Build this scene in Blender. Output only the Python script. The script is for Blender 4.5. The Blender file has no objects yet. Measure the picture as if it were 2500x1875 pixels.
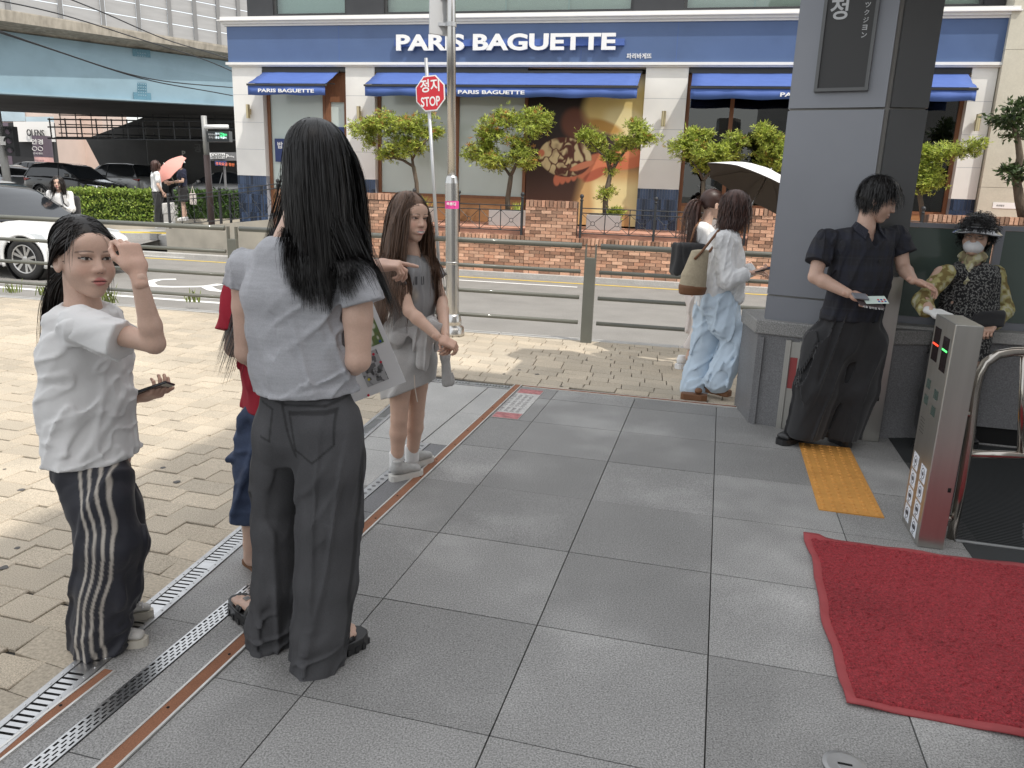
import bpy, bmesh, math, random
import numpy as np
from mathutils import Vector, Matrix
rnd = random.Random(7); nrng = np.random.default_rng(7)
sc = bpy.context.scene; COL = sc.collection
# ------------------------------------------------------------------ camera
F_PX, PITCH, ROLL, CAM_H = 1885.24, .24922, .034153, 1.6      # calibrated on a 2500 px wide frame
fw = np.array([0, math.cos(PITCH), -math.sin(PITCH)]); _r = np.array([1., 0, 0]); _u = np.cross(_r, fw)
CR = math.cos(ROLL)*_r + math.sin(ROLL)*_u; CU = -math.sin(ROLL)*_r + math.cos(ROLL)*_u
CC = np.array([0, 0, CAM_H])
cd = bpy.data.cameras.new('camera'); cam = bpy.data.objects.new('camera', cd); COL.objects.link(cam)
cd.sensor_width = 36; cd.lens = F_PX/2500*36; cd.clip_start = .05; cd.clip_end = 2000
m = Matrix.Identity(4)
for i in range(3):
    m[i][0] = CR[i]; m[i][1] = CU[i]; m[i][2] = -fw[i]; m[i][3] = CC[i]
cam.matrix_world = m; sc.camera = cam
# ------------------------------------------------------------------ axes of the place
A_B, A_T = .215675, .251618
bx = np.array([math.cos(A_B), -math.sin(A_B), 0]); bn = np.array([math.sin(A_B), math.cos(A_B), 0])   # along / away: street and shop
t1 = np.array([math.sin(A_T), math.cos(A_T), 0]); t2 = np.array([math.cos(A_T), -math.sin(A_T), 0])   # station floor
zz = np.array([0, 0, 1.])
# ------------------------------------------------------------------ light
SUN_L = -.56*t2 + .36*t1 - zz                                  # direction the sunlight travels
SUN_L = SUN_L/np.linalg.norm(SUN_L)
w = bpy.data.worlds.new('World'); sc.world = w; w.use_nodes = True
nt = w.node_tree; sky = nt.nodes.new('ShaderNodeTexSky'); sky.sky_type = 'NISHITA'; sky.sun_disc = False
sky.sun_elevation = math.asin(-SUN_L[2]); sky.sun_rotation = math.atan2(-SUN_L[0], -SUN_L[1])
sky.air_density = 1.0; sky.dust_density = 3.0; sky.ozone_density = .6
bg = nt.nodes['Background']; bg.inputs[1].default_value = .15
hz = nt.nodes.new('ShaderNodeMix'); hz.data_type = 'RGBA'; hz.inputs[0].default_value = .62       # even white summer haze over the blue
hz.inputs[7].default_value = (9.2, 9.2, 9.0, 1); nt.links.new(sky.outputs[0], hz.inputs[6]); nt.links.new(hz.outputs[2], bg.inputs[0])
sl = bpy.data.lights.new('sun', 'SUN'); so = bpy.data.objects.new('sun', sl); COL.objects.link(so)
sl.energy = 2.7; sl.angle = math.radians(.6); sl.color = (1, .95, .87)
so.rotation_euler = Vector(SUN_L).to_track_quat('-Z', 'Y').to_euler(); so.location = (5, -5, 20)
vs = sc.view_settings; vs.view_transform = 'Standard'; vs.look = 'None'; vs.gamma = 1; vs.exposure = .28
vs.use_curve_mapping = False
sc.cycles.max_bounces = 8; sc.cycles.transparent_max_bounces = 12
# ------------------------------------------------------------------ measuring helpers
def ray(x, y): return fw + (x-1250)/F_PX*CR - (y-937.5)/F_PX*CU
def at(x, y, Y):                                               # photograph pixel -> point at forward distance Y
    d = ray(x, y); return CC + d*(Y/d[1])
def gnd(x, y, z=0.):                                           # photograph pixel -> point at height z
    d = ray(x, y); return CC + d*((z-CAM_H)/d[2])
KD = 2500/2212
def AT(x, y, Y): return at(x*KD, y*KD, Y)
def GN(x, y, z=0.): return gnd(x*KD, y*KD, z)
def W(s, t, z): return s*bx + t*bn + z*zz                      # street frame
def TL(a, b, z=0.): return a*t1 + b*t2 + z*zz                  # station floor frame (a along t1, b along t2)
def fac(x, y, t):
    d = ray(x, y); p = CC + d*(t/(d@bn)); return p@bx, p[2]
# ------------------------------------------------------------------ materials
def srgb(r, g, b): return tuple(((c/255)/12.92 if c/255 <= .04045 else ((c/255+.055)/1.055)**2.4) for c in (r, g, b))
MATS = {}
def mat(name, col=(.5, .5, .5), rough=.6, metal=0., var=0., vscale=4., bump=0., bscale=60., bdist=.01, speck=0., sscale=150.,
        spec=.5, island=0., objrand=0., vcol=False, sheen=0., sss=0., stretch=None, stain=0., emit=None, alpha=None, coat=0., trans=0., col2=None):
    if name in MATS: return MATS[name]
    M = bpy.data.materials.new(name); M.use_nodes = True; n = M.node_tree.nodes; L = M.node_tree.links
    b = n['Principled BSDF']; b.inputs['Roughness'].default_value = rough; b.inputs['Metallic'].default_value = metal
    b.inputs['Specular IOR Level'].default_value = spec
    if coat: b.inputs['Coat Weight'].default_value = coat; b.inputs['Coat Roughness'].default_value = .05
    if sheen: b.inputs['Sheen Weight'].default_value = sheen
    if sss: b.inputs['Subsurface Weight'].default_value = sss; b.inputs['Subsurface Radius'].default_value = (.012, .005, .003)
    if trans: b.inputs['Transmission Weight'].default_value = trans
    geo = n.new('ShaderNodeNewGeometry'); pos = geo.outputs['Position']
    if stretch is not None:
        mp = n.new('ShaderNodeMapping'); mp.inputs['Scale'].default_value = stretch; L.new(pos, mp.inputs['Vector']); spos = mp.outputs[0]
    else: spos = pos
    cur = None
    rgb = n.new('ShaderNodeRGB'); rgb.outputs[0].default_value = (*col, 1); cur = rgb.outputs[0]
    if vcol:
        at_ = n.new('ShaderNodeAttribute'); at_.attribute_name = 'Col'; cur = at_.outputs['Color']
    def noise(scale, detail=4., vec=None, r=.55):
        t = n.new('ShaderNodeTexNoise'); t.inputs['Scale'].default_value = scale; t.inputs['Detail'].default_value = detail
        t.inputs['Roughness'].default_value = r; L.new(vec or spos, t.inputs['Vector']); return t.outputs[0]
    def modulate(cur, fac_, amt):
        mr = n.new('ShaderNodeMapRange'); mr.inputs[1].default_value = .25; mr.inputs[2].default_value = .75
        mr.inputs[3].default_value = 1-amt; mr.inputs[4].default_value = 1+amt; mr.clamp = False; L.new(fac_, mr.inputs[0])
        mx = n.new('ShaderNodeVectorMath'); mx.operation = 'SCALE'; L.new(cur, mx.inputs[0]); L.new(mr.outputs[0], mx.inputs['Scale']); return mx.outputs[0]
    if col2 is not None:
        c2 = n.new('ShaderNodeRGB'); c2.outputs[0].default_value = (*col2, 1)
        if objrand or island:
            if island: src = geo.outputs['Random Per Island']
            else:
                oi = n.new('ShaderNodeObjectInfo'); src = oi.outputs['Random']
        else: src = noise(vscale*.5, 2.)
        mx = n.new('ShaderNodeMix'); mx.data_type = 'RGBA'; L.new(src, mx.inputs[0]); L.new(cur, mx.inputs[6]); L.new(c2.outputs[0], mx.inputs[7]); cur = mx.outputs[2]
    if var: cur = modulate(cur, noise(vscale), var)
    if speck: cur = modulate(cur, noise(sscale, 2., pos, .7), speck)
    if island or objrand:
        if island: src = geo.outputs['Random Per Island']
        else:
            oi = n.new('ShaderNodeObjectInfo'); src = oi.outputs['Random']
        wn = n.new('ShaderNodeTexWhiteNoise'); wn.noise_dimensions = '1D'; L.new(src, wn.inputs['W'])
        cur = modulate(cur, wn.outputs[0], (island or objrand))
    if stain:
        t = noise(1.1, 3., pos); cr = n.new('ShaderNodeMapRange'); cr.inputs[1].default_value = .5; cr.inputs[2].default_value = .72
        cr.inputs[3].default_value = 1.; cr.inputs[4].default_value = 1-stain; L.new(t, cr.inputs[0])
        mx = n.new('ShaderNodeVectorMath'); mx.operation = 'SCALE'; L.new(cur, mx.inputs[0]); L.new(cr.outputs[0], mx.inputs['Scale']); cur = mx.outputs[0]
    L.new(cur, b.inputs['Base Color'])
    if bump:
        bp = n.new('ShaderNodeBump'); bp.inputs['Strength'].default_value = bump; bp.inputs['Distance'].default_value = bdist
        L.new(noise(bscale, 4.), bp.inputs['Height']); L.new(bp.outputs[0], b.inputs['Normal'])
    if emit:
        b.inputs['Emission Color'].default_value = (*emit[:3], 1); b.inputs['Emission Strength'].default_value = emit[3]
    if alpha is not None: b.inputs['Alpha'].default_value = alpha
    MATS[name] = M; return M
def glass_mat(name, tint=(.8, .85, .85), mirror=.12, clear=.8, rough=.0):
    if name in MATS: return MATS[name]
    M = bpy.data.materials.new(name); M.use_nodes = True; n = M.node_tree.nodes; L = M.node_tree.links
    n.remove(n['Principled BSDF']); out = n['Material Output']
    tr = n.new('ShaderNodeBsdfTransparent'); tr.inputs[0].default_value = (*[c*clear for c in tint], 1)
    gl = n.new('ShaderNodeBsdfGlossy'); gl.inputs['Roughness'].default_value = rough; gl.inputs[0].default_value = (1, 1, 1, 1)
    lw = n.new('ShaderNodeLayerWeight'); lw.inputs[0].default_value = .25
    mr = n.new('ShaderNodeMapRange'); mr.inputs[3].default_value = mirror; mr.inputs[4].default_value = 1.; L.new(lw.outputs['Fresnel'], mr.inputs[0])
    mx = n.new('ShaderNodeMixShader'); L.new(mr.outputs[0], mx.inputs[0]); L.new(tr.outputs[0], mx.inputs[1]); L.new(gl.outputs[0], mx.inputs[2])
    L.new(mx.outputs[0], out.inputs[0]); MATS[name] = M; return M
# ------------------------------------------------------------------ mesh building
ORG = {}
class MB:
    def __init__(s): s.v = []; s.f = []; s.c = []
    def add(s, vs_, fs, col=None):
        o = len(s.v); s.v += [tuple(map(float, p)) for p in vs_]; s.f += [tuple(i+o for i in f) for f in fs]
        if col is not None: s.c += [col]*len(vs_)
        return s
    def box(s, c, sx, sy, sz, ax=None, ay=None, az=None, col=None):   # centre, full sizes, axes
        ax = np.array([1., 0, 0]) if ax is None else np.asarray(ax); ay = np.array([0, 1., 0]) if ay is None else np.asarray(ay)
        az = zz if az is None else np.asarray(az); c = np.asarray(c)
        vs_ = [c + i*sx/2*ax + j*sy/2*ay + k*sz/2*az for k in (-1, 1) for j in (-1, 1) for i in (-1, 1)]
        return s.add(vs_, [(0, 2, 3, 1), (4, 5, 7, 6), (0, 1, 5, 4), (1, 3, 7, 5), (3, 2, 6, 7), (2, 0, 4, 6)], col)
    def wbox(s, s0, s1, ta, tb, z0, z1, col=None):                    # box in the street frame
        return s.box(W((s0+s1)/2, (ta+tb)/2, (z0+z1)/2), abs(s1-s0), abs(tb-ta), abs(z1-z0), bx, bn, zz, col)
    def tbox(s, a0, a1, b0, b1, z0, z1, col=None):                    # box in the floor frame
        return s.box(TL((a0+a1)/2, (b0+b1)/2, (z0+z1)/2), abs(b1-b0), abs(a1-a0), abs(z1-z0), t2, t1, zz, col)
    def quad(s, a, b, c, d, col=None): return s.add([a, b, c, d], [(0, 1, 2, 3)], col)
    def prism(s, poly, off, col=None):                                # polygon (3D points) pushed along off
        n = len(poly); off = np.asarray(off); a = [np.asarray(p) for p in poly]
        return s.add(a+[p+off for p in a], [tuple(range(n))[::-1], tuple(range(n, 2*n))]+[(i, (i+1) % n, (i+1) % n+n, i+n) for i in range(n)], col)
    def tube(s, pts, r, n=8, cap=True, flat=None, col=None):
        pts = [np.asarray(p, float) for p in pts]; m_ = len(pts); r = [r]*m_ if np.isscalar(r) else r
        up = None; vs_ = []
        for i, p in enumerate(pts):
            d = pts[min(i+1, m_-1)]-pts[max(i-1, 0)]; d = d/(np.linalg.norm(d)+1e-9)
            if up is None:
                up = np.cross(d, [0, 0, 1.]);
                if np.linalg.norm(up) < .1: up = np.cross(d, [1., 0, 0])
            up = up - d*(up@d); up /= np.linalg.norm(up)+1e-9; sd = np.cross(d, up)
            for k in range(n):
                a = 2*math.pi*k/n; vs_.append(p + r[i]*(math.cos(a)*up + math.sin(a)*sd))
        fs = [(i*n+k, i*n+(k+1) % n, (i+1)*n+(k+1) % n, (i+1)*n+k) for i in range(m_-1) for k in range(n)]
        if cap: fs += [tuple(range(n))[::-1], tuple(range((m_-1)*n, m_*n))]
        return s.add(vs_, fs, col)
    def lathe(s, c, prof, n=16, ax=None, col=None, a0=0, a1=2*math.pi):          # profile [(r, h)] about axis through c
        c = np.asarray(c, float); az = zz if ax is None else np.asarray(ax)/np.linalg.norm(ax)
        x = np.cross(az, [0, 1., 0]);
        if np.linalg.norm(x) < .1: x = np.cross(az, [1., 0, 0])
        x /= np.linalg.norm(x); y = np.cross(az, x); vs_ = []
        for r, h in prof:
            for k in range(n):
                a = 2*math.pi*k/n; vs_.append(c + h*az + r*(math.cos(a)*x + math.sin(a)*y))
        m_ = len(prof); fs = [(i*n+k, i*n+(k+1) % n, (i+1)*n+(k+1) % n, (i+1)*n+k) for i in range(m_-1) for k in range(n)]
        fs += [tuple(range(n))[::-1], tuple(range((m_-1)*n, m_*n))]
        return s.add(vs_, fs, col)
    def build(s, name, m_, parent=None, smooth=False, bevel=0., attr=None): return mesh_obj(name, s.v, s.f, m_, parent, smooth, s.c if len(s.c) == len(s.v) and s.c else None, bevel)
def mesh_obj(name, v, f, m_, parent=None, smooth=False, cols=None, bevel=0.):
    v = np.asarray(v, float).reshape(-1, 3); o = ORG.get(parent.name, np.zeros(3)) if parent else np.zeros(3)
    me = bpy.data.meshes.new(name); me.from_pydata((v-o).tolist(), [], f if isinstance(f, list) else f.tolist())
    if m_ is not None: me.materials.append(MATS[m_] if isinstance(m_, str) else m_)
    if smooth: me.polygons.foreach_set('use_smooth', [True]*len(me.polygons))
    if cols is not None:
        ca = me.attributes.new('Col', 'FLOAT_COLOR', 'POINT'); c4 = np.ones((len(v), 4), np.float32); c4[:, :3] = np.asarray(cols)[:, :3]; ca.data.foreach_set('color', c4.ravel())
    ob = bpy.data.objects.new(name, me); COL.objects.link(ob); ORG[ob.name] = o
    if parent: ob.parent = parent
    if bevel:
        bv = ob.modifiers.new('bevel', 'BEVEL'); bv.width = bevel; bv.segments = 2; bv.limit_method = 'ANGLE'; bv.angle_limit = .6
    return ob
def thing(name, loc, label, cat, group=None):
    e = bpy.data.objects.new(name, None); COL.objects.link(e); e.location = [float(c) for c in loc]; e.empty_display_size = .1
    ORG[e.name] = np.asarray(loc, float); return tag(e, label, cat, group)
def tag(o, label, cat, group=None, kind=None):
    if label: o['label'] = label
    if cat: o['category'] = cat
    if group: o['group'] = group
    if kind: o['kind'] = kind
    return o
def struct(o, label=None, cat=None): o['kind'] = 'structure'; return tag(o, label, cat)
def inst(src, parent, M):                                       # linked copy of a piece with its own matrix (relative to the world)
    c = src.copy(); COL.objects.link(c); o = ORG.get(parent.name, np.zeros(3)) if parent else np.zeros(3)
    c.parent = parent; M = M.copy(); M.translation = M.translation - Vector(o); c.matrix_basis = M; return c
def proto(b, name, m_, parent, M, **kw):                       # piece meshed about its own origin, placed by a world matrix
    c = b.build(name, m_, None, **kw); c.parent = parent; o = ORG.get(parent.name, np.zeros(3)) if parent else np.zeros(3)
    M = M.copy(); M.translation = M.translation - Vector(o); c.matrix_basis = M; return c
def frame(p, ax, ay, az=zz):
    M = Matrix.Identity(4)
    for i in range(3): M[i][0] = ax[i]; M[i][1] = ay[i]; M[i][2] = az[i]; M[i][3] = p[i]
    return M
_tc = {}
def text_geo(s, size=1., extrude=0., offset=0., align='LEFT', space=1.):
    key = (s, size, extrude, offset, align, space)
    if key in _tc: return _tc[key]
    cu = bpy.data.curves.new('t', 'FONT'); cu.body = s; cu.size = size; cu.extrude = extrude; cu.offset = offset; cu.align_x = align; cu.space_character = space
    cu.resolution_u = 4
    o = bpy.data.objects.new('t', cu); me = o.to_mesh(); v = np.array([x.co[:] for x in me.vertices]).reshape(-1, 3); f = [tuple(p.vertices) for p in me.polygons]
    o.to_mesh_clear(); bpy.data.objects.remove(o); bpy.data.curves.remove(cu); _tc[key] = (v, f); return v, f
def text(name, s, p, right, up, h, m_, parent, extrude=.001, offset=0., width=None, align='LEFT', fit=True, space=1., split=False):
    """lettering: lower left (or centre) at p, cap height h, optional overall width"""
    v, f = text_geo(s, 1., 0 if extrude == 0 else 1., offset, align, space)
    if len(v) == 0: return None
    lo = v.min(0); hi = v.max(0); sy = h/(hi[1]-lo[1]); sx = sy if width is None else width/(hi[0]-lo[0])
    right = np.asarray(right, float); up = np.asarray(up, float); nrm = np.cross(right, up)
    cx = (lo[0]+hi[0])/2 if align == 'CENTER' else lo[0]
    q = np.asarray(p) + np.outer((v[:, 0]-cx)*sx, right) + np.outer((v[:, 1]-lo[1])*sy, up) + np.outer((v[:, 2]+1)*.5*extrude if extrude else v[:, 2]*0, nrm)
    if not split: return mesh_obj(name, q, f, m_, parent)
    par = list(range(len(q)))
    def fd(i):
        while par[i] != i: par[i] = par[par[i]]; i = par[i]
        return i
    for fc in f:
        for k in fc[1:]: par[fd(k)] = fd(fc[0])
    gr = {}
    for fc in f: gr.setdefault(fd(fc[0]), []).append(fc)
    for fl in sorted(gr.values(), key=lambda fl: v[fl[0][0]][0]):
        ids = sorted({i for fc in fl for i in fc}); mp = {i: k for k, i in enumerate(ids)}
        mesh_obj(name, q[ids], [tuple(mp[i] for i in fc) for fc in fl], m_, parent)
# ================================================================== ground, floor, pavement, road
mat('earth', srgb(120, 118, 112), .95, var=.15, vscale=.5)
mat('asphalt', (.235, .225, .210), .9, var=.12, vscale=2., speck=.35, sscale=90, bump=.3, bscale=150, bdist=.004)
mat('granite', (.262, .258, .250), .6, var=.10, vscale=2.2, speck=.70, sscale=170, objrand=.06, stain=-.40)
mat('granite_dark', (.17, .17, .175), .5, var=.10, vscale=3, speck=.4, sscale=120)
mat('granite_light', (.40, .395, .38), .6, var=.12, vscale=3, speck=.3, sscale=110)
mat('joint', (.05, .048, .045), .95)
mat('paver', (.48, .41, .315), .85, var=.14, vscale=1.3, speck=.50, sscale=200, objrand=.05, bump=.2, bscale=220, bdist=.003, col2=(.43, .375, .295))
mat('paver_far', (.48, .41, .315), .85, var=.14, vscale=1.3, speck=.30, sscale=80, island=.05, col2=(.43, .375, .295))
mat('kerbstone', (.42, .41, .39), .75, var=.12, vscale=4, speck=.25, sscale=80)
mat('paint_white', (.74, .74, .72), .7, var=.10, vscale=6, speck=.12, sscale=60)
mat('paint_yellow', (.70, .50, .06), .7, var=.12, vscale=6, speck=.12, sscale=60)
mat('steel', (.62, .62, .62), .32, 1., var=.10, vscale=8, bump=.05, bscale=90, bdist=.002)
mat('steel_worn', (.55, .55, .55), .42, 1., var=.18, vscale=10)
mat('alu_edge', (.72, .71, .68), .45, .6, var=.1, vscale=20)
mat('strip_brown', (.26, .115, .062), .85, var=.12, vscale=15, speck=.3, sscale=220, bump=.3, bscale=260, bdist=.002)
mat('black_gap', (.008, .008, .008), .95)
mat('tactile', (.58, .275, .06), .7, var=.12, vscale=7, speck=.1)

G = MB(); G.quad((-400, -400, -.35), (400, -400, -.35), (400, 600, -.35), (-400, 600, -.35)); struct(G.build('ground', 'earth'))
ROAD_Z = -.10
rd = MB(); rd.quad(W(-60, 8.45, ROAD_Z), W(60, 8.45, ROAD_Z), W(60, 14.75, ROAD_Z), W(-60, 14.75, ROAD_Z))
rd.quad(W(-60, 14.75, ROAD_Z), W(-13.0, 14.75, ROAD_Z), W(-26, 60, ROAD_Z+.0), W(-60, 60, ROAD_Z))
road = struct(rd.build('road', 'asphalt'))
def gs(x, y, z):
    p = gnd(x, y, z); return p@bx, p@bn
def line(name, s0, s1, ta, tb, m_, dz=.004):
    b = MB(); b.quad(W(s0, ta, ROAD_Z+dz), W(s1, ta, ROAD_Z+dz), W(s1, tb, ROAD_Z+dz), W(s0, tb, ROAD_Z+dz)); return b.build(name, m_, road)
line('edge_line', -60, 60, 14.28, 14.38, 'paint_yellow'); line('edge_line', -4.95, 60, 8.62, 8.71, 'paint_yellow')
s0, ta = gs(1102, 683, ROAD_Z); s1, tb = gs(1410, 701, ROAD_Z); line('lane_dash', s0, s1, ta-.05, ta+.06, 'paint_white'); line('lane_dash', s1+4, s1+8, ta-.05, ta+.06, 'paint_white')
s0, ta = gs(296, 657, ROAD_Z); line('centre_line', -40, s0+2.4, ta-.02, ta+.10, 'paint_yellow')
s0, ta = gs(287, 712, ROAD_Z); line('edge_line', -40, s0+2.6, ta-.06, ta+.07, 'paint_white'); line('edge_line', -40, s0+2.6, ta-.42, ta-.29, 'paint_white')
s0, ta = gs(345, 620, ROAD_Z); line('crossing_bar', s0-.3, s0+1.3, ta-.35, ta+.35, 'paint_white')
# painted road symbol (curved strokes of a lane word)
sy = MB()
def stroke(pts, w_):
    P = [np.array([*gs(x, y, ROAD_Z)]) for x, y in pts]; Q = []
    for i in range(len(P)-1):
        for t in np.linspace(0, 1, 6)[:-1 if i < len(P)-2 else None]: Q.append(P[i]*(1-t)+P[i+1]*t)
    for k in range(2): Q = [Q[0]]+[(Q[i-1]+2*Q[i]+Q[i+1])/4 for i in range(1, len(Q)-1)]+[Q[-1]]
    L_, R_ = [], []
    for i in range(len(Q)):
        d = Q[min(i+1, len(Q)-1)]-Q[max(i-1, 0)]; d /= np.linalg.norm(d); n_ = np.array([-d[1], d[0]]); L_.append(Q[i]+n_*w_/2); R_.append(Q[i]-n_*w_/2)
    for i in range(len(Q)-1): sy.quad(W(*R_[i], ROAD_Z+.004), W(*R_[i+1], ROAD_Z+.004), W(*L_[i+1], ROAD_Z+.004), W(*L_[i], ROAD_Z+.004))
stroke([(430, 682), (385, 683), (362, 690), (372, 699), (420, 701), (500, 700), (540, 694)], .17)
stroke([(505, 701), (520, 709), (560, 713), (640, 716), (700, 712)], .17)
sy.build('lane_symbol', 'paint_white', road)
for k in range(5):
    s0, ta = gs(1838+4*k, 765+17*k, ROAD_Z); line('arrow_bar', s0, s0+.7, ta-.08, ta+.1, 'paint_white')
# ---- near pavement: bedding, kerb, paving blocks
bed = MB(); bed.quad(W(-60, -8, -.016), W(60, -8, -.016), W(60, 8.3, -.016), W(-60, 8.3, -.016)); pavement = struct(bed.build('pavement', 'joint'))
kb = None
for i in range(34):
    s = -22+i*1.0
    if kb is None:
        kb_ = MB(); kb_.box((0, 0, 0), .99, .16, .16); kb = kb_.build('kerb_stone', 'kerbstone', pavement, bevel=.012); kb.matrix_basis = frame(W(s+.5, 8.375, -.082), bx, bn)
    else: inst(kb, pavement, frame(W(s+.5, 8.375, -.082), bx, bn))
pu = t2 - .10*t1; pv = t1 - .09*t2                              # block rows / joints
def in_floor(p):                                                # inside the station floor (granite side of the drain)?
    a, b = p@t1, p@t2; return b > -1.80-.089*a - .01 and a < 6.13
def block_mesh(L_, Wd, g_=.0065, ch=.0035, h=.015):
    x, y = L_/2-g_/2, Wd/2-g_/2; v = []
    for (dx, z) in ((0, -h), (0, -ch), (ch, 0)):
        v += [(-x+dx, -y+dx, z), (x-dx, -y+dx, z), (x-dx, y-dx, z), (-x+dx, y-dx, z)]
    f = [(8, 9, 10, 11)]
    for r in (0, 4): f += [(r+i, r+(i+1) % 4, r+4+(i+1) % 4, r+4+i) for i in range(4)]
    return v, f
RW = .155; blocks = []; cutb = []
def clip(poly, fn):                                            # keep the part where fn >= 0 (fn linear)
    out = []
    for i in range(len(poly)):
        p, q = poly[i], poly[(i+1) % len(poly)]; a, b_ = fn(p), fn(q)
        if a >= 0: out.append(p)
        if (a >= 0) != (b_ >= 0): out.append(p+(q-p)*(a/(a-b_)))
    return out
for r in range(-14, 66):
    xx = -9.6 - rnd.random()*.3
    while xx < 5.5:
        L_ = .275 if rnd.random() < .55 else .19
        c = pv*(r*RW) + pu*(xx+L_/2); q = (c-CC); dp = q@fw; xx += L_
        if dp < .5 or c@bn > 8.36: continue
        px = 1250+F_PX*(q@CR)/dp; py = 937.5-F_PX*(q@CU)/dp
        if not (-150 < px < 2650 and -100 < py < 2000): continue
        cs = [c + i*(L_/2)*pu + j*(RW/2)*pv for i, j in ((-1, -1), (1, -1), (1, 1), (-1, 1))]
        fl_d = lambda p: (-1.80-.089*(p@t1)-.003)-(p@t2); fl_a = lambda p: (p@t1)-6.09; fl_k = lambda p: 8.29-(p@bn)
        if all(fl_k(p) >= 0 for p in cs) and (all(fl_d(p) >= 0 for p in cs) or all(fl_a(p) >= 0 for p in cs)): blocks.append((dp, c, L_)); continue
        for poly in ([clip(cs, fl_d)] if (c@t1) < 6.09 else [clip(cs, fl_a)]):
            poly = clip(poly, fl_k) if len(poly) > 2 else poly
            if len(poly) > 2: cutb.append((dp, poly))
blocks.sort(key=lambda t: t[0])
bproto = {}
for L_ in (.275, .19):
    v, f = block_mesh(L_, RW); bproto[L_] = (v, f)
first = {}
rest = MB()
for i, (dp, c, L_) in enumerate(blocks):
    dz = rnd.uniform(-.0025, .001); tilt = rnd.uniform(-.006, .006); az = zz+tilt*pu
    if i < 290:
        M = frame(c+dz*zz, pu, pv, az)
        if L_ not in first:
            o = mesh_obj('paving_block', bproto[L_][0], bproto[L_][1], 'paver', pavement); o.matrix_basis = M; first[L_] = o
        else: inst(first[L_], pavement, M)
    else:
        v, f = bproto[L_]; rest.add([c + x*pu + y*pv + (z+dz)*zz for x, y, z in v], f)
for dp, poly in cutb:
    c = sum(poly)/len(poly); rest.prism([c+(p-c)*.975-.015*zz for p in poly], .0145*zz)
o = rest.build('paving_blocks', 'paver_far', pavement); o['kind'] = 'stuff'
# gum spots on the blocks
mat('gum', (.11, .105, .10), .9)
for k in range(26):
    p = gnd(rnd.uniform(0, 560), rnd.uniform(800, 1500)) if k < 14 else gnd(rnd.uniform(1130, 1800), rnd.uniform(870, 960))
    if in_floor(p): continue
    b = MB(); r = rnd.uniform(.010, .022); b.prism([p+.0012*zz+(r*rnd.uniform(.75, 1.2))*np.array([math.cos(a), math.sin(a), 0]) for a in np.linspace(0, 2*math.pi, 11)[:-1]], .0012*zz); b.build('gum_spot', 'gum', pavement)
# ---- station floor: bedding, granite tiles, strips, drains
fb = MB(); fb.add([TL(-3, -1.80-.089*-3, -.012), TL(-3, 5, -.012), TL(6.02, 5, -.012), TL(6.02, -1.80-.089*6.02, -.012)], [(0, 1, 2, 3)]); floor = struct(fb.build('station_floor', 'joint'))
def drain_l(a): return -1.80-.089*a
def tile(a0, a1, b0, b1, m_='granite', g_=.005, left=None):
    """granite slab between floor coordinates; left: left edge follows a function"""
    z1 = rnd.uniform(-.0012, .0012); b = MB(); g_ /= 2
    l0 = left(a0)+g_ if left else b0+g_; l1 = left(a1)+g_ if left else b0+g_
    base = [TL(a0+g_, l0, -.014), TL(a0+g_, b1-g_, -.014), TL(a1-g_, b1-g_, -.014), TL(a1-g_, l1, -.014)]
    b.prism(base, (.014+z1)*zz); return b.build('floor_tile', m_, floor)
AL = [2.555+.636*k for k in range(-9, 6)] + [6.02]
BL = [-1.472, -1.155, -.527, .103, .733, 1.363, 1.99, 2.62, 3.25]
for j in range(len(BL)-1):
    for i in range(len(AL)-1):
        a0, a1 = AL[i], AL[i+1]
        if a1-a0 < .08: continue
        if BL[j] > 1.2 and a0 > 3.0 and a0 < 5.7: continue           # rubber grating lies here
        p = TL((a0+a1)/2, (BL[j]+BL[j+1])/2); d = (p-CC)@fw
        if d < .3: continue
        tile(a0, a1, BL[j], BL[j+1])
B2 = [-.6, .35, 1.25, 2.17, 3.05, 3.62, 4.17, 4.40, 5.13, 5.9]
for i in range(len(B2)-1):
    tile(B2[i], B2[i+1], None, -1.72, 'granite_light' if i > 4 else 'granite', left=lambda a: drain_l(a)+.105)
for i, a0 in enumerate([-.6, .7, 1.5, 2.45, 3.3, 3.9]):
    a1 = [.7, 1.5, 2.45, 3.3, 3.9, 4.4][i]; tile(a0, a1, -1.655, -1.538, 'granite_dark' if i > 2 else 'granite')
for i, a0 in enumerate([4.4, 5.13]): tile(a0, [5.13, 5.9][i], -1.715, -1.538, 'granite_light')
# brown anti-slip strips between light metal edges
def strip(name, a0, a1, b0, b1, along, label, bolts=0):
    t = thing(name, TL(a0, b0), label, 'floor strip'); b = MB()
    e = .008
    if along == 'a':
        b.tbox(a0, a1, b0, b0+e, -.01, .007); b.tbox(a0, a1, b1-e, b1, -.01, .007); b.build('metal_edge', 'alu_edge', t)
        b = MB(); b.tbox(a0+.002, a1-.002, b0+e+.0005, b1-e-.0005, -.01, .005); b.build('insert', 'strip_brown', t)
    else:
        b.tbox(a0, a0+e, b0, b1, -.01, .007); b.tbox(a1-e, a1, b0, b1, -.01, .007); b.build('metal_edge', 'alu_edge', t)
        b = MB(); b.tbox(a0+e+.0005, a1-e-.0005, b0+.002, b1-.002, -.01, .005); b.build('insert', 'strip_brown', t)
    for k in range(bolts):
        a = a0+(k+.5)*(a1-a0)/bolts; b = MB(); b.lathe(TL(a, (b0+b1)/2+.006*(-1)**k, .004), [(.005, 0), (.005, .0025), (.002, .003)], 8); b.build('screw', 'black_gap', t)
    return t
strip('floor_strip', -.5, 6.07, -1.537, -1.473, 'a', 'long rust brown floor strip with white metal edges running under the sandals', 22)
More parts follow.
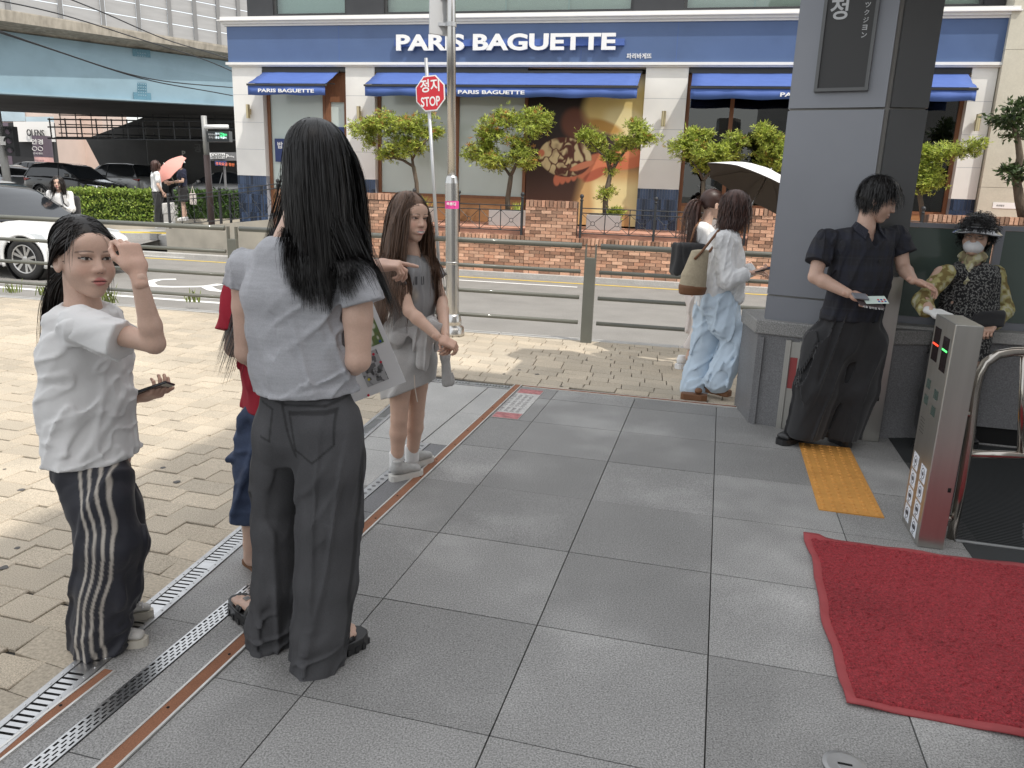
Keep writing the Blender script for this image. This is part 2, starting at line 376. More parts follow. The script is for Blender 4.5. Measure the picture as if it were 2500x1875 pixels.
strip('floor_strip', -.5, 1.846, -1.846, -1.796, 'a', 'short rust brown floor strip beside the slotted steel drain at lower left', 6)
strip('floor_strip', 6.02, 6.075, -1.46, .33, 'b', 'far rust brown floor strip lying across before the beige paving')
# slotted drain
def drain(name, P0, dr, width, length, pitch, label, side):
    t = thing(name, P0, label, 'drain'); dr = dr/np.linalg.norm(dr); sd = side
    b = MB(); b.box(P0+dr*length/2+sd*width/2-.03*zz, length, width, .012, dr, sd); b.build('channel', 'black_gap', t)
    b = MB()
    for u, w_ in ((.011, .022), (width-.011, .022)): b.box(P0+dr*length/2+sd*u-.004*zz, length, w_, .02, dr, sd)
    b.build('frame', 'steel_worn', t)
    n_ = int(length/pitch); fst = None
    for k in range(n_):
        wd = pitch*.62 if k % 14 else pitch*1.5
        M = frame(P0+dr*(k+.5)*pitch+sd*width/2-.003*zz, dr*(wd/.02), sd, zz)
        if fst is None:
            b = MB(); b.box((0, 0, 0), .02, width-.046, .012); fst = proto(b, 'bar', 'steel', t, M)
        else: inst(fst, t, M)
    # raised studs on the rims
    b = MB()
    for k in range(0, n_, 2):
        for u in (.013, width-.013): b.lathe(P0+dr*(k+.5)*pitch+sd*u+.006*zz, [(.004, 0), (.003, .0025)], 6)
    o = b.build('studs', 'steel', t); o['kind'] = 'stuff'
    return t
dd = t1-.089*t2; nd = np.cross(dd/np.linalg.norm(dd), zz)
drain('slotted_drain', TL(-.4, drain_l(-.4)), dd, .105, 6.35, .0265, 'long slotted steel drain grate between beige paving and granite floor', nd)
drain('slotted_drain', TL(6.0, -2.25), t2, .095, .72, .0265, 'short slotted steel drain grate lying across at the far floor corner', -t1)
# perforated steel strip and its solid continuation
t = thing('perforated_drain', TL(-.4, -1.715), 'narrow perforated steel drain strip in the granite floor at lower left', 'drain')
b = MB(); b.tbox(-.4, 4.4, -1.717, -1.659, -.03, -.018); b.build('channel', 'black_gap', t)
b = MB(); rails = [-1.716, -1.700, -1.687, -1.674, -1.660]
for k, r in enumerate(rails): b.tbox(-.4, 2.47, r-.0036, r+.0036, -.012, .003)
for k in range(4):
    a = -.4+(k % 2)*.014
    while a < 2.45:
        b.tbox(a, a+.011, rails[k]+.0036, rails[k+1]-.0036, -.01, .0028); a += .031
o = b.build('perforated_plate', 'steel', t); o['kind'] = 'stuff'
b = MB(); b.tbox(2.475, 4.4, -1.717, -1.657, -.012, .003); b.build('cover_plate', 'steel_worn', t)
for k in range(34):
    a = 2.52+k*.055; b = MB(); b.lathe(TL(a, -1.687, .003), [(.012, 0), (.012, .0015), (.007, .0018)], 8); b.build('emblem', 'granite_dark', t)
# tactile block (two tiles with domes)
tt = thing('tactile_paving', TL(4.1, .645), 'yellow tactile paving with raised domes by the black shoes', 'tactile paving')
for k in range(2):
    a0 = 4.095+k*.59; b = MB(); b.tbox(a0+.002, a0+.586, .645, .965, -.01, .006); tl_ = b.build('tile', 'tactile', tt)
    b = MB()
    for i in range(11):
        for j in range(6): b.lathe(TL(a0+.028+i*.0532, .645+.027+j*.0532, .006), [(.013, 0), (.011, .004), (.006, .006)], 8)
    o = b.build('domes', 'tactile', tl_, smooth=False); o['kind'] = 'stuff'
# worn floor sticker
mat('sticker_red', (.42, .17, .17), .7, var=.45, vscale=30); mat('sticker_white', (.50, .49, .47), .7, var=.25, vscale=40, speck=.2)
mat('sticker_ink', (.30, .28, .28), .8, var=.3, vscale=40)
t = thing('floor_sticker', TL(5.1, -1.45), 'worn pink and white notice sticker on the floor at the strip corner', 'sticker')
b = MB(); b.tbox(5.10, 5.95, -1.455, -1.258, .001, .004); b.build('backing', 'sticker_white', t)
for k, (a0, a1) in enumerate(((5.105, 5.24), (5.82, 5.945))): b = MB(); b.tbox(a0, a1, -1.452, -1.262, .0041, .0055); b.build('red_band', 'sticker_red', t)
for k in range(4): text('lettering', '문에 기대지 마세요', TL(5.27, -1.43+.045*k, .0045), t1, -t2, .028, 'sticker_ink', t, .0008, width=.5)
# round floor cap at the bottom edge
t = thing('utility_cover', TL(2.06, .5), 'round steel floor cap with a slotted centre near the bottom edge', 'cover'); p0 = gnd(2062, 1872)
b = MB(); b.lathe(p0+.001*zz, [(.062, 0), (.062, .004), (.05, .006)], 28); b.build('plate', 'steel_worn', t)
b = MB(); b.lathe(p0+.007*zz, [(.022, 0), (.022, .002)], 16); b.build('lock', 'steel', t); b = MB(); b.box(p0+.0095*zz, .04, .006, .002, t2, t1); b.build('slot', 'black_gap', t)
# ================================================================== shop building across the road
mat('stucco', (.80, .79, .76), .8, var=.04, vscale=2, bump=.05, bscale=60, stain=.07)
mat('trim_white', (.80, .79, .77), .6, var=.04, vscale=6)
mat('fascia_blue', (.078, .130, .265), .4, var=.07, vscale=1.2, stain=.10)
mat('awning_blue', (.070, .130, .38), .75, var=.08, vscale=5, stretch=(1, 1, 6))
mat('tile_navy', (.028, .045, .085), .25, island=.35, var=.1); mat('grout', (.30, .32, .36), .9)
mat('black_clad', (.030, .031, .034), .35, var=.15, vscale=2)
mat('frame_black', (.045, .046, .047), .5); mat('wood_frame', (.22, .095, .045), .55, var=.2, vscale=12, stretch=(4, 4, .6))
mat('wood_panel', (.34, .17, .07), .6, var=.22, vscale=9, stretch=(.7, .7, 9))
mat('letter_white', (.85, .85, .84), .5); mat('brass', (.56, .47, .29), .28, 1., var=.06, stretch=(20, 20, 1))
mat('blind_pale', (.62, .70, .67), .85, var=.03, vscale=1); mat('blind_cream', (.72, .72, .64), .85, var=.03, vscale=1)
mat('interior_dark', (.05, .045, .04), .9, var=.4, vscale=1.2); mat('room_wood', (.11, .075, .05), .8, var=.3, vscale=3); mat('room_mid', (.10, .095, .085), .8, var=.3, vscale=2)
mat('pane_frosted', (.52, .60, .575), .10, var=.06, vscale=1., spec=.6)
glass_mat('glass', (.88, .95, .93), .05, .92); glass_mat('glass_dark', (.45, .50, .48), .05, .8)
mat('stone_beige', (.56, .53, .44), .8, var=.07, vscale=3, speck=.06, sscale=30); mat('navy_print', (.03, .05, .16), .6)
FT = 17.0; TER = .82
fx = lambda x, y, t=FT: fac(x, y, t)[0]
shop = thing('bakery_building', W(-2.6, FT, 0), 'white bakery building with blue fascia and blue awnings across the road', 'building')
def wb(name, m_, parent, *boxes, bevel=0., smooth=False):
    b = MB()
    for q in boxes: b.wbox(*q)
    return b.build(name, m_, parent, bevel=bevel)
SL, SR = -10.54, 5.34
piers = [(SL, -9.79), (-7.745, -7.06), (-1.15, -.30), (4.905, SR)]
for i, (a, b_) in enumerate(piers):
    pr = wb('pier', 'stucco', shop, (a, b_, FT, FT+.34, 1.668, 4.06))
    for z in (2.26, 2.86, 3.46): wb('panel_joint', 'grout', pr, (a+.002, b_-.002, FT-.0006, FT+.002, z-.003, z+.003))
    pl = wb('plinth', 'grout', shop, (a, b_, FT+.004, FT+.33, TER-.4, 1.666))
    b = MB(); n_ = round((b_-a)/.058); w_ = (b_-a)/n_
    for r in range(4 if i else 6):
        for k in range(n_): z1 = 1.664-r*.212; b.wbox(a+k*w_+.003, a+(k+1)*w_-.003, FT-.006, FT+.01, z1-.207, z1)
    o = b.build('plinth_tiles', 'tile_navy', pl); o['kind'] = 'stuff'
# side wall of the shop (left) and body behind
wb('side_wall', 'stucco', shop, (SL+.01, SL+.34, FT+.345, FT+9, 1.668, 4.06)); wb('side_plinth', 'tile_navy', shop, (SL+.012, SL+.34, FT+.335, FT+9, -.3, 1.666))
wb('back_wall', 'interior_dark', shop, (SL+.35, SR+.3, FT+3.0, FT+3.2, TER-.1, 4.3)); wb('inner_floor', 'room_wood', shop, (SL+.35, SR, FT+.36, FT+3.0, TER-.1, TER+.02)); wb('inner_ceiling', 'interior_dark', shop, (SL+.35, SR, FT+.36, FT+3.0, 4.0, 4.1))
# fascia, cornice, lower trim
fasc = wb('fascia', 'fascia_blue', shop, (-10.60, 5.38, FT-.03, FT+.5, 4.146, 4.905))
for s in (-7.87, -5.2, -2.5, -.57, 2.0): wb('panel_seam', 'awning_blue', fasc, (s-.004, s+.004, FT-.0315, FT-.028, 4.15, 4.9))
wb('cornice', 'trim_white', shop, (-10.66, 5.43, FT-.06, FT+.6, 4.906, 4.95), (-10.70, 5.47, FT-.11, FT+.6, 4.951, 5.0), (-10.76, 5.52, FT-.17, FT+.6, 5.001, 5.025), (-10.70, 5.50, FT-.13, FT+.62, 5.026, 5.09))
wb('lower_trim', 'trim_white', shop, (-10.64, 5.40, FT-.09, FT+.45, 4.092, 4.145), (-10.59, 5.37, FT-.05, FT+.4, 4.062, 4.091))
# lettering on the fascia: raised letters on a blue carrier
wb('letter_carrier', 'awning_blue', fasc, (-6.55, -1.62, FT-.11, FT-.031, 4.46, 4.585))
RX = bx; text('letter', 'PARIS BAGUETTE', W(-6.49, FT-.115, 4.363), RX, zz, .325, 'letter_white', shop, .05, offset=.034, width=4.70, split=True)
text('sign_lettering', '파리바게뜨', W(-1.56, FT-.032, 4.215), RX, zz, .105, 'letter_white', fasc, .012, offset=.014, width=.50)
# upper storey: black cladding with pale blinds behind windows
up = wb('upper_cladding', 'black_clad', shop, (-10.26, 5.36, FT+.30, FT+.6, 5.091, 5.20), (-10.26, -9.62, FT+.30, FT+.6, 5.2, 9), (-7.83, -6.95, FT+.30, FT+.6, 5.2, 9), (-1.52, -.50, FT+.30, FT+.6, 5.2, 9), (5.0, 5.36, FT+.30, FT+.6, 5.2, 9), (-10.26, 5.36, FT+.30, FT+.6, 7.6, 9.2))
for a, b_ in ((-9.62, -7.83), (-6.95, -1.52), (-.50, 5.0)):
    wf = wb('upper_window', 'frame_black', shop, (a, b_, FT+.35, FT+.42, 5.201, 5.235), (a, a+.06, FT+.35, FT+.42, 5.236, 7.6), (b_-.06, b_, FT+.35, FT+.42, 5.236, 7.6))
    wb('pane', 'glass', wf, (a+.061, b_-.061, FT+.38, FT+.386, 5.236, 7.59)); wb('blind', 'blind_cream' if a > -9 else 'blind_pale', wf, (a+.01, b_-.01, FT+.52, FT+.54, 5.22, 7.6))
    if a > -9:
        for q in range(3): s = a+(b_-a)*(q+1)/4; wb('mullion', 'frame_black' if q == 1 and a > -1 else 'blind_pale', wf, (s-.015, s+.015, FT+.44, FT+.46, 5.236, 7.59))
# shop windows
def window(a, b_, kind, name='shop_window', mull=(), zb=None, zt=3.96, pane='glass'):
    zb = zb or 1.40; t = FT+.16
    f = wb(name, 'wood_frame', shop, (a, a+.07, t, t+.09, TER, zt), (b_-.07, b_, t, t+.09, TER, zt), (a+.071, b_-.071, t+.002, t+.09, zt-.07, zt), (a+.071, b_-.071, t+.002, t+.09, zb-.06, zb))
    for s in mull: wb('mullion', 'wood_frame', f, (s-.04, s+.04, t+.003, t+.085, zb+.001, zt-.071))
    wb('pane', pane, f, (a+.071, b_-.071, t+.04, t+.048, zb+.001, zt-.071))
    wb('base_panel', 'wood_panel', f, (a+.071, b_-.071, t+.01, t+.07, TER+.01, zb-.061))
    if kind: wb('blind', kind, f, (a+.02, b_-.02, t+.16, t+.17, zb-.1, zt))
    wb('lintel', 'frame_black', f, (a, b_, FT+.02, FT+.33, 3.965, 4.06))
    return f
window(-9.785, -8.32, None, pane='pane_frosted'); 
dr = wb('door', 'wood_frame', shop, (-8.31, -8.20, FT+.15, FT+.25, TER, 3.96), (-7.86, -7.75, FT+.15, FT+.25, TER, 3.96), (-8.199, -7.861, FT+.152, FT+.25, 3.34, 3.96), (-8.199, -7.861, FT+.152, FT+.25, TER, 1.2))
wb('pane', 'pane_frosted', dr, (-8.199, -7.861, FT+.19, FT+.198, 1.201, 3.339)); wb('blind', 'blind_pale', dr, (-8.2, -7.86, FT+.3, FT+.31, 1.1, 3.4)); wb('lintel', 'frame_black', dr, (-8.31, -7.75, FT+.02, FT+.33, 3.965, 4.06))
nb = wb('notice', 'navy_print', dr, (-8.19, -7.87, FT+.145, FT+.148, 2.45, 2.80))
for k, (tx, h) in enumerate((('매장안내 공지사항', .022), ('파리에서 만나는 브런치', .05), ('신선한 빵과 커피를 준비합니다', .022), ('오전 일곱시부터 영업합니다', .018))):
    text('lettering', tx, W(-8.03, FT+.1445, 2.72-.072*k), RX, zz, h, 'letter_white', nb, .0008, align='CENTER', width=.24 if k else .14)
ob = wb('notice', 'navy_print', shop, (-9.62, -9.05, FT+.145, FT+.148, 2.0, 2.52)); text('lettering', '밥', W(-9.55, FT+.1445, 2.30), RX, zz, .15, 'letter_white', ob, .0008, offset=.02)
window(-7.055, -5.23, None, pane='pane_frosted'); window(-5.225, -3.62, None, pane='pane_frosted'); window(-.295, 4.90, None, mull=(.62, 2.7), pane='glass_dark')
# wooden sills: lower wood panels are part of each window; counters, lamps and frames seen inside the dark bay
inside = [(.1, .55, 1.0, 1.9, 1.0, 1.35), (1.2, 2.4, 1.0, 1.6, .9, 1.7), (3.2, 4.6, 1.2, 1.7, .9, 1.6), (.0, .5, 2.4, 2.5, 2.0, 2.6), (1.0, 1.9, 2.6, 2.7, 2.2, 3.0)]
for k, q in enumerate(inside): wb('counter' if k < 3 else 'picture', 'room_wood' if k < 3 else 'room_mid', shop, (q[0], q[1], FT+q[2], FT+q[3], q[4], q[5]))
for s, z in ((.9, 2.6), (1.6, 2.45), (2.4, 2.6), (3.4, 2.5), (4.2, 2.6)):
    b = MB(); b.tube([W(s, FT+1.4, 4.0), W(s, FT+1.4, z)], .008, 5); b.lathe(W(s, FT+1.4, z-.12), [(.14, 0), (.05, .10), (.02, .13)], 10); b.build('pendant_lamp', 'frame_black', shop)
# bread poster filling the right of the middle bay (flat print as vertex colours on a fine sheet)
def smooth01(x): x = np.clip(x, 0, 1); return x*x*(3-2*x)
def vnoise2(x, y, seed=0):
    rs = np.random.default_rng(seed).random((64, 64)); xi = np.floor(x).astype(int); yi = np.floor(y).astype(int); fx_, fy = smooth01(x-xi), smooth01(y-yi)
    g_ = lambda i, j: rs[i % 64, j % 64]
    return (g_(xi, yi)*(1-fx_)+g_(xi+1, yi)*fx_)*(1-fy)+(g_(xi, yi+1)*(1-fx_)+g_(xi+1, yi+1)*fx_)*fy
NX, NY = 210, 210; PS0, PS1, PZ0, PZ1 = -3.605, -1.16, .86, 3.95
u, v_ = np.meshgrid(np.linspace(0, 1, NX), np.linspace(0, 1, NY)); X = u*1.0; Y = v_
col = np.zeros((NY, NX, 3))
def blend(c, m_): 
    global col
    m_ = np.clip(m_, 0, 1)[..., None]; col = col*(1-m_)+np.array(srgb(*c))*m_
def ell(cx, cy, rx, ry, rot=0, soft=.15):
    dx, dy = X-cx, (Y-cy)*1.26; c, s = math.cos(rot), math.sin(rot); a = (c*dx+s*dy)/rx; b_ = (-s*dx+c*dy)/ry
    return smooth01((1-np.sqrt(a*a+b_*b_))/soft+.5)
col[:] = np.array(srgb(58, 40, 34)); blend((96, 62, 46), smooth01((.45-Y)*2.2)); blend((40, 30, 30), ell(.2, .8, .5, .3, 0, .9))
blend((205, 165, 110), smooth01((X-.36-.25*Y)*9)*smooth01((.42-Y)*8+.3)); blend((240, 222, 165), smooth01((X-.56+.1*(Y-.3))*12)*smooth01((.36-Y)*9))          # apron
blend((196, 150, 105), smooth01((vnoise2(X*9, Y*3, 3)-.6)*5)*smooth01((X-.45)*8)*smooth01((.34-Y)*8))
blend((228, 205, 135), ell(.78, .80, .30, .22, .25, .35)); blend((240, 225, 170), ell(.88, .68, .22, .12, -.4, .5)); blend((190, 140, 60), ell(.68, .665, .16, .045, -.3, .7)*.9)
blend((248, 238, 205), ell(.80, .93, .2, .09, .2, .8)*.7)
blend((150, 88, 62), ell(.42, .68, .12, .13, .5, .5)*.5)
blend((208, 120, 84), ell(.86, .45, .26, .085, .12, .25)); blend((222, 140, 100), ell(.80, .475, .2, .04, .15, .5))                                      # forearm
blend((214, 128, 92), ell(.60, .40, .17, .095, .45, .25)); blend((176, 92, 66), ell(.62, .345, .12, .04, .5, .4))
for q in range(4): blend((206, 120, 88), ell(.28+.05*q, .30+.012*q, .03, .05, 0, .4))
br = ell(.345, .455, .235, .165, -.12, .06)
pts = np.array([[.345+.25*math.cos(a)*r, .455+.14*math.sin(a)*r] for a, r in zip(nrng.random(19)*6.28, np.sqrt(nrng.random(19)))])
dX = X+.06*(vnoise2(X*11, Y*11, 5)-.5)+.03*(vnoise2(X*34, Y*34, 15)-.5); dY = Y+.06*(vnoise2(X*11, Y*11, 6)-.5)+.03*(vnoise2(X*34, Y*34, 16)-.5)
D = np.sort(np.stack([np.hypot(dX-a, (dY-b_)*1.26) for a, b_ in pts]), 0); crack = smooth01(1.25-(D[1]-D[0])/(.008+.034*vnoise2(X*8, Y*8, 17)))
blend((112, 62, 42), br); blend((226, 208, 160), br*(1-crack)*smooth01(vnoise2(X*30, Y*30, 8)*1.2+.45)); blend((90, 46, 34), br*crack*.8); blend((70, 36, 26), br*smooth01((.40-Y)*12)*.45)
blend((222, 140, 104), ell(.50, .40, .11, .028, .35, .25)); blend((212, 128, 94), ell(.13, .48, .03, .03, 0, .4))
blend((190, 165, 100), smooth01((vnoise2(X*7, Y*5, 11)-.55)*2)*smooth01((X-.6)*5)*smooth01((.3-Y)*6)*.6)
vv = [W(PS0+(PS1-PS0)*a, FT+.17, PZ0+(PZ1-PZ0)*b_) for b_ in np.linspace(0, 1, NY) for a in np.linspace(0, 1, NX)]
ff = [(j*NX+i, j*NX+i+1, (j+1)*NX+i+1, (j+1)*NX+i) for j in range(NY-1) for i in range(NX-1)]
mat('print', rough=.55, vcol=True)
po = mesh_obj('bread_poster', vv, ff, 'print', shop, cols=col.reshape(-1, 3)); po['label'] = 'large poster of hands holding a cracked round loaf'
wb('poster_board', 'frame_black', po, (PS0, PS1, FT+.172, FT+.21, PZ0, PZ1))
# awnings
def awning(s0, s1, texts):
    p = .68; zt, zf, t0 = 3.955, 3.625, FT+.02; n_ = max(6, int((s1-s0)/.25)); rows = 7
    b = MB(); vv = []
    for j in range(rows+1):
        q = j/rows
        for i in range(n_+1):
            s = s0+(s1-s0)*i/n_; sag = -.016*math.sin(math.pi*q)*(1+.7*math.sin(i*2.1+j))-.012*math.sin(i*1.3+j*1.7)*math.sin(math.pi*q)
            vv.append(W(s, t0-p*q, zt+(zf-zt)*q+sag))
    b.add(vv, [(j*(n_+1)+i, j*(n_+1)+i+1, (j+1)*(n_+1)+i+1, (j+1)*(n_+1)+i) for j in range(rows) for i in range(n_)])
    a = b.build('awning', 'awning_blue', shop, smooth=True); sm = a.modifiers.new('thick', 'SOLIDIFY'); sm.thickness = .006
    wb('front_bar', 'black_clad', a, (s0-.02, s1+.02, t0-p-.03, t0-p+.03, zf-.045, zf-.008))
    b = MB(); vv = []; N = n_*3
    for k in range(2):
        for i in range(N+1):
            s = s0+(s1-s0)*i/N; vv.append(W(s, t0-p-.012+.012*math.sin(i*.9)*(k)+.01*math.sin(i*.31)*k, (zf-.047) if k == 0 else zf-.235-.012*math.sin(i*.5)*(1 if i % N else 0)))
    b.add(vv, [(i, N+1+i, N+2+i, i+1) for i in range(N)]); vl = b.build('valance', 'awning_blue', a, smooth=True); sm = vl.modifiers.new('thick', 'SOLIDIFY'); sm.thickness = .005
    for s in (s0+.1, s1-.1): b = MB(); b.tube([W(s, t0, zt-.25), W(s, t0-p*.5, zt-.28), W(s, t0-p, zf-.03)], .014, 6); b.build('arm', 'frame_black', a)
    for tx0, tx1 in texts: text('lettering', 'PARIS BAGUETTE', W(tx0, t0-p-.03, zf-.185), RX, zz, .075, 'letter_white', vl, .004, offset=.026, width=tx1-tx0)
    wb('cassette', 'black_clad', a, (s0-.02, s1+.02, FT-.01, FT+.05, 3.93, 3.99))
    return a
awning(-9.76, -7.92, [(-9.50, -8.17)]); awning(-7.0, -1.25, [(-4.93, -3.52)]); awning(-.22, 4.84, [(1.45, 2.86)])
# wall lamps
for px, py in ((1.0*(540+170*.3857), 705*.3857), (540+870*.3857, 718*.3857), (1100+1348*.3857, 752*.3857), (1640+1922*.3888, 770*.3888)):
    s, z = fac(px, py, FT-.1); b = MB(); b.lathe(W(s, FT-.1, z-.15), [(.045, 0), (.045, .30)], 14); l = b.build('wall_lamp', 'brass', shop, smooth=False); wb('bracket', 'brass', l, (s-.02, s+.02, FT-.06, FT, z-.06, z+.06))
# neighbour on the right: pale stone building
nb = thing('stone_building', W(12, FT-.2, 0), 'pale beige stone building at the right beside the bakery', 'building')
for z0, z1 in ((-.3, 1.9), (1.906, 3.3), (3.306, 4.35), (4.356, 5.0), (5.006, 9.5)): wb('stone_course', 'stone_beige', nb, (5.36 if z0 < 5 else 5.38, 18, FT-.12, FT+6, z0, z1))
pl = wb('address_plate', 'letter_white', nb, (5.62, 6.1, FT-.128, FT-.121, 1.52, 1.63)); text('lettering', '송정빌딩', W(5.68, FT-.129, 1.555), RX, zz, .035, 'black_gap', pl, .001)
wb('doorway', 'interior_dark', nb, (6.25, 6.45, FT-.13, FT-.119, .6, 2.0))
# ---- terrace, brick wall, iron railing
mat('brick', (.40, .21, .135), .9, var=.22, vscale=25, bump=.6, bscale=35, bdist=.012, objrand=.25, col2=(.50, .31, .215), stretch=(1, 1, 3))
mat('brick_far', (.40, .21, .135), .9, var=.22, vscale=25, bump=.6, bscale=35, bdist=.012, island=.25, col2=(.50, .31, .215), stretch=(1, 1, 3))
mat('mortar', (.16, .12, .10), .95, var=.2, vscale=20); mat('terrace_tile', (.52, .27, .19), .8, var=.15, vscale=6); mat('iron', (.025, .027, .030), .5, var=.1)
ter = MB(); ter.wbox(-8.6, 18, 15.15, FT+.4, -.3, TER); terrace = struct(ter.build('terrace', 'terrace_tile'))
ws = MB(); ws.wbox(-60, 60, 14.75, 15.0, -.34, -.02); struct(ws.build('far_kerb', 'kerbstone'))
BT = 14.92
wall = thing('brick_wall', W(-2, BT, 0), 'long low red brick wall with upright capping bricks across the road', 'wall')
segs = [(-8.4, -5.47, 1.40), (-5.47, -3.12, .70), (-3.12, -2.12, 1.38), (-2.12, 1.04, .70), (1.04, 1.95, 1.38), (1.95, 4.0, .70), (4.0, 14, 1.39)]
bl = []
for a, b_, zt in segs:
    wb('core', 'mortar', wall, (a+.004, b_-.004, BT+.012, BT+.22, -.1, zt-.012))
    z = -.02; r = 0
    while z < zt-.16:
        s = a+(0 if r % 2 else -.1)
        while s < b_-.01:
            s1 = min(s+.20, b_); s0_ = max(s, a)
            if s1-s0_ > .03: bl.append((s0_, s1, z, z+.058, 0))
            s += .206
        z += .064; r += 1
    n_ = int((b_-a)/.074)
    for k in range(n_): bl.append((a+k*(b_-a)/n_+.004, a+(k+1)*(b_-a)/n_-.004, zt-.125, zt+rnd.uniform(-.004, .004), 1))
def vis_s(s, z):
    q = W(s, BT, z)-CC; d = q@fw; return 1250+F_PX*(q@CR)/d, 937.5-F_PX*(q@CU)/d
def showing(q):
    x, y = vis_s((q[0]+q[1])/2, (q[2]+q[3])/2); return 1115 < x < 1640 and y < 680
near = [q for q in bl if showing(q)]; rnd.shuffle(near); near = near[:296]; nset = set(near)
b = MB(); b.box((0, 0, 0), 1, 1, 1); first = None; rest = MB()
for q in bl:
    s0_, s1, z0, z1, c = q; o_ = rnd.uniform(-.006, .006); t0_ = BT-(.018 if c else 0)+o_; t1_ = BT+.1
    if q in nset:
        M = frame(W((s0_+s1)/2, (t0_+t1_)/2, (z0+z1)/2), bx*(s1-s0_-.008), bn*(t1_-t0_), zz*(z1-z0))
        if first is None: first = proto(b, 'brick', 'brick', wall, M)
        else: inst(first, wall, M)
    else: rest.wbox(s0_+.004, s1-.004, t0_, t1_, z0, z1)
o = rest.build('bricks', 'brick_far', wall); o['kind'] = 'stuff'
# iron railings on the low wall stretches
def iron_rail(pts, label, loc, zb=.09, zt=.56, nx=4, group='black iron railings before the bakery', slope=False):
    """pts: list of post base points; panels with crossed bars and rings between them"""
    t = thing('iron_railing', loc, label, 'railing', group)
    for p in pts:
        b = MB(); b.box(p+.35*zz, .045, .045, .72, bx, bn); ps = b.build('post', 'iron', t); b = MB(); b.lathe(p+.70*zz, [(.035, 0), (.035, .015), (.015, .03), (.034, .055), (.04, .08), (.03, .108), (.008, .12)], 10); b.build('finial', 'iron', ps, smooth=True)
    for p, q in zip(pts[:-1], pts[1:]):
        L_ = np.linalg.norm(q-p); d = (q-p)/L_; n_ = max(1, round(L_/.46)); b = MB()
        for z in (zb, zt-.09, zt): b.tube([p+z*zz, q+z*zz], .011, 6)
        b.build('rail', 'iron', t); b = MB()
        for k in range(n_):
            c0 = p+(q-p)*k/n_; c1 = p+(q-p)*(k+1)/n_; lo, hi = zb, zt-.09; mid = (c0+c1)/2+((lo+hi)/2)*zz
            if k: b.tube([c0+lo*zz, c0+zt*zz], .010, 5)
            for a_, e_ in ((c0+lo*zz, c1+hi*zz), (c0+hi*zz, c1+lo*zz)):
                dr_ = (e_-a_)/np.linalg.norm(e_-a_); b.tube([a_, mid-dr_*.038], .0055, 4); b.tube([mid+dr_*.038, e_], .0055, 4)
            b.tube([mid+.038*(math.cos(u_)*zz+math.sin(u_)*d) for u_ in np.linspace(0, 2*math.pi, 13)], .006, 4, cap=False)
        b.build('crossed_bars', 'iron', t)
    return t
RZ = .70
iron_rail([W(s, BT+.07, RZ) for s in (-5.40, -4.48, -3.2)], 'black iron railing panel behind the steel pole, left of the brick pier', W(-4.4, BT+.07, RZ))
iron_rail([W(s, BT+.07, RZ) for s in (-2.05, -.66, .98)], 'black iron railing panel before the poster, right of the brick pier', W(-.6, BT+.07, RZ))
iron_rail([W(s, BT+.07, RZ) for s in (2.0, 3.92)], 'black iron railing panel seen right of the grey column', W(3, BT+.07, RZ))
# ================================================================== left background: flyover, shops, parking, ramp
mat('girder_blue', (.27, .39, .46), .6, var=.07, vscale=1.2, stain=.12); mat('girder_plate', (.10, .22, .29), .6, var=.3, vscale=30)
mat('concrete_old', (.34, .31, .26), .9, var=.3, vscale=2.2, stretch=(3, 3, .8), stain=.35); mat('barrier_panel', (.33, .33, .33), .6, var=.12, vscale=2, stretch=(.5, .5, 4)); mat('barrier_post', (.20, .20, .20), .6)
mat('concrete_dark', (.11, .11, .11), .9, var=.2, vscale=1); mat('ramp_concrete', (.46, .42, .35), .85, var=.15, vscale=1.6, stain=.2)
BLp, BRp = at(0, 226, 28), at(565, 257, 33); TLp, TRp = at(0, 75, 28), at(560, 150, 33)
CLt, CRt, CLb, CRb = at(0, 21, 27.2), at(555, 112, 32.2), at(0, 50, 27.2), at(555, 129, 32.2)
def lerp(a, b_, q): return a+(b_-a)*q
back = np.array([-.5, 1.0, 0]); back /= np.linalg.norm(back)
fly = thing('flyover', lerp(BLp, BRp, .5)*np.array([1, 1, 0]), 'blue steel girder flyover with grey noise barrier at the upper left', 'flyover')
E0, E1 = -.5, 2.2
def fq(name, a0, a1, b0, b1, m_, th, e0=E0, e1=E1):
    b = MB(); b.prism([lerp(a0, a1, e0), lerp(a0, a1, e1), lerp(b0, b1, e1), lerp(b0, b1, e0)], back*th); return b.build(name, m_, fly)
fq('girder', BLp, BRp, TLp, TRp, 'girder_blue', .06)
fl0, fl1 = BLp-.05*zz, BRp-.05*zz; b = MB(); b.prism([lerp(BLp, BRp, E0)-.25*back, lerp(BLp, BRp, E1)-.25*back, lerp(BLp, BRp, E1)-.25*back-.05*zz, lerp(BLp, BRp, E0)-.25*back-.05*zz], back*.5); b.build('bottom_flange', 'girder_blue', fly)
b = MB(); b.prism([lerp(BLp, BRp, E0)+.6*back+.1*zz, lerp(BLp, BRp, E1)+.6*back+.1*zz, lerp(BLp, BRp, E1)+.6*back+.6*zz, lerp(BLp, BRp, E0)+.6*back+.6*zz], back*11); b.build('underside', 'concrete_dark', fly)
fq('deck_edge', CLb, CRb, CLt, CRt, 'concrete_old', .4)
b = MB(); b.prism([lerp(CLb, CRb, E0)+.05*zz, lerp(CLb, CRb, E1)+.05*zz, lerp(TLp, TRp, E1)+.1*back+.02*zz, lerp(TLp, TRp, E0)+.1*back+.02*zz], .12*zz); b.build('deck_slab', 'concrete_old', fly)
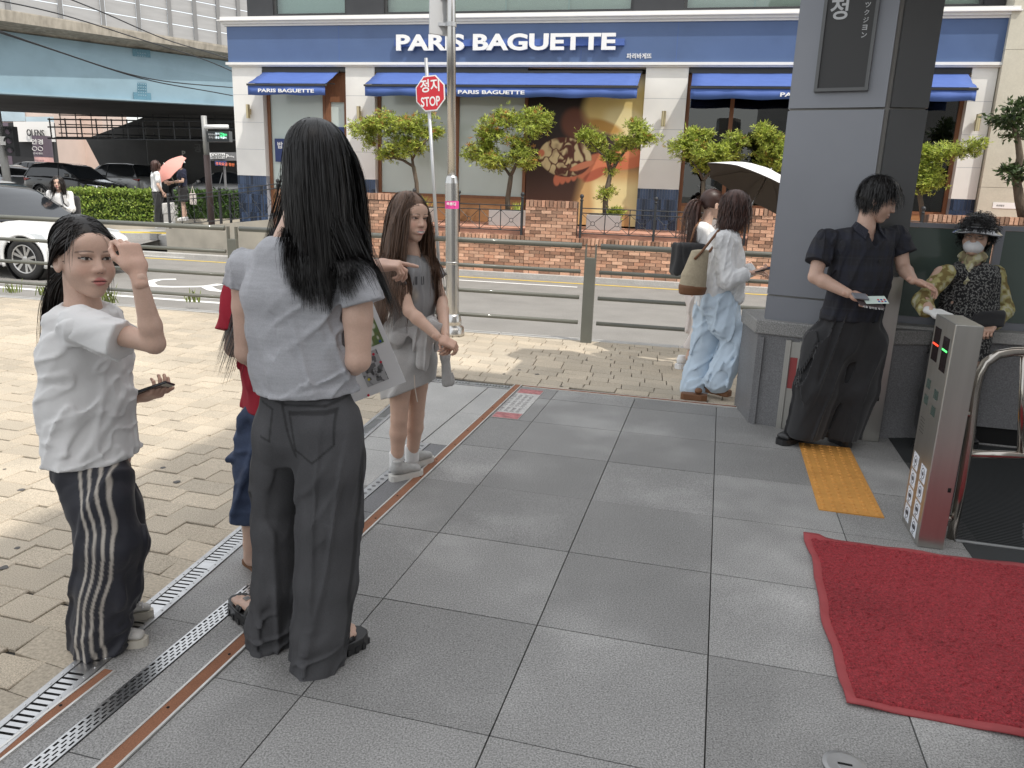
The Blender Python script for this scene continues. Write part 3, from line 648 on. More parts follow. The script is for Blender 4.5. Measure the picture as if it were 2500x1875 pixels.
b = MB(); b.prism([lerp(CLt, CRt, E0)-.05*zz+.3*back, lerp(CLt, CRt, E1)-.05*zz+.3*back, lerp(CLt, CRt, E1)-.05*zz+12*back, lerp(CLt, CRt, E0)-.05*zz+12*back], .1*zz); b.build('carriageway', 'concrete_dark', fly)
# splice plates on the web
q = .5*.985+.0; wp0, wp1 = lerp(BLp, BRp, .575), lerp(TLp, TRp, .575); dg = (BRp-BLp)/np.linalg.norm(BRp-BLp)
sp = MB(); Hh = wp1-wp0; sp.box(wp0+Hh*.5-.03*back, .34, .03, np.linalg.norm(Hh)*.84, dg, back, Hh/np.linalg.norm(Hh)); sp.box(wp0+Hh*.08-.05*back, .62, .03, .26, dg, back); sp.box(wp0+Hh*.93-.05*back, .62, .03, .26, dg, back)
spl = sp.build('splice_plate', 'girder_plate', fly); bo = MB()
for i in range(16):
    for j in range(4): bo.box(wp0+Hh*(.1+.055*i)+dg*(-.12+.08*j)-.06*back, .035, .03, .035, dg, back)
o = bo.build('bolts', 'girder_blue', spl); o['kind'] = 'stuff'
# noise barrier: posts and panels
posts_x = [-330, -215, -105, 17, 131, 230, 318, 399, 468, 534, 594, 650]
def on_edge(x, extra):
    """point above the concrete edge at photograph column x, raised by extra px"""
    q = x/555.; p0 = lerp(CLt, CRt, q); return p0
ptops = []
hb = 2.35
for k, x in enumerate(posts_x):
    p = on_edge(x, 0)+.12*back; b = MB(); b.box(p+hb/2*zz, .14, .14, hb+.08, dg, back); ps = b.build('barrier_post', 'barrier_post', fly); ptops.append(p)
    b = MB(); b.box(p+(hb+.08)*zz, .22, .22, .05, dg, back); b.build('cap', 'barrier_post', ps)
for p, q in zip(ptops[:-1], ptops[1:]):
    L_ = np.linalg.norm(q-p); d = (q-p)/L_
    for r in range(5): b = MB(); z0 = hb*r/5+.02; b.prism([p+d*.08+z0*zz, q-d*.08+z0*zz, q-d*.08+(z0+hb/5-.035)*zz+.03*back, p+d*.08+(z0+hb/5-.035)*zz+.03*back], back*.05); b.build('barrier_panel', 'barrier_panel', fly)
# support wall deep under the deck
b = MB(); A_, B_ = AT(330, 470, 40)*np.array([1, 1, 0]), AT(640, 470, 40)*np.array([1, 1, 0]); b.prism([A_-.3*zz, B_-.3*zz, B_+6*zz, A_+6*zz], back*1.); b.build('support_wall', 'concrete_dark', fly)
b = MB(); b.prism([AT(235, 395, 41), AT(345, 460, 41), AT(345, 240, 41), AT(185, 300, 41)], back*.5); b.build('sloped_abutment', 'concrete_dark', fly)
# inspection catwalk
cw = thing('inspection_catwalk', AT(300, 340, 32)*np.array([1, 1, 0]), 'black steel inspection catwalk with mesh railing hung under the flyover', 'catwalk'); b = MB()
c1p = lambda x, y, Y=31.: at(x*.4219, y*.4219, Y)
for y0, y1 in ((690, 705), (735, 745), (800, 812)): b.tube([c1p(275, y0), c1p(1360, y1, 33.5)], .028, 5)
for y0, y1 in ((665, 690), (720, 740), (770, 800)): b.tube([c1p(340, y0, 33), c1p(1360, y1, 35)], .022, 5)
b.build('rail', 'iron', cw); b = MB()
for k in range(13):
    q = k/12; Y = 31+2.5*q; b = MB(); b.tube([c1p(285+1075*q, 683+18*q, Y), c1p(300+1070*q, 805+10*q, Y)], .028, 5)
    b.build('stanchion', 'iron', cw); b = MB()
    if k: b.tube([c1p(255+1080*q, 650+20*q, Y+2), c1p(270+1070*q, 790+10*q, Y+2)], .02, 5); b.build('stanchion', 'iron', cw)
b = MB(); b.prism([c1p(300, 806), c1p(1370, 816, 33.5), c1p(1370, 806, 35.5), c1p(330, 796, 33)], .04*zz); b.build('walkway', 'iron', cw)
# ---- sunny shops seen beyond the flyover
mat('shop_white', (.78, .77, .75), .7); mat('shop_dark', (.02, .02, .022), .5); mat('shop_pink', (.62, .50, .44), .8, var=.06, vscale=1.); mat('shop_glass', (.42, .52, .58), .2, var=.2, vscale=.6); mat('ad_dark', (.13, .10, .13), .6); mat('ad_pink', (.70, .42, .40), .6)
def pbox(name, x0, y0, x1, y1, Y, m_, parent, th=.4):                # upright slab seen between two crop pixels at distance Y
    a = at(x0, y1, Y); c = at(x1, y1, Y); zt = at(x0, y0, Y)[2]; zt2 = at(x1, y0, Y)[2]; b = MB(); b.prism([a, c, np.array([c[0], c[1], zt2]), np.array([a[0], a[1], zt])], np.array([0, th, 0])); return b.build(name, m_, parent)
c1 = .4219
s1_ = thing('optician_shop', at(70, 400, 44)*np.array([1, 1, 0]), 'small optician shop with white sign board at the far left', 'building')
pbox('wall', -250, 180, 145, 430, 45, 'shop_pink', s1_, 3); pbox('upper_window', -250, 262, 62, 296, 44.9, 'shop_glass', s1_, .05); pbox('shopfront', 36, 300, 140, 430, 44.6, 'shop_dark', s1_, .3); pbox('side_panel', -250, 300, 35, 430, 44.7, 'ad_dark', s1_, .3)
sb = pbox('sign_board', 38, 297, 131, 346, 44.2, 'shop_white', s1_, .2); p = at(67, 332, 44.1); text('lettering', 'OLENS', p, np.array([1., 0, -.02]), zz, .36, 'shop_dark', sb, .05, offset=.0, width=.95)
pbox('arch_window', 64, 285, 131, 300, 44.85, 'shop_glass', s1_, .05)
s2_ = thing('pink_stone_building', at(180, 400, 46)*np.array([1, 1, 0]), 'pinkish stone building beyond the flyover at the far left', 'building')
pbox('wall', 131, 270, 262, 430, 48, 'shop_pink', s2_, 3); pbox('window', 170, 382, 188, 402, 47.9, 'shop_glass', s2_, .08); pbox('awning_box', 169, 374, 189, 382, 47.8, 'shop_white', s2_, .2)
pbox('door', 122, 370, 140, 405, 47.7, 'shop_dark', s2_, .1)
ac = thing('advert_column', at(108, 400, 42)*np.array([1, 1, 0]), 'round advertising column with black and pink glasses advert', 'advert'); p = at(109, 402, 42); r_ = .44
b = MB(); b.lathe(np.array([p[0], p[1], p[2]-.6]), [(r_, 0), (r_, .98)], 20); b.build('lower_panel', 'ad_pink', ac); b = MB(); b.lathe(np.array([p[0], p[1], p[2]+.38]), [(r_+.01, 0), (r_+.01, 1.05), (r_+.01, 1.06)], 20); b.build('upper_panel', 'ad_dark', ac)
text('lettering', '안경', p+np.array([-.28, -r_-.02, 1.0]), np.array([1., 0, 0]), zz, .26, 'shop_white', ac, .01, offset=.02, width=.6)
gl = MB()
for sx in (-.15, .15): gl.tube([p+np.array([sx+.12*math.cos(a), -r_-.03, .78+.10*math.sin(a)]) for a in np.linspace(0, 6.283, 15)], .014, 4, cap=False)
gl.build('glasses_print', 'shop_white', ac); text('lettering', '난시 렌즈', p+np.array([-.25, -r_-.02, .5]), np.array([1., 0, 0]), zz, .1, 'shop_white', ac, .01, width=.5); text('lettering', '검안 피팅', p+np.array([-.25, -r_-.02, .15]), np.array([1., 0, 0]), zz, .09, 'ad_dark', ac, .01, width=.5)
# traffic signal
mat('signal_dark', (.03, .032, .034), .6); mat('pole_grey', (.36, .36, .35), .55, .3, var=.08)
ts = thing('traffic_signal', at(17, 402, 30)*np.array([1, 1, 0]), 'traffic signal on grey pole at the left edge', 'traffic light'); p = at(17, 410, 30); b = MB(); b.tube([np.array([p[0], p[1], -.1]), np.array([p[0]-.15, p[1], 4.2])], .14, 10); b.build('pole', 'pole_grey', ts, smooth=True)
pc = at(29, 345, 29.9); b = MB(); b.box(pc, .34, .3, 1.05); h_ = b.build('head', 'signal_dark', ts)
for k in range(3): c = pc+np.array([0, -.16, .33-.33*k]); b = MB(); b.tube([c+.12*np.array([math.cos(a), 0, math.sin(a)])-np.array([0, .1, 0]) for a in np.linspace(-.2, 3.34, 10)], .03, 4); b.build('visor', 'signal_dark', h_); b = MB(); b.lathe(c, [(.10, 0), (.09, .03)], 12, ax=(0, -1, 0)); b.build('lens', 'ad_dark', h_)
pbox('sign_plate', 0, 333, 14, 354, 29.7, 'shop_white', ts, .03)
# ---- cars
mat('tyre', (.02, .02, .02), .85); mat('rim', (.55, .54, .52), .3, .9); mat('rim_dark', (.04, .04, .042), .5); mat('car_glass', (.015, .018, .022), .08, spec=.8); mat('car_white', (.74, .74, .73), .25, coat=.6); mat('car_grey', (.26, .27, .28), .3, .3, coat=.6); mat('car_silver', (.36, .36, .36), .35, .5, coat=.5); mat('car_black', (.012, .012, .014), .18, coat=.8); mat('lamp_red', (.30, .02, .02), .25, coat=.5); mat('lamp_clear', (.55, .58, .60), .12, coat=.8); mat('trim_black', (.015, .015, .016), .5); mat('plate', (.65, .65, .62), .5)
def tmp_dg(*obs):                                               # evaluate a few objects alone (fast)
    s2 = bpy.data.scenes.get('tmp') or bpy.data.scenes.new('tmp')
    for o in list(s2.collection.objects): s2.collection.objects.unlink(o)
    for o in obs: s2.collection.objects.link(o)
    with bpy.context.temp_override(scene=s2, view_layer=s2.view_layers[0]): return bpy.context.evaluated_depsgraph_get()
def car(name, pos, yaw, Ln, Wd, Ht, paint, label, suv=False, detail=False, group='cars under and beside the flyover'):
    """pos: ground point under the middle; yaw: heading of the bonnet in the ground plane"""
    t = thing(name, pos, label, 'car', group); X = np.array([math.cos(yaw), math.sin(yaw), 0]); Yv = np.array([-math.sin(yaw), math.cos(yaw), 0]); pos = np.asarray(pos, float)
    P = lambda x, y, z: pos + x*X + y*Yv + z*zz
    h = Ln/2; w = Wd/2; bel = Ht*(.62 if not suv else .64)
    st = [(h, .34, .50, .60), (h-.06, .24, .62, .80), (h-.25, .20, .70, .92), (h-.6, .19, bel-.18, .97), (h-1.1, .19, bel-.06, 1.), (h-1.5, .19, bel, 1.), (0, .19, bel+.02, 1.), (-h+1.2, .19, bel+.05, 1.), (-h+.55, .20, bel+.07 if not suv else bel+.06, .98), (-h+.15, .24, bel+.03, .93), (-h, .36, bel-.10, .84)]
    xs = np.linspace(h, -h, 90 if detail else 56); S = np.array(st)[::-1]; prof = [np.interp(xs, S[:, 0], S[:, k]) for k in (1, 2, 3)]
    kk = np.array([.25, .5, .25]); prof = [np.concatenate([q[:1], np.convolve(q, kk, 'valid'), q[-1:]]) for q in prof]
    vs_, fs = [], []; ra = .335; wx = (h-.74, -h+.86); side = [(.80, 0), (.95, .05), (.985, .16), (.995, .30), (1., .45), (1., .60), (.992, .74), (.975, .87), (.93, .97), (.80, 1.015), (.50, 1.03)]
    for i, x in enumerate(xs):
        zl, zb, wf = prof[0][i], prof[1][i], prof[2][i]*w; sec = [(-a*wf, zl+(zb-zl)*c) for a, c in side]; sec = sec+[(-a, c) for a, c in sec[::-1]]; vs_ += [(x, a, c) for a, c in sec]
    NC = 2*len(side); lv = np.array(vs_); fs = [(i*NC+k, (i+1)*NC+k, (i+1)*NC+(k+1) % NC, i*NC+(k+1) % NC) for i in range(len(xs)-1) for k in range(NC)] + [tuple(range(NC)), tuple(range((len(xs)-1)*NC, len(xs)*NC))[::-1]]
    def in_arch(fc): c = lv[list(fc)].mean(0); return abs(c[1]) > w*.6 and any(math.hypot(c[0]-x, c[2]-ra) < ra+.045 for x in wx)
    fs = [fc[::-1] for fc in fs if len(fc) > 4 or not in_arch(fc)]
    body = mesh_obj('body', [P(*q) for q in vs_], fs, paint, t, smooth=True)
    for x in wx:
        for sgn in (-1, 1):
            b = MB(); b.tube([P(x+(ra+.05)*math.cos(a), sgn*(np.interp(x+(ra+.05)*math.cos(a), S[:, 0], S[:, 3])*w*.995), max(.2, ra+(ra+.05)*math.sin(a))) for a in np.linspace(-.35, math.pi+.35, 22)], .028, 6); b.build('arch_trim', paint, t, smooth=True)
            b = MB(); b.lathe(P(x, sgn*(w*.55), ra), [(ra+.055, 0), (ra+.055, w*.40)], 24, ax=Yv*sgn); b.f = b.f[:-1]; b.build('wheel_well', 'trim_black', t)
    # greenhouse
    if suv: gp = [(h-1.25, bel-.02, .90), (h-1.85, Ht-.10, .80), (h-2.3, Ht-.01, .76), (-h+1.1, Ht, .75), (-h+.45, Ht-.06, .74), (-h+.12, bel+.05, .86)]
    else: gp = [(h-1.15, bel-.03, .90), (h-1.95, Ht-.09, .74), (h-2.35, Ht-.01, .71), (-h+1.75, Ht-.02, .70), (-h+1.2, Ht-.12, .70), (-h+.50, bel+.08, .84)]
    gx = np.linspace(gp[0][0], gp[-1][0], 22); GP = np.array(gp)[::-1]; zt = np.interp(gx, GP[:, 0], GP[:, 1]); wt = np.interp(gx, GP[:, 0], GP[:, 2])
    vg = []; NG = 8
    for i, x in enumerate(gx):
        zb = np.interp(x, S[:, 0], S[:, 2])-.04; hh = max(zt[i]-zb, .01); tw = w*(.93-(.93-wt[i])*min(1, hh/(Ht-bel)))
        vg += [P(x, a, c) for a, c in ((-w*.93, zb), (-(w*.93*.4+tw*.6), zb+hh*.6), (-tw, zb+hh*.93), (-tw*.85, zb+hh), (tw*.85, zb+hh), (tw, zb+hh*.93), (w*.93*.4+tw*.6, zb+hh*.6), (w*.93, zb))]
    fg = [(i*NG+k, (i+1)*NG+k, (i+1)*NG+k+1, i*NG+k+1) for i in range(len(gx)-1) for k in range(NG-1)]
    mesh_obj('windows', vg, fg, 'car_glass', t, smooth=True)
    # roof skin and pillars
    i0, i1 = (6, 18) if suv else (7, 15); b = MB(); vr = []
    for i in range(i0, i1+1):
        x = gx[i]; zb = np.interp(x, S[:, 0], S[:, 2])-.04; hh = zt[i]-zb; tw = w*(.93-(.93-wt[i])*min(1, hh/(Ht-bel))); vr += [P(x, a*tw, zb+hh*c+.006) for a, c in ((-1.012, .90), (-.85, 1.0), (.85, 1.0), (1.012, .90))]
    b.add(vr, [(i*4+k, (i+1)*4+k, (i+1)*4+k+1, i*4+k+1) for i in range(i1-i0) for k in range(3)]); b.build('roof', paint, t, smooth=True)
    b = MB()
    for sgn in (-1, 1):
        for xa, xb in ((h-1.15, gx[i0]), (-.15, -.22), (gp[-1][0]+.02, gx[i1])):
            za = np.interp(xa, S[:, 0], S[:, 2])-.03; hb_ = np.interp(xb, GP[:, 0], GP[:, 1]); tw = w*np.interp(xb, GP[:, 0], GP[:, 2]); b.tube([P(xa, sgn*w*.935, za), P(xb, sgn*(tw+.012), hb_-.05)], .03 if xa != -.15 else .02, 6)
    b.build('pillars', paint if not suv else 'trim_black', t)
    for x in wx:
        for sgn in (-1, 1):
            c = P(x, sgn*(w-.13), ra-.005); ax = Yv*sgn; b = MB(); b.lathe(c-ax*.1, [(ra*.66, 0), (ra*.94, .0), (ra, .03), (ra, .17), (ra*.94, .2), (ra*.70, .205), (ra*.68, .17)], 28, ax=ax); wh = b.build('wheel', 'tyre', t, smooth=True)
            b = MB(); b.lathe(c-ax*.02, [(ra*.69, 0), (ra*.69, .04)], 24, ax=ax); b.build('rim_back', 'rim_dark', wh)
            b = MB(); b.tube([c+ax*.09+(ra*.67)*(math.cos(a)*X+math.sin(a)*zz) for a in np.linspace(0, 6.2832, 29)], .014, 6, cap=False); b.lathe(c+ax*.05, [(.05, 0), (.045, .03), (.02, .035)], 12, ax=ax)
            ns = 10 if detail else 5
            for k in range(ns):
                a = 2*math.pi*(k//2)/(ns/2)+(.14 if k % 2 else -.14) if detail else 2*math.pi*k/ns; d_ = math.cos(a)*X+math.sin(a)*zz; a2 = a+(.10 if k % 2 else -.10) if detail else a; d2 = math.cos(a2)*X+math.sin(a2)*zz
                tn = np.cross(ax, d_); wd_ = .016 if detail else .028; b.prism([c+ax*.075+d_*.04-tn*wd_, c+ax*.075+d_*.04+tn*wd_, c+ax*.088+d2*ra*.66+tn*wd_*1.5, c+ax*.088+d2*ra*.66-tn*wd_*1.5], -ax*.02)
            b.build('rim', 'rim', wh)
    def surf_y(x, f_=.97): return np.interp(x, S[:, 0], S[:, 3])*w*f_
    for sgn in (-1, 1):
        zb = np.interp(h-.3, S[:, 0], S[:, 2]); b = MB()
        b.prism([P(h-.10, sgn*surf_y(h-.10, .72), .60), P(h-.30, sgn*(surf_y(h-.30)+.004), .585), P(h-.78, sgn*(surf_y(h-.78)+.006), .76), P(h-.40, sgn*(surf_y(h-.40)-.01), .725), P(h-.13, sgn*surf_y(h-.13, .76), .675)], sgn*Yv*.008+X*.012+zz*.004); hl = b.build('headlight', 'lamp_clear', t)
        b = MB(); b.lathe(P(h-.30, sgn*(surf_y(h-.30)-.04), .635), [(.045, 0), (.04, .06)], 10, ax=sgn*Yv+X*.5); b.build('lens', 'trim_black', hl)
        b = MB(); zr = bel-.08; b.prism([P(-h+.02, sgn*w*.35, zr), P(-h+.10, sgn*(w*.93), zr+.02), P(-h+.45, sgn*(w*.985+.004), zr+.0), P(-h+.13, sgn*(w*.935), zr-.10), P(-h+.03, sgn*w*.4, zr-.08)], -X*.012+sgn*Yv*.006); b.build('tail_light', 'lamp_red', t)
        b = MB(); b.box(P(h-1.55, sgn*(w+.10), bel+.08), .10, .19, .13, X, Yv); b.build('mirror', paint, t, bevel=.03)
        for x in (-.1, -1.05): b = MB(); b.box(P(x, sgn*(w+.005), bel-.12), .17, .02, .025, X, Yv); b.build('handle', paint, t)
    b = MB(); b.box(P(-h-.002, 0, .62), .012, .5, .11, X, Yv); b.build('number_plate', 'plate', t); b = MB(); b.box(P(h-.005, 0, .42), .03, Wd*.55, .18, X, Yv); b.build('grille', 'trim_black', t)
    b = MB(); b.box(P(-h+.03, 0, .34), .09, Wd*.8, .16, X, Yv); b.build('bumper', 'trim_black', t)
    return t
yr = math.atan2(bx[1], bx[0])
sw, tw_ = gs(62, 684, ROAD_Z); Lc = 4.7; c = W(sw-Lc/2+.74, tw_+.92, ROAD_Z); car('parked_car', c, yr, Lc, 1.86, 1.52, 'car_white', 'white car with ten spoke alloy wheel on the road behind the railing', detail=True, group='cars')
def carp(x, y, z=0.): p = gnd(x*c1, y*c1, z); return p
LOT = .40
lt = MB(); lt.add([W(-60, 15.2, ROAD_Z+.002), W(-13.4, 17.0, ROAD_Z+.002), W(-14.5, 25, LOT), W(-60, 25, LOT), W(20, 70, LOT), W(-60, 70, LOT), W(-6, 26.6, LOT)], [(0, 1, 2, 3), (3, 2, 6, 4, 5)]); lot = struct(lt.build('parking_lot', 'asphalt'))
b = MB(); b.quad(W(-22, 21.0, .18), W(-15.5, 21.3, .195), W(-15.5, 21.45, .205), W(-22, 21.15, .19)); b.build('bay_line', 'paint_white', lot)
def lotcar(px, Y, yaw, *a, **k): p = at(px, 440, Y); car('parked_car', np.array([p[0], p[1], LOT]), math.radians(yaw), *a, **k)
lotcar(2, 35.5, 150, 4.6, 1.85, 1.46, 'car_grey', 'light grey saloon car seen from behind at the left edge under the flyover')
lotcar(85, 41, 178, 4.6, 1.85, 1.66, 'car_grey', 'dark grey estate car parked behind the black hatchback', suv=True)
lotcar(190, 32.5, -14, 3.9, 1.75, 1.56, 'car_black', 'black hatchback with round headlamp parked left of the hedge', suv=True)
lotcar(292, 38, 158, 4.5, 1.88, 1.68, 'car_silver', 'grey sport utility car seen from behind beyond the hedge', suv=True)
lotcar(548, 37, 176, 4.6, 1.85, 1.48, 'car_silver', 'silver car behind the hedge beside the bakery corner')
lotcar(470, 43, 172, 4.5, 1.85, 1.6, 'car_black', 'black car parked behind the brown sign pole', suv=True)
# ---- far pavement, ramp, hedge
fp = MB(); z_ = .08
K0, K1 = np.array([*gs(240, 588, ROAD_Z)]), np.array([*gs(393, 590, ROAD_Z)])
fp.prism([W(K0[0]-.4, K0[1]-.3, -.2), W(K1[0], K1[1]-.1, -.2), W(-8.6, 15.05, -.2), W(-8.6, 24, -.2), W(-17.5, 26.5, -.2)], (.2+z_)*zz); far_pave = struct(fp.build('far_pavement', 'kerbstone'))
b = MB(); b.prism([W(K0[0]-.2, K0[1]+.25, z_+.004), W(K1[0]-.1, K1[1]+.35, z_+.004), W(K1[0]-.1, K1[1]+1.0, z_+.004), W(K0[0]-.3, K0[1]+.95, z_+.004)], .006*zz); b.build('tactile_strip', 'paint_yellow', far_pave)
for k in range(5): b = MB(); a = lerp(W(K0[0]-.42, K0[1]-.33, 0), W(K1[0], K1[1]-.13, 0), k/5); c = lerp(W(K0[0]-.42, K0[1]-.33, 0), W(K1[0], K1[1]-.13, 0), (k+.985)/5); b.prism([a-.1*zz, c-.1*zz, c+(z_+.03)*zz, a+(z_+.03)*zz], bn*.18); b.build('kerb_stone', 'granite_light', far_pave)
rp = thing('ramp_wall', W(-10.5, 16, 0), 'beige concrete ramp rising to the bakery entrance', 'ramp')
R0, R1 = W(-12.25, 16.55, 0), W(-8.45, 15.12, 0); b = MB(); b.prism([R0-.2*zz, R1-.2*zz, R1+.80*zz, R0+.36*zz], bn*.22); b.build('side_wall', 'ramp_concrete', rp)
b = MB(); b.prism([R0+.2*bn+.30*zz, R1+.2*bn+.74*zz, R1+bn*2.0+.74*zz, R0+bn*2.0+.30*zz], -.2*zz); b.build('ramp_surface', 'kerbstone', rp)
rl = iron_rail([lerp(R0, R1, q)+.10*bn+(.36+.44*q)*zz for q in (.02, .5, .98)], 'black iron railing on the sloping ramp left of the bakery', R0, zt=.72, zb=.08, group=None)
rl2 = iron_rail([W(-11.6, 18.3, .38), W(-10.2, 17.6, .55)], 'short black iron railing beside the bakery corner plinth', W(-11, 18, .4), zt=.72, zb=.08, group=None)
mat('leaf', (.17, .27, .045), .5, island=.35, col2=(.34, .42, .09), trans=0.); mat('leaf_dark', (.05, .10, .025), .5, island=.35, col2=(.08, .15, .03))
def leaf_box(c, hx, hy, hz, ax, ay, n_, size, seed, jitter=.06):
    """shrub clipped to a box: small folded leaves over its surface and just below"""
    r = np.random.default_rng(seed); v = []; f = []
    for k in range(n_):
        p = r.uniform(-1, 1, 3); fcs = r.integers(0, 4); s_ = [1, 1, 1]
        if fcs < 2: p[2] = 1-abs(r.normal(0, .10))
        else: p[1 if fcs == 2 else 0] = (-1 if fcs == 2 else r.choice([-1, 1]))*(1-abs(r.normal(0, .12)))
        q = c + p[0]*hx*ax + p[1]*hy*ay + p[2]*hz*zz + r.normal(0, jitter*.5, 3)*(1+.6*math.sin(7*p[0]))
        d = r.normal(0, 1, 3); d[2] = abs(d[2])+.3; d /= np.linalg.norm(d); e = np.cross(d, r.normal(0, 1, 3)); e /= np.linalg.norm(e)+1e-6; s2 = size*r.uniform(.7, 1.35); o = len(v)
        v += [q, q+d*s2*.5+e*s2*.3, q+d*s2, q+d*s2*.5-e*s2*.3]; f.append((o, o+1, o+2, o+3))
    return v, f
def hedge(label, p0, p1, dep, h0, h1, m_, n_, seed, size=.075):
    t = thing('hedge', p0, label, 'hedge'); L_ = np.linalg.norm(p1-p0); ax = (p1-p0)/L_; ay = np.cross(zz, ax)
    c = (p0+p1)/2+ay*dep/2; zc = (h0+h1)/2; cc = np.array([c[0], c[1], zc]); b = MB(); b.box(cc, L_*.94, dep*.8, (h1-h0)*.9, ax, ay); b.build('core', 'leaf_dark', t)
    v, f = leaf_box(cc, L_/2, dep/2, (h1-h0)/2, ax, ay, n_, size, seed); o = mesh_obj('foliage', v, f, m_, t); o['kind'] = 'stuff'
    b = MB(); b.box(np.array([c[0], c[1], h0-.12]), L_, dep*1.05, .26, ax, ay); b.build('planter_kerb', 'ramp_concrete', t)
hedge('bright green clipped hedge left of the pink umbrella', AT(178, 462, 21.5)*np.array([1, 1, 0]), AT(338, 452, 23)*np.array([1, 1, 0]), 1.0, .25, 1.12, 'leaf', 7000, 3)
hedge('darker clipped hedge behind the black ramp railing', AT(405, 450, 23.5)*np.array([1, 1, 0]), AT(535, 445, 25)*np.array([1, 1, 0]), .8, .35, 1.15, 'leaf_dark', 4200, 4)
# ---- parking lot signs under the deck and the electronic sign pole
mat('led_black', (.02, .025, .028), .3); mat('pole_brown', (.09, .06, .055), .5); mat('sign_glow_g', (.05, .5, .2), .5, emit=(.1, 1, .35, 1.6)); mat('sign_glow_w', (.6, .6, .6), .5, emit=(.8, .95, 1, 1.3)); mat('sign_glow_r', (.5, .1, .05), .5, emit=(1, .25, .08, .9)); mat('sign_grey', (.16, .16, .165), .5)
es = thing('electronic_sign', AT(452, 460, 22)*np.array([1, 1, 0]), 'small black electronic parking sign hung from a brown pole', 'sign'); pb, ptp = AT(457, 470, 22.5), AT(440, 250, 22.5); b = MB()
b.tube([pb-.6*zz, lerp(pb, ptp, .62)], .09, 10); b.build('pole', 'pole_brown', es, smooth=True); b = MB(); b.tube([lerp(pb, ptp, .62), ptp], .075, 10); b.build('pole_top', 'pole_grey', es, smooth=True)
b = MB(); b.tube([AT(443, 274, 22.4), AT(493, 274, 22.4)], .06, 8); b.build('arm', 'letter_white', es, smooth=True)
bo = pbox('display', 505, 320, 560, 346, 22.3, 'led_black', es, .25); R_ = np.array([1., 0, -.03])
for k, (x, y, tx, m_, h_) in enumerate(((508, 330, '공영주차장', 'letter_white', .05), (510, 338, '주차가능', 'letter_white', .06), (526, 329, '만차', 'sign_glow_w', .06), (526, 338, '혼잡 여유', 'sign_glow_w', .06), (537, 329, '가능', 'sign_glow_g', .06), (537, 336, '여유', 'sign_glow_g', .07), (545, 331, '032', 'sign_glow_g', .05), (545, 338, '041', 'sign_glow_w', .05))): text('lettering', tx, at(x, y, 22.27), R_, zz, h_, m_, bo, .004)
ps = thing('parking_sign', at(520, 385, 27)*np.array([1, 1, 0]), 'grey parking fee sign with four white letter squares under the flyover', 'sign')
bd = pbox('board', 508, 372, 580, 392, 27.2, 'sign_grey', ps, .06)
for k, ch in enumerate('요금정산'): pq = pbox('letter_square', 513+9.3*k, 373.5, 521.5+9.3*k, 387.5, 27.1, 'letter_white', bd, .03); text('lettering', ch, at(514.2+9.3*k, 385.5, 27.06), R_, zz, .15, 'led_black', pq, .004, offset=.01)
text('lettering', 'P', at(552, 386, 27.1), R_, zz, .13, 'letter_white', bd, .01, offset=.02); text('lettering', 'Parking', at(558, 384, 27.1), R_, zz, .06, 'letter_white', bd, .01)
lb = pbox('led_board', 525, 393, 552, 404, 27.1, 'navy_print', ps, .05); text('lettering', '주차요금 정산', at(527, 403, 27.05), R_, zz, .10, 'sign_glow_r', lb, .004)
p = at(545, 402, 27.1); b = MB(); b.tube([np.array([p[0], p[1]+.1, -.1]), np.array([p[0], p[1]+.1, p[2]+.3])], .04, 6); b.build('post', 'sign_grey', ps)
pk = thing('wall_sign', at(450, 375, 39)*np.array([1, 1, 0]), 'dim public parking lettering on the dark wall under the flyover', 'sign'); text('lettering', '공영', at(475, 371, 38.9), R_, zz, .4, 'sign_grey', pk, .05, offset=.02); text('lettering', 'P', at(445, 381, 38.9), R_, zz, .25, 'plate', pk, .03, offset=.02)
# overhead cables
cb = thing('overhead_cables', at(300, 140, 15)*np.array([1, 1, 0]), 'thin black overhead cables sagging across the flyover', 'cable')
for k, (x0, y0, x1, y1, Y0, Y1, sag) in enumerate(((0, 76, 560, 214, 14, 20, .10), (0, 80, 560, 233, 14, 20, .06), (0, 2, 560, 172, 14, 20, -.05), (150, -10, 560, 145, 14, 20, .03))):
    a, e = at(x0, y0, Y0), at(x1, y1, Y1); b = MB(); b.tube([lerp(a, e, q)-sag*4*q*(1-q)*zz*2+.02*math.sin(9*q)*zz for q in np.linspace(-.15, 1.02, 22)], .012, 5); b.build('cable', 'iron', cb)
# ================================================================== street furniture and trees
mat('rail_paint', (.115, .118, .100), .5, var=.08, vscale=6, coat=.2); mat('chrome', (.56, .55, .53), .26, 1., var=.05, vscale=6); mat('galv', (.50, .51, .52), .45, .8, var=.1)
mat('sign_red', (.62, .02, .035), .45); mat('sign_back', (.55, .56, .57), .5, .4); mat('tape_pink', (.70, .06, .30), .5); mat('bark', (.11, .085, .062), .95, var=.35, vscale=18, stretch=(1, 1, .35), bump=.8, bscale=30, bdist=.02)
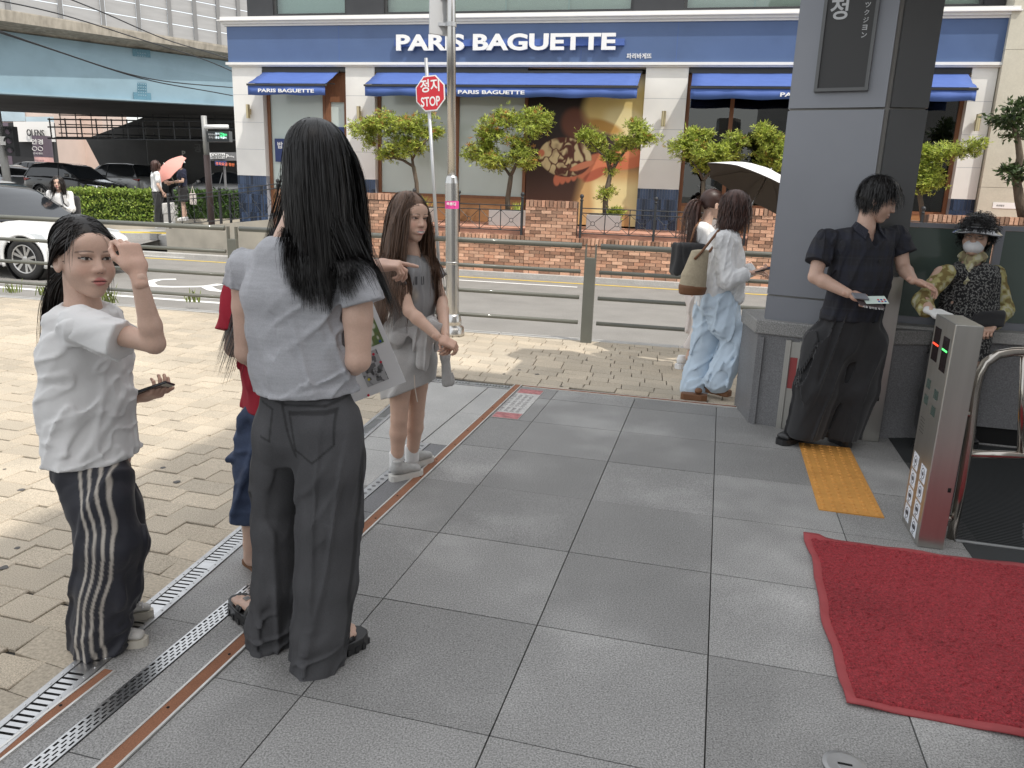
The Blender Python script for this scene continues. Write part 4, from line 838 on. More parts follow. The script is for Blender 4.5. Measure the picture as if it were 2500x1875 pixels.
# ---- pedestrian railing along the kerb (posts at measured feet)
RT = 8.2
def rail_panel(sa, sb, ta, tb, label):
    t = thing('kerb_railing', W(sb, tb, 0), label, 'railing', 'grey railing panels along the kerb')
    hs = (1.03, .76, .485, .215)
    for k, z in enumerate(hs): b = MB(); b.tube([W(sa+.03, ta, z), W(sb-.03, tb, z)], .030 if k == 0 else .022, 10); b.build('rail', 'rail_paint', t, smooth=True)
    return t
def rail_post(s, t0):
    t = thing('railing_post', W(s, t0, 0), 'x', 'post', 'grey posts of the kerb railing'); b = MB(); b.box(W(s, t0, .45), .12, .055, .92, bx, bn); b.build('sleeve', 'rail_paint', t, bevel=.006)
    for sg in (-1, 1): b = MB(); b.box(W(s+sg*.052, t0, .96), .014, .05, .18, bx, bn); b.build('bracket', 'rail_paint', t)
    return t
posts_s = []
for x, y in ((-190, 523), (194, 536), (566, 553), (1444, 598), (2330, 640)):
    s, z = fac(x, y, 8.2); posts_s.append((s, 8.2))
plabs = ['grey railing post off the left side', 'grey railing post behind the girl in the white tee', 'grey railing post left of the woman in the grey tee', 'grey railing post standing alone in front of the brick wall', 'grey railing post hidden behind the column']
for k, (s, t_) in enumerate(posts_s):
    if 0 < k < 4: o = rail_post(s, t_); o['label'] = plabs[k]                      # the two outer ones lie out of view
rlabs = ['railing panel in front of the white car', 'railing panel behind the raised arm of the girl in white', 'railing panel passing behind the steel pole', 'railing panel behind the walking women']
for k in range(4): rail_panel(posts_s[k][0]+.07, posts_s[k+1][0]-.07, 8.2, 8.2, 'grey four bar '+rlabs[k])
# ---- stainless pole with base, sleeve, tape and the back of a sign
pb_ = gnd(1105, 818); pt_ = at(1101, 0, pb_[1]); d_ = (pt_-pb_)/np.linalg.norm(pt_-pb_)
sp_ = thing('steel_pole', pb_, 'tall polished steel pole with pink tape beside the smiling woman', 'pole')
b = MB(); b.lathe(pb_, [(.13, 0), (.13, .02), (.125, .09), (.09, .12), (.10, .13), (.10, .16), (.085, .22), (.075, .24)], 24, ax=d_); b.build('base', 'chrome', sp_, smooth=True)
zs = 1.62; b = MB(); b.lathe(pb_, [(.072, .2), (.072, .78), (.0745, .785), (.0745, .80), (.072, .805), (.072, zs), (.06, zs+.06), (.052, zs+.075)], 24, ax=d_); b.build('sleeve', 'chrome', sp_, smooth=False)
b = MB(); b.lathe(pb_, [(.046, zs), (.046, 4.6)], 20, ax=d_); b.build('shaft', 'chrome', sp_, smooth=True)
b = MB(); b.lathe(pb_, [(.0735, 1.36), (.0735, 1.44)], 24, ax=d_); tp = b.build('tape', 'tape_pink', sp_, smooth=False); text('lettering', '측통행', pb_+d_*1.395+np.array([-.052, -.0745, 0]), np.array([1, 0, 0]), zz, .032, 'letter_white', tp, .001, offset=.02, width=.10)
b = MB(); pc = at(1070, 40, pb_[1]-.02); b.box(pb_+d_*3.02+np.array([-.135, 0, .34]), .19, .02, .60, np.array([.86, .5, 0]), np.array([-.5, .86, 0])); b.build('sign_panel', 'sign_back', sp_, bevel=.005)
for z in (3.14, 3.4): b = MB(); b.lathe(pb_, [(.055, z), (.055, z+.04)], 16, ax=d_); b.box(pb_+d_*(z+.02)+np.array([-.1, 0, 0]), .16, .02, .03); b.build('clamp', 'galv', sp_)
# ---- stop sign
YS = 13.4; top = at(1043, 190, YS); foot = at(1071, 640, YS); foot = top+(foot-top)*((top[2]+.1)/(top[2]-foot[2])); ss = thing('stop_sign', foot, 'leaning red octagonal stop sign with white rim on thin pole', 'stop sign')
dS = (top-foot)/np.linalg.norm(top-foot); b = MB(); b.tube([foot, top+dS*.3], .030, 10); b.build('pole', 'galv', ss, smooth=True)
cS = at(1051, 228, YS-.06); rS = .295; nS = np.array([-.42, -.9, 0]); nS /= np.linalg.norm(nS); rx_ = np.cross(nS, zz)*-1; upS = dS-nS*(dS@nS); upS /= np.linalg.norm(upS); rx_ = np.cross(upS, nS)
octo = lambda r, o: [cS+nS*o+r*(math.cos(a)*rx_+math.sin(a)*upS) for a in np.arange(8)*math.pi/4+math.pi/8]
b = MB(); b.prism(octo(rS, 0), nS*.008); pl = b.build('rim', 'letter_white', ss); b = MB(); b.prism(octo(rS*.93, .009), nS*.003); fc = b.build('face', 'sign_red', ss)
text('lettering', '정지', cS+nS*.0125+upS*.02, rx_, upS, .20, 'letter_white', fc, .002, offset=.02, align='CENTER', width=.36); text('lettering', 'STOP', cS+nS*.0125-upS*.20, rx_, upS, .15, 'letter_white', fc, .002, offset=.02, align='CENTER', width=.36)
# ---- trees
def leaf_fan(q, d, e, s_, kind):
    n_ = np.cross(d, e)
    if kind == 'maple':                                             # five pointed lobes
        pts = []
        for k, (a, l) in enumerate(((-1.9, .55), (-.95, .85), (0, 1.), (.95, .85), (1.9, .55))):
            t_ = (math.cos(a)*d+math.sin(a)*e)*l*s_; w_ = (-math.sin(a)*d+math.cos(a)*e)*.13*s_
            pts.append((q, q+t_*.55+w_, q+t_-n_*.18*s_*l, q+t_*.55-w_))
        return pts
    return [(q, q+d*s_*.5+e*s_*.2, q+d*s_, q+d*s_*.5-e*s_*.2)]
mat('leaf_maple', (.27, .36, .06), .5, island=.35, col2=(.52, .56, .12)); mat('leaf_red', (.45, .17, .06), .5, island=.3, col2=(.52, .30, .08)); mat('leaf_pine', (.045, .075, .03), .5, island=.35, col2=(.08, .12, .045))
for nm in ('leaf_maple', 'leaf_red', 'leaf_pine', 'leaf', 'leaf_dark'):   # thin leaves let some light through
    M = MATS[nm]; n_ = M.node_tree.nodes; L = M.node_tree.links; bs = n_['Principled BSDF']; tr = n_.new('ShaderNodeBsdfTranslucent'); src = bs.inputs['Base Color'].links[0].from_socket; L.new(src, tr.inputs[0]); mx = n_.new('ShaderNodeMixShader'); mx.inputs[0].default_value = .4; L.new(bs.outputs[0], mx.inputs[1]); L.new(tr.outputs[0], mx.inputs[2]); L.new(mx.outputs[0], n_['Material Output'].inputs[0])
def tree(label, trunk, limbs, clumps, t, n_leaf, size, seed, planter=None, mleaf='leaf_maple', red=.06, kind='maple', group='small maples in planters before the bakery'):
    """trunk: [(px, py, r)], limbs: lists of the same, clumps: [(px, py, rx_px, ry_px, depth_m)] all in display pixels on the plane t"""
    pl_ = lambda x, y, dt=0: W(*[(lambda f_: (f_[0], t+dt, f_[1]))(fac(x*KD, y*KD, t+dt))][0])
    base = pl_(trunk[0][0], trunk[0][1]); tr_ = thing('maple_tree' if kind == 'maple' else 'pine_tree', base, label, 'tree', group); r = np.random.default_rng(seed); b = MB()
    P = [pl_(x, y) for x, y, _ in trunk]; b.tube([p+r.normal(0, .006, 3) for p in P], [q[2] for q in trunk], 8); b.build('trunk', 'bark', tr_, smooth=True)
    b = MB()
    for lb in limbs:
        k = len(lb); dt = r.uniform(-.35, .35, 1)[0]; b.tube([pl_(x, y, dt*i/(k-1))+r.normal(0, .01, 3) for i, (x, y, _) in enumerate(lb)], [q[2] for q in lb], 6)
    tips = []
    ms = 17/1885*KD*.97                                             # metres per display px here
    lv, lf, rv, rf = [], [], [], []; tot = sum(c[2]*c[3] for c in clumps)
    for cx, cy, rx, ry, dd_ in clumps:
        c = pl_(cx, cy); k = int(n_leaf*rx*ry/tot); sub = max(5, int(rx*ry/70))
        subs = []
        for i in range(sub):
            u_ = r.normal(0, 1, 3); u_ /= np.linalg.norm(u_); u_ *= r.uniform(.35, .95); subs.append(c+u_[0]*rx*ms*bx+u_[1]*dd_*bn+u_[2]*ry*ms*zz)
        for q in subs:
            if r.random() < .6: b.tube([c-(q-c)*.2-.05*zz, (q+c)/2+r.normal(0, .02, 3), q], [.011, .008, .003], 4)
        for i in range(k):
            s0_ = subs[r.integers(sub)]; q = s0_+r.normal(0, 1, 3)*np.array([.105, .105, .065])*(.5+rx*ms*.9)
            out = q-c; out[2] += .1; out /= np.linalg.norm(out)+1e-6; d = out*.7+r.normal(0, .5, 3); d[2] -= .35; d /= np.linalg.norm(d); e = np.cross(d, zz+r.normal(0, .5, 3)); e /= np.linalg.norm(e)+1e-6
            hi = (q[2]-c[2])/(ry*ms) > .25; isred = r.random() < red*(2.2 if hi else .3); V, Fc = (rv, rf) if isred else (lv, lf)
            for quad in leaf_fan(q, d, e, size*r.uniform(.65, 1.25), kind): o = len(V); V += list(quad); Fc.append((o, o+1, o+2, o+3))
    if b.v: b.build('branches', 'bark', tr_, smooth=True)
    o = mesh_obj('crown', lv, lf, mleaf, tr_); o['kind'] = 'stuff'
    if rf: o = mesh_obj('young_leaves', rv, rf, 'leaf_red', tr_); o['kind'] = 'stuff'
    if planter:
        x0, x1, z0, z1 = planter; s0 = fac(x0*KD, 490*KD, t)[0]; s1 = fac(x1*KD, 490*KD, t)[0]; pt = thing('planter_box', W((s0+s1)/2, t, TER), 'x', 'planter', 'grey planter boxes on the bakery terrace'); b = MB(); h2 = z1; b.wbox(s0, s1, t-.2, t+.25, TER+.001, h2); pb2 = b.build('box', 'planter_grey', pt, bevel=.01); b = MB(); b.wbox(s0+.03, s1-.03, t-.17, t+.22, h2, h2+.006); b.build('soil', 'bark', pt); return tr_, pt
    return tr_, None
mat('planter_grey', (.36, .35, .34), .7, var=.08, vscale=4)
TT = 16.0
_, q = tree('maple nearest the stop sign, its crown behind the sign pole', [(906, 480, .055), (903, 440, .05), (900, 395, .045), (893, 360, .042)], [[(893, 360, .036), (870, 345, .028), (845, 340, .02), (820, 330, .012)], [(893, 360, .034), (889, 335, .027), (880, 312, .018), (872, 290, .01)], [(890, 345, .026), (905, 320, .018), (925, 300, .01)]], [(788, 285, 34, 24, .35), (830, 268, 40, 26, .4), (875, 280, 46, 30, .45), (920, 275, 38, 28, .4), (865, 318, 38, 18, .35), (905, 315, 30, 18, .3), (850, 332, 34, 10, .25)], TT, 3000, .085, 1, (880, 935, 0, 1.12)); q['label'] = 'grey planter box behind the smiling woman, holding the maple nearest the stop sign'
_, q = tree('maple between the steel pole and the brick pier, with dense drooping crown', [(1097, 470, .055), (1098, 430, .052), (1102, 395, .05), (1104, 380, .046)], [[(1104, 380, .04), (1115, 355, .032), (1128, 330, .022), (1135, 300, .012)], [(1103, 382, .034), (1090, 360, .026), (1075, 345, .016)], [(1118, 350, .025), (1110, 320, .016), (1105, 290, .01)]], [(1035, 325, 32, 26, .4), (1065, 290, 36, 30, .45), (1095, 260, 34, 22, .4), (1150, 268, 36, 24, .4), (1070, 345, 42, 18, .35), (1125, 320, 30, 22, .35), (1145, 350, 26, 12, .25)], TT, 3000, .085, 2, (1060, 1130, 0, 1.14)); q['label'] = 'grey planter box left of the brick pier behind the iron railing'
_, q = tree('slender forked maple in front of the bread poster', [(1306, 478, .06), (1308, 440, .056), (1312, 410, .052), (1318, 370, .045)], [[(1318, 370, .04), (1310, 345, .03), (1290, 325, .02), (1270, 300, .012)], [(1318, 370, .04), (1335, 345, .034), (1350, 325, .024), (1365, 300, .014)]], [(1272, 296, 24, 16, .25), (1300, 312, 26, 14, .25), (1375, 272, 18, 20, .25), (1385, 300, 24, 18, .25), (1345, 312, 22, 14, .25), (1318, 355, 15, 24, .2), (1310, 415, 12, 16, .18), (1322, 470, 20, 18, .2)], TT, 2200, .08, 3, (1268, 1340, 0, 1.12), red=.02); q['label'] = 'grey planter box right of the brick pier, before the poster'
_, q = tree('maple with bright top left of the striped umbrella handle, before the dark window', [(1517, 470, .05), (1518, 430, .046), (1520, 390, .04)], [[(1520, 390, .034), (1508, 370, .024), (1495, 345, .012)], [(1520, 390, .034), (1532, 372, .026), (1560, 350, .016), (1590, 325, .01)]], [(1480, 315, 26, 14, .3), (1505, 300, 24, 20, .35), (1520, 335, 40, 22, .4), (1570, 325, 28, 16, .3), (1592, 305, 16, 16, .25), (1535, 355, 30, 10, .25)], TT, 2300, .085, 4, (1480, 1552, 0, 1.12), red=.01); q['label'] = 'grey planter box behind the woman with the ponytail'
tree('maple crown peeking out left of the grey column above the umbrella', [(1690, 490, .05), (1688, 430, .045), (1685, 400, .04)], [[(1685, 400, .03), (1670, 350, .02), (1660, 310, .01)]], [(1658, 290, 28, 20, .35), (1680, 320, 34, 26, .4), (1660, 350, 26, 18, .3), (1690, 365, 30, 26, .35)], TT, 2000, .085, 5, None, red=.03)
tree('maple with long branch reaching right of the grey column', [(1995, 490, .05), (1990, 440, .045), (1982, 400, .04)], [[(1982, 400, .03), (1995, 360, .022), (2030, 340, .016), (2090, 325, .008)]], [(1985, 335, 32, 18, .35), (2035, 330, 36, 14, .35), (2090, 322, 30, 12, .3), (1990, 370, 30, 18, .3), (2010, 390, 34, 12, .25), (1970, 400, 26, 20, .3)], TT, 2300, .085, 6, None, red=.0)
tree('clipped pine with cloud shaped foliage at the right edge by the stone wall', [(2212, 475, .09), (2203, 430, .085), (2196, 385, .07), (2204, 340, .06), (2198, 300, .05), (2188, 270, .03)], [[(2196, 385, .05), (2180, 372, .02)]], [(2178, 258, 22, 20, .35), (2200, 240, 20, 22, .35), (2190, 285, 18, 10, .25), (2185, 375, 18, 14, .25), (2215, 365, 22, 18, .3)], TT-.6, 1500, .11, 7, None, mleaf='leaf_pine', red=0, kind='pine', group=None)
# small plants in planters
def tuft(label, c, h, n_, seed, m_='leaf_maple', name='small_plant', spread=.5):
    r = np.random.default_rng(seed); t = thing(name, c, label, 'plant'); v, f = [], []
    for k in range(n_):
        a = r.uniform(0, 6.283); l = h*r.uniform(.35, 1.); c0 = c+np.array([r.normal(0, .05), r.normal(0, .03), 0]); tip = c0+np.array([math.cos(a)*l*spread, math.sin(a)*l*spread, l*r.uniform(.6, 1)]); md = c0*.55+tip*.45+np.array([0, 0, .14*l]); sd = np.array([abs(math.sin(a))+.3, -math.cos(a)*.4, 0])*.0045; o = len(v)
        v += [c0-sd, c0+sd, md+sd*1.4, md-sd*1.4, tip]; f += [(o, o+1, o+2, o+3), (o+3, o+2, o+4)]
    o = mesh_obj('leaves', v, f, m_, t); o['kind'] = 'stuff'
tuft('spiky green plant in the planter behind the smiling woman', W(fac(918*KD, 455*KD, TT)[0], TT-.1, 1.12), .34, 60, 1); tuft('spiky green plant in the planter left of the brick pier', W(fac(1118*KD, 470*KD, TT)[0], TT-.1, 1.14), .26, 40, 2)
mat('weed', (.18, .22, .06), .7, island=.3)
for k, (x, y) in enumerate(((30, 632), (95, 638), (235, 655), (150, 640), (420, 652))): tuft(('weed tuft by the kerb at the left edge', 'weed tuft by the kerb below the car wheel', 'bushy weed by the kerb beside the girl in white', 'low weed by the kerb behind the girl in white', 'weed by the kerb right of the raised arm')[k], GN(x, y), .3 if k == 2 else .22, 46 if k == 2 else 24, 20+k, 'weed', 'kerb_weed', .35)
# ================================================================== station entrance: column, gates, mat, low wall
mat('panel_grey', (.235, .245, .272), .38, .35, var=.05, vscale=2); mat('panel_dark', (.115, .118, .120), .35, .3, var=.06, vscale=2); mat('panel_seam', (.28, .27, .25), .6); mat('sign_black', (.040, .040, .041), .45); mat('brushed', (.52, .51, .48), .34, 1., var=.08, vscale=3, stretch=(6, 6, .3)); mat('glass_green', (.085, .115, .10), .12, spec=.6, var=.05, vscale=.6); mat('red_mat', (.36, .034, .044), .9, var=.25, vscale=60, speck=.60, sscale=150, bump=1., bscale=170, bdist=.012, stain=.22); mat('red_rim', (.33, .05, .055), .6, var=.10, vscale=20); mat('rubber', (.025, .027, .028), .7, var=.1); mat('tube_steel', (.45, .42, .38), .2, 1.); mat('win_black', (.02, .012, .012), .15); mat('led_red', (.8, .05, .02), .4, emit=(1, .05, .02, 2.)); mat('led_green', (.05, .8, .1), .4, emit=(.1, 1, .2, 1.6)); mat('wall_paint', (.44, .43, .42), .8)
Lc_, Bc_, Rc_ = np.array([1.775, 5.42, 0]), np.array([2.30, 5.14, 0]), np.array([2.535, 5.12, 0]); Kc_ = np.array([2.45, 5.75, 0]); Lk_ = np.array([1.95, 5.78, 0])
colm = thing('station_column', Lc_, 'grey panelled station column with black sign board', 'column')
def face(name, a, c, z0, z1, m_, off=.0, parent=colm, th=.03, bevel=.0):
    n_ = np.cross((c-a)/np.linalg.norm(c-a), zz); b = MB(); d = (c-a)/np.linalg.norm(c-a); b.prism([a+n_*off+z0*zz, c+n_*off+z0*zz, c+n_*off+z1*zz, a+n_*off+z1*zz], -n_*th); return b.build(name, m_, parent, bevel=bevel)
b = MB(); b.prism([q+.70*zz for q in (Lc_*.995+Kc_*.005, Bc_*.97+Kc_*.03, Rc_*.97+Kc_*.03, Kc_, Lk_)], 3.4*zz); b.build('core', 'panel_seam', colm)
dl = (Bc_-Lc_)/np.linalg.norm(Bc_-Lc_); drr = (Rc_-Bc_)/np.linalg.norm(Rc_-Bc_)
zj1, zj2 = at(1928, 268, 5.42)[2], .76+.17
for z0, z1 in ((.76, zj2-.006), (zj2+.006, zj1-.007), (zj1+.007, 4.0)):
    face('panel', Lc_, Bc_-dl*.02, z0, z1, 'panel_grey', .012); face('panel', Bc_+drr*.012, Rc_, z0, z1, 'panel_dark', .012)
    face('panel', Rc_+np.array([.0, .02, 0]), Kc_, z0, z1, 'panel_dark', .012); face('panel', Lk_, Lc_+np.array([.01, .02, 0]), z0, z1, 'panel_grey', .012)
# sign board on the left face
n_l = np.cross(dl, zz); w_l = np.linalg.norm(Bc_-Lc_); zb = at(1970, 215, 5.3)[2]
def lp(u_, z, off): return Lc_+dl*u_+n_l*off+z*zz
b = MB(); b.prism([lp(.155, zb, .013), lp(.455, zb, .013), lp(.455, 4.0, .013), lp(.155, 4.0, .013)], n_l*.03); sbd = b.build('sign_board', 'sign_black', colm); b = MB()
for u0, u1, z0, z1 in ((.145, .165, zb-.02, 4.0), (.445, .465, zb-.02, 4.0), (.1652, .4448, zb-.02, zb+.0)): b.prism([lp(u0, z0, .012), lp(u1, z0, .012), lp(u1, z1, .012), lp(u0, z1, .012)], n_l*.045)
b.build('frame', 'panel_dark', sbd)
zk = at(2015, 48, 5.28)[2]; text('lettering', '정', lp(.185, zk, .0435), dl, zz, .125, 'sign_back', sbd, .002, offset=.02)
text('lettering', 'Apgujeong', lp(.31, zk+.86, .0435), -zz, dl, .062, 'sign_back', sbd, .002, offset=.01)
for k, ch in enumerate('ックジョン'): text('lettering', ch, lp(.385, zk+.03-.043*k+.03, .0435), dl, zz, .03, 'sign_back', sbd, .002, offset=.01)
# granite pedestal and low wall running right
ped = thing('granite_pedestal', gnd(1850, 1035), 'grey granite pedestal with steel guide channel under the column', 'pedestal')
o_ = .05; Pa, Pb, Pc2, Pd = Lc_-dl*.03+n_l*o_, Bc_+n_l*o_+dl*.02, Bc_+np.array([.6, .02, 0]), np.array([2.2, 5.95, 0])
Pl = Lc_+np.array([-.02, .45, 0])
b = MB(); b.prism([Pa, Pb, Pc2, Pd, Pl], .66*zz); b.build('body', 'granite_dark', ped); b = MB(); e_ = .02; b.prism([Pa+n_l*e_-dl*e_+.66*zz, Pb+n_l*e_+.66*zz, Pc2+n_l*e_+.66*zz, Pd+.66*zz, Pl-dl*e_+.66*zz], .10*zz); b.build('cap', 'granite', ped, bevel=.01)
def pp(u_, z, off): return Pa+dl*u_+n_l*off+z*zz
for k, (u0, u1, of) in enumerate(((.02, .05, .02), (.20, .235, .03), (.29, .325, .03))): b = MB(); b.prism([pp(u0, .0, .001), pp(u1, .0, .001), pp(u1, .64, .001), pp(u0, .64, .001)], n_l*of); b.build('guide_channel', 'brushed' if k else 'granite_dark', ped)
b = MB(); b.prism([pp(.236, .0, .001), pp(.289, .0, .001), pp(.289, .63, .001), pp(.236, .63, .001)], n_l*.012); b.build('channel_back', 'brushed', ped); mat('reflector_red', (.35, .06, .06), .4); b = MB(); b.prism([pp(.238, .30, .014), pp(.287, .30, .014), pp(.287, .52, .014), pp(.238, .52, .014)], n_l*.004); b.build('reflector', 'reflector_red', ped)
wl = thing('low_granite_wall', TL(5.95, 2.2), 'low speckled granite wall with green glass screen on top', 'wall')
A0 = 5.72
for k in range(3): b = MB(); b0 = 1.02+k*1.3; b.tbox(A0+.0, A0+.25, b0+.003, b0+1.297, .12, .70); b.build('slab', 'granite_dark', wl)
b = MB(); b.tbox(A0-.03, A0+.28, 1.0, 4.95, .701, .78); b.build('coping', 'granite_light', wl, bevel=.008); b = MB(); b.tbox(A0+.02, A0+.24, 1.0, 4.95, 0, .119); b.build('base_gap', 'black_gap', wl)
sg = MB(); zt_ = 1.45
for k in range(4): b = MB(); b0 = .98+k*.80; b.tbox(A0+.10, A0+.112, b0+.03, b0+.77, .83, zt_-.02); b.build('glass_panel', 'glass_green', wl)
b = MB(); b.tbox(A0+.09, A0+.125, .95, 4.95, zt_-.019, zt_+.012); b.tbox(A0+.085, A0+.13, .95, 4.95, .781, .83)
for k in range(5): b.tbox(A0+.092, A0+.123, .98+k*.8-.02, .98+k*.8+.029, .831, zt_-.02)
b.build('screen_frame', 'panel_grey', wl)
# ---- gate pillars
def pillar(name, fl, ff, fr, h, label):
    t = thing(name, ff, label, 'gate pillar', 'stainless gate pillars'); fb_ = fl+fr-ff; b = MB(); b.prism([ff, fr, fb_, fl], h*zz); b.build('casing', 'brushed', t, bevel=.004); return t
fl_, ff_, fr_ = gnd(2208, 1265), gnd(2237.5, 1333), gnd(2299, 1339)
# the pillar is set square to the floor: keep its front edge, turn its sides
g1w = .128; ff_ = gnd(2238, 1334); fl_ = ff_+t1*.335; fr_ = ff_+t2*.115; GH = 1.075
gp1 = pillar('gate_pillar', fl_, ff_, fr_, GH, 'tall stainless gate pillar with white stickers and red green lights')
ul = (ff_-fl_)/np.linalg.norm(ff_-fl_); nl_ = np.cross(ul, zz); wl_ = np.linalg.norm(ff_-fl_)
def lf_(u_, z, off=.0005): return fl_+ul*u_*wl_+nl_*off+z*zz
def patch(name, u0, u1, z0, z1, m_, parent=gp1, off=.0005, th=.0015, bev=.0):
    b = MB(); b.prism([lf_(u0, z0, off), lf_(u1, z0, off), lf_(u1, z1, off), lf_(u0, z1, off)], nl_*th); return b.build(name, m_, parent, bevel=bev)
patch('window', .10, .40, .86, 1.02, 'win_black'); patch('window', .58, .86, .84, 1.0, 'win_black')
for (u0, u1, z, m_) in ((.11, .39, .935, 'led_red'), (.60, .84, .935, 'led_green')): patch('status_light', u0, u1, z, z+.008, m_, off=.0022, th=.001)
for (u_, z) in ((.12, .72), (.12, .64), (.56, .70), (.56, .62)): patch('sensor_window', u_, u_+.2, z, z+.045, 'glass_green', th=.001)
sp2 = MB()
for i in range(5):
    for j in range(5): c_ = lf_(.14+.05*i, .50+.017*j, .0006); sp2.box(c_, .003, .002, .003, ul, nl_)
o = sp2.build('speaker_holes', 'black_gap', gp1); o['kind'] = 'stuff'
mat('sticker_blue', (.78, .82, .88), .5); mat('ink_dark', (.05, .05, .06), .6)
for k in range(4):
    for j, u0 in enumerate((.10, .56)):
        z1 = .385-.092*k-.012*j; st_ = patch('sticker', u0, u0+.29, z1-.080, z1, 'sticker_blue', th=.0008)
        ci = lf_(u0+.145, z1-.038, .0016); b = MB(); b.tube([ci+.026*(math.cos(a)*ul+math.sin(a)*zz) for a in np.linspace(0, 6.283, 17)], .0016, 4, cap=False); b.build('ring', 'ink_dark', st_); b = MB(); b.prism([ci+.012*(math.cos(a)*ul*(1+.3*k)+math.sin(a)*zz) for a in np.linspace(0, 6.283, 6+k)[:-1]], nl_*.0008); b.build('pictogram', 'ink_dark', st_)
        text('lettering', ('촬영금지', '손조심', '기대지마세요', '뛰지마세요')[k], lf_(u0+.06, z1-.075, .0014), ul, zz, .006, 'ink_dark', st_, .0004, width=.04); text('lettering', '주의', lf_(u0+.06, z1-.009, .0014), ul, zz, .006, 'ink_dark', st_, .0004)
ur = (fr_-ff_)/np.linalg.norm(fr_-ff_); nr_ = np.cross(ur, zz)
b = MB(); c_ = ff_+ur*.095+.30*zz+nr_*.0006; b.box(c_, .014, .001, .022, ur, nr_); b.build('keyhole', 'black_gap', gp1)
f2 = gnd(2105, 1076); gp2 = pillar('gate_pillar', f2+np.array([-.02, .26, 0]), f2, f2+np.array([.105, -.015, 0]), 1.12, 'plain stainless gate pillar behind the man in black')
for z in (.30, .62): b = MB(); b.box(f2+np.array([.06, -.0085, 0])+z*zz, .016, .002, .028); b.build('keyhole', 'black_gap', gp2)
# ---- tubular gate beside the pillar
gt = thing('tube_gate', gnd(2320, 1318), 'shiny bent tube gate frame at the right edge', 'gate'); Yg = 3.52
g_ = lambda x, y, Y=Yg: at(1900+x*.4219, 700+y*.4219, Y)
gb_ = gnd(1900+1000*.4219, 700+1455*.4219); Yg = gb_[1]; gz = lambda x, y: g_(x, y, Yg)
top_ = [gb_, gz(1060, 1150), gz(1110, 860), gz(1140, 600), gz(1160, 510), gz(1200, 440), gz(1270, 392), gz(1350, 378), gz(1500, 372), gz(1700, 366)]
b = MB(); b.tube(top_, .022, 12); b.build('outer_tube', 'tube_steel', gt, smooth=True); b = MB(); b.tube([gz(1100, 965), gz(1700, 985)], .020, 10); b.build('lower_bar', 'tube_steel', gt, smooth=True); b = MB(); b.tube([gz(1420, 385), gz(1400, 960)], .015, 8); b.build('upright', 'tube_steel', gt, smooth=True)
for x, y in ((1095, 735), (985, 1340)): b = MB(); b.tube([gz(x-30, y+2), gz(x+25, y)], .016, 8); b.build('hinge', 'tube_steel', gt, smooth=True)
# ---- rubber grating floor and red mat
rg = thing('rubber_mat', TL(4.6, 2.2), 'black ribbed rubber grating floor behind the gate', 'mat'); b = MB(); b.tbox(3.93, 5.68, 1.262, 4.5, -.012, -.006); b.build('backing', 'rubber', rg); b = MB()
for k in range(86): b.tbox(3.94+k*.0202, 3.94+k*.0202+.009, 1.265, 4.4, -.0058, .003)
o = b.build('ribs', 'rubber', rg); o['kind'] = 'stuff'
b = MB(); b.tbox(3.30, 3.90, 1.28, 4.5, -.005, .003); b.build('front_section', 'rubber', rg); b = MB(); b.tbox(3.902, 3.928, 1.25, 4.5, -.005, .006); b.build('metal_bar', 'steel_worn', rg)
mat('rubber_grey', (.055, .057, .058), .7); text('lettering', 'aus', TL(4.28, 1.66, .0032), -t1*.9-t2*.3, t2, .11, 'rubber_grey', rg, .002, offset=.03)
mt = thing('red_mat', TL(3, 1.2), 'dark red looped vinyl mat with curled edges at lower right', 'mat')
NA, NB = 60, 50; vv = []
a0_, a1_, b0_, b1_ = 2.40, 3.72, .535, 2.3
def wav(q, s_): return .007*math.sin(q*9+s_)+.004*math.sin(q*23+2*s_)
def mpt(i, j, z):
    qa, qb = i/NA, j/NB; a = a0_+(a1_-a0_)*qa; b_ = b0_+(b1_-b0_)*qb
    b_ += (1-qb)*(wav(qa, 1.)+.0+.10*(qa-.5)*0); a += (.0 if 0 < i < NA else wav(qb, 2.)*.8)
    return a, b_
rim = .032
for j in range(NB+1):
    for i in range(NA+1):
        a, b_ = mpt(i, j, 0); edge = min(i/NA*(a1_-a0_), (1-i/NA)*(a1_-a0_), j/NB*(b1_-b0_)); lift = .014*max(0, math.sin(i*.55))**2*(edge < .03)*(j < 3)+.010*max(0, math.sin(j*.5+1))*(edge < .03); vv.append(TL(a, b_, .0075+lift*.8))
ff = [(j*(NA+1)+i, j*(NA+1)+i+1, (j+1)*(NA+1)+i+1, (j+1)*(NA+1)+i) for j in range(NB) for i in range(NA)]
o = mesh_obj('border', vv, [f_[::-1] for f_ in ff], 'red_rim', mt, smooth=True); sm = o.modifiers.new('thick', 'SOLIDIFY'); sm.thickness = .006
vv = []; NA2, NB2 = 140, 170; r_ = np.random.default_rng(5)
for j in range(NB2+1):
    for i in range(NA2+1):
        qa, qb = i/NA2, j/NB2; a = a0_+rim+(a1_-a0_-2*rim)*qa; b_ = b0_+rim*1.0+(b1_-b0_-2*rim)*qb+(1-qb)*wav(qa, 1.); ed = i in (0, NA2) or j in (0, NB2)
        vv.append(TL(a+r_.normal(0, .0015), b_+r_.normal(0, .0015), .006 if ed else .0150+r_.normal(0, .0022)))
ff = [(j*(NA2+1)+i, (j+1)*(NA2+1)+i, (j+1)*(NA2+1)+i+1, j*(NA2+1)+i+1) for j in range(NB2) for i in range(NA2)]
mesh_obj('pile', vv, ff, 'red_mat', mt)
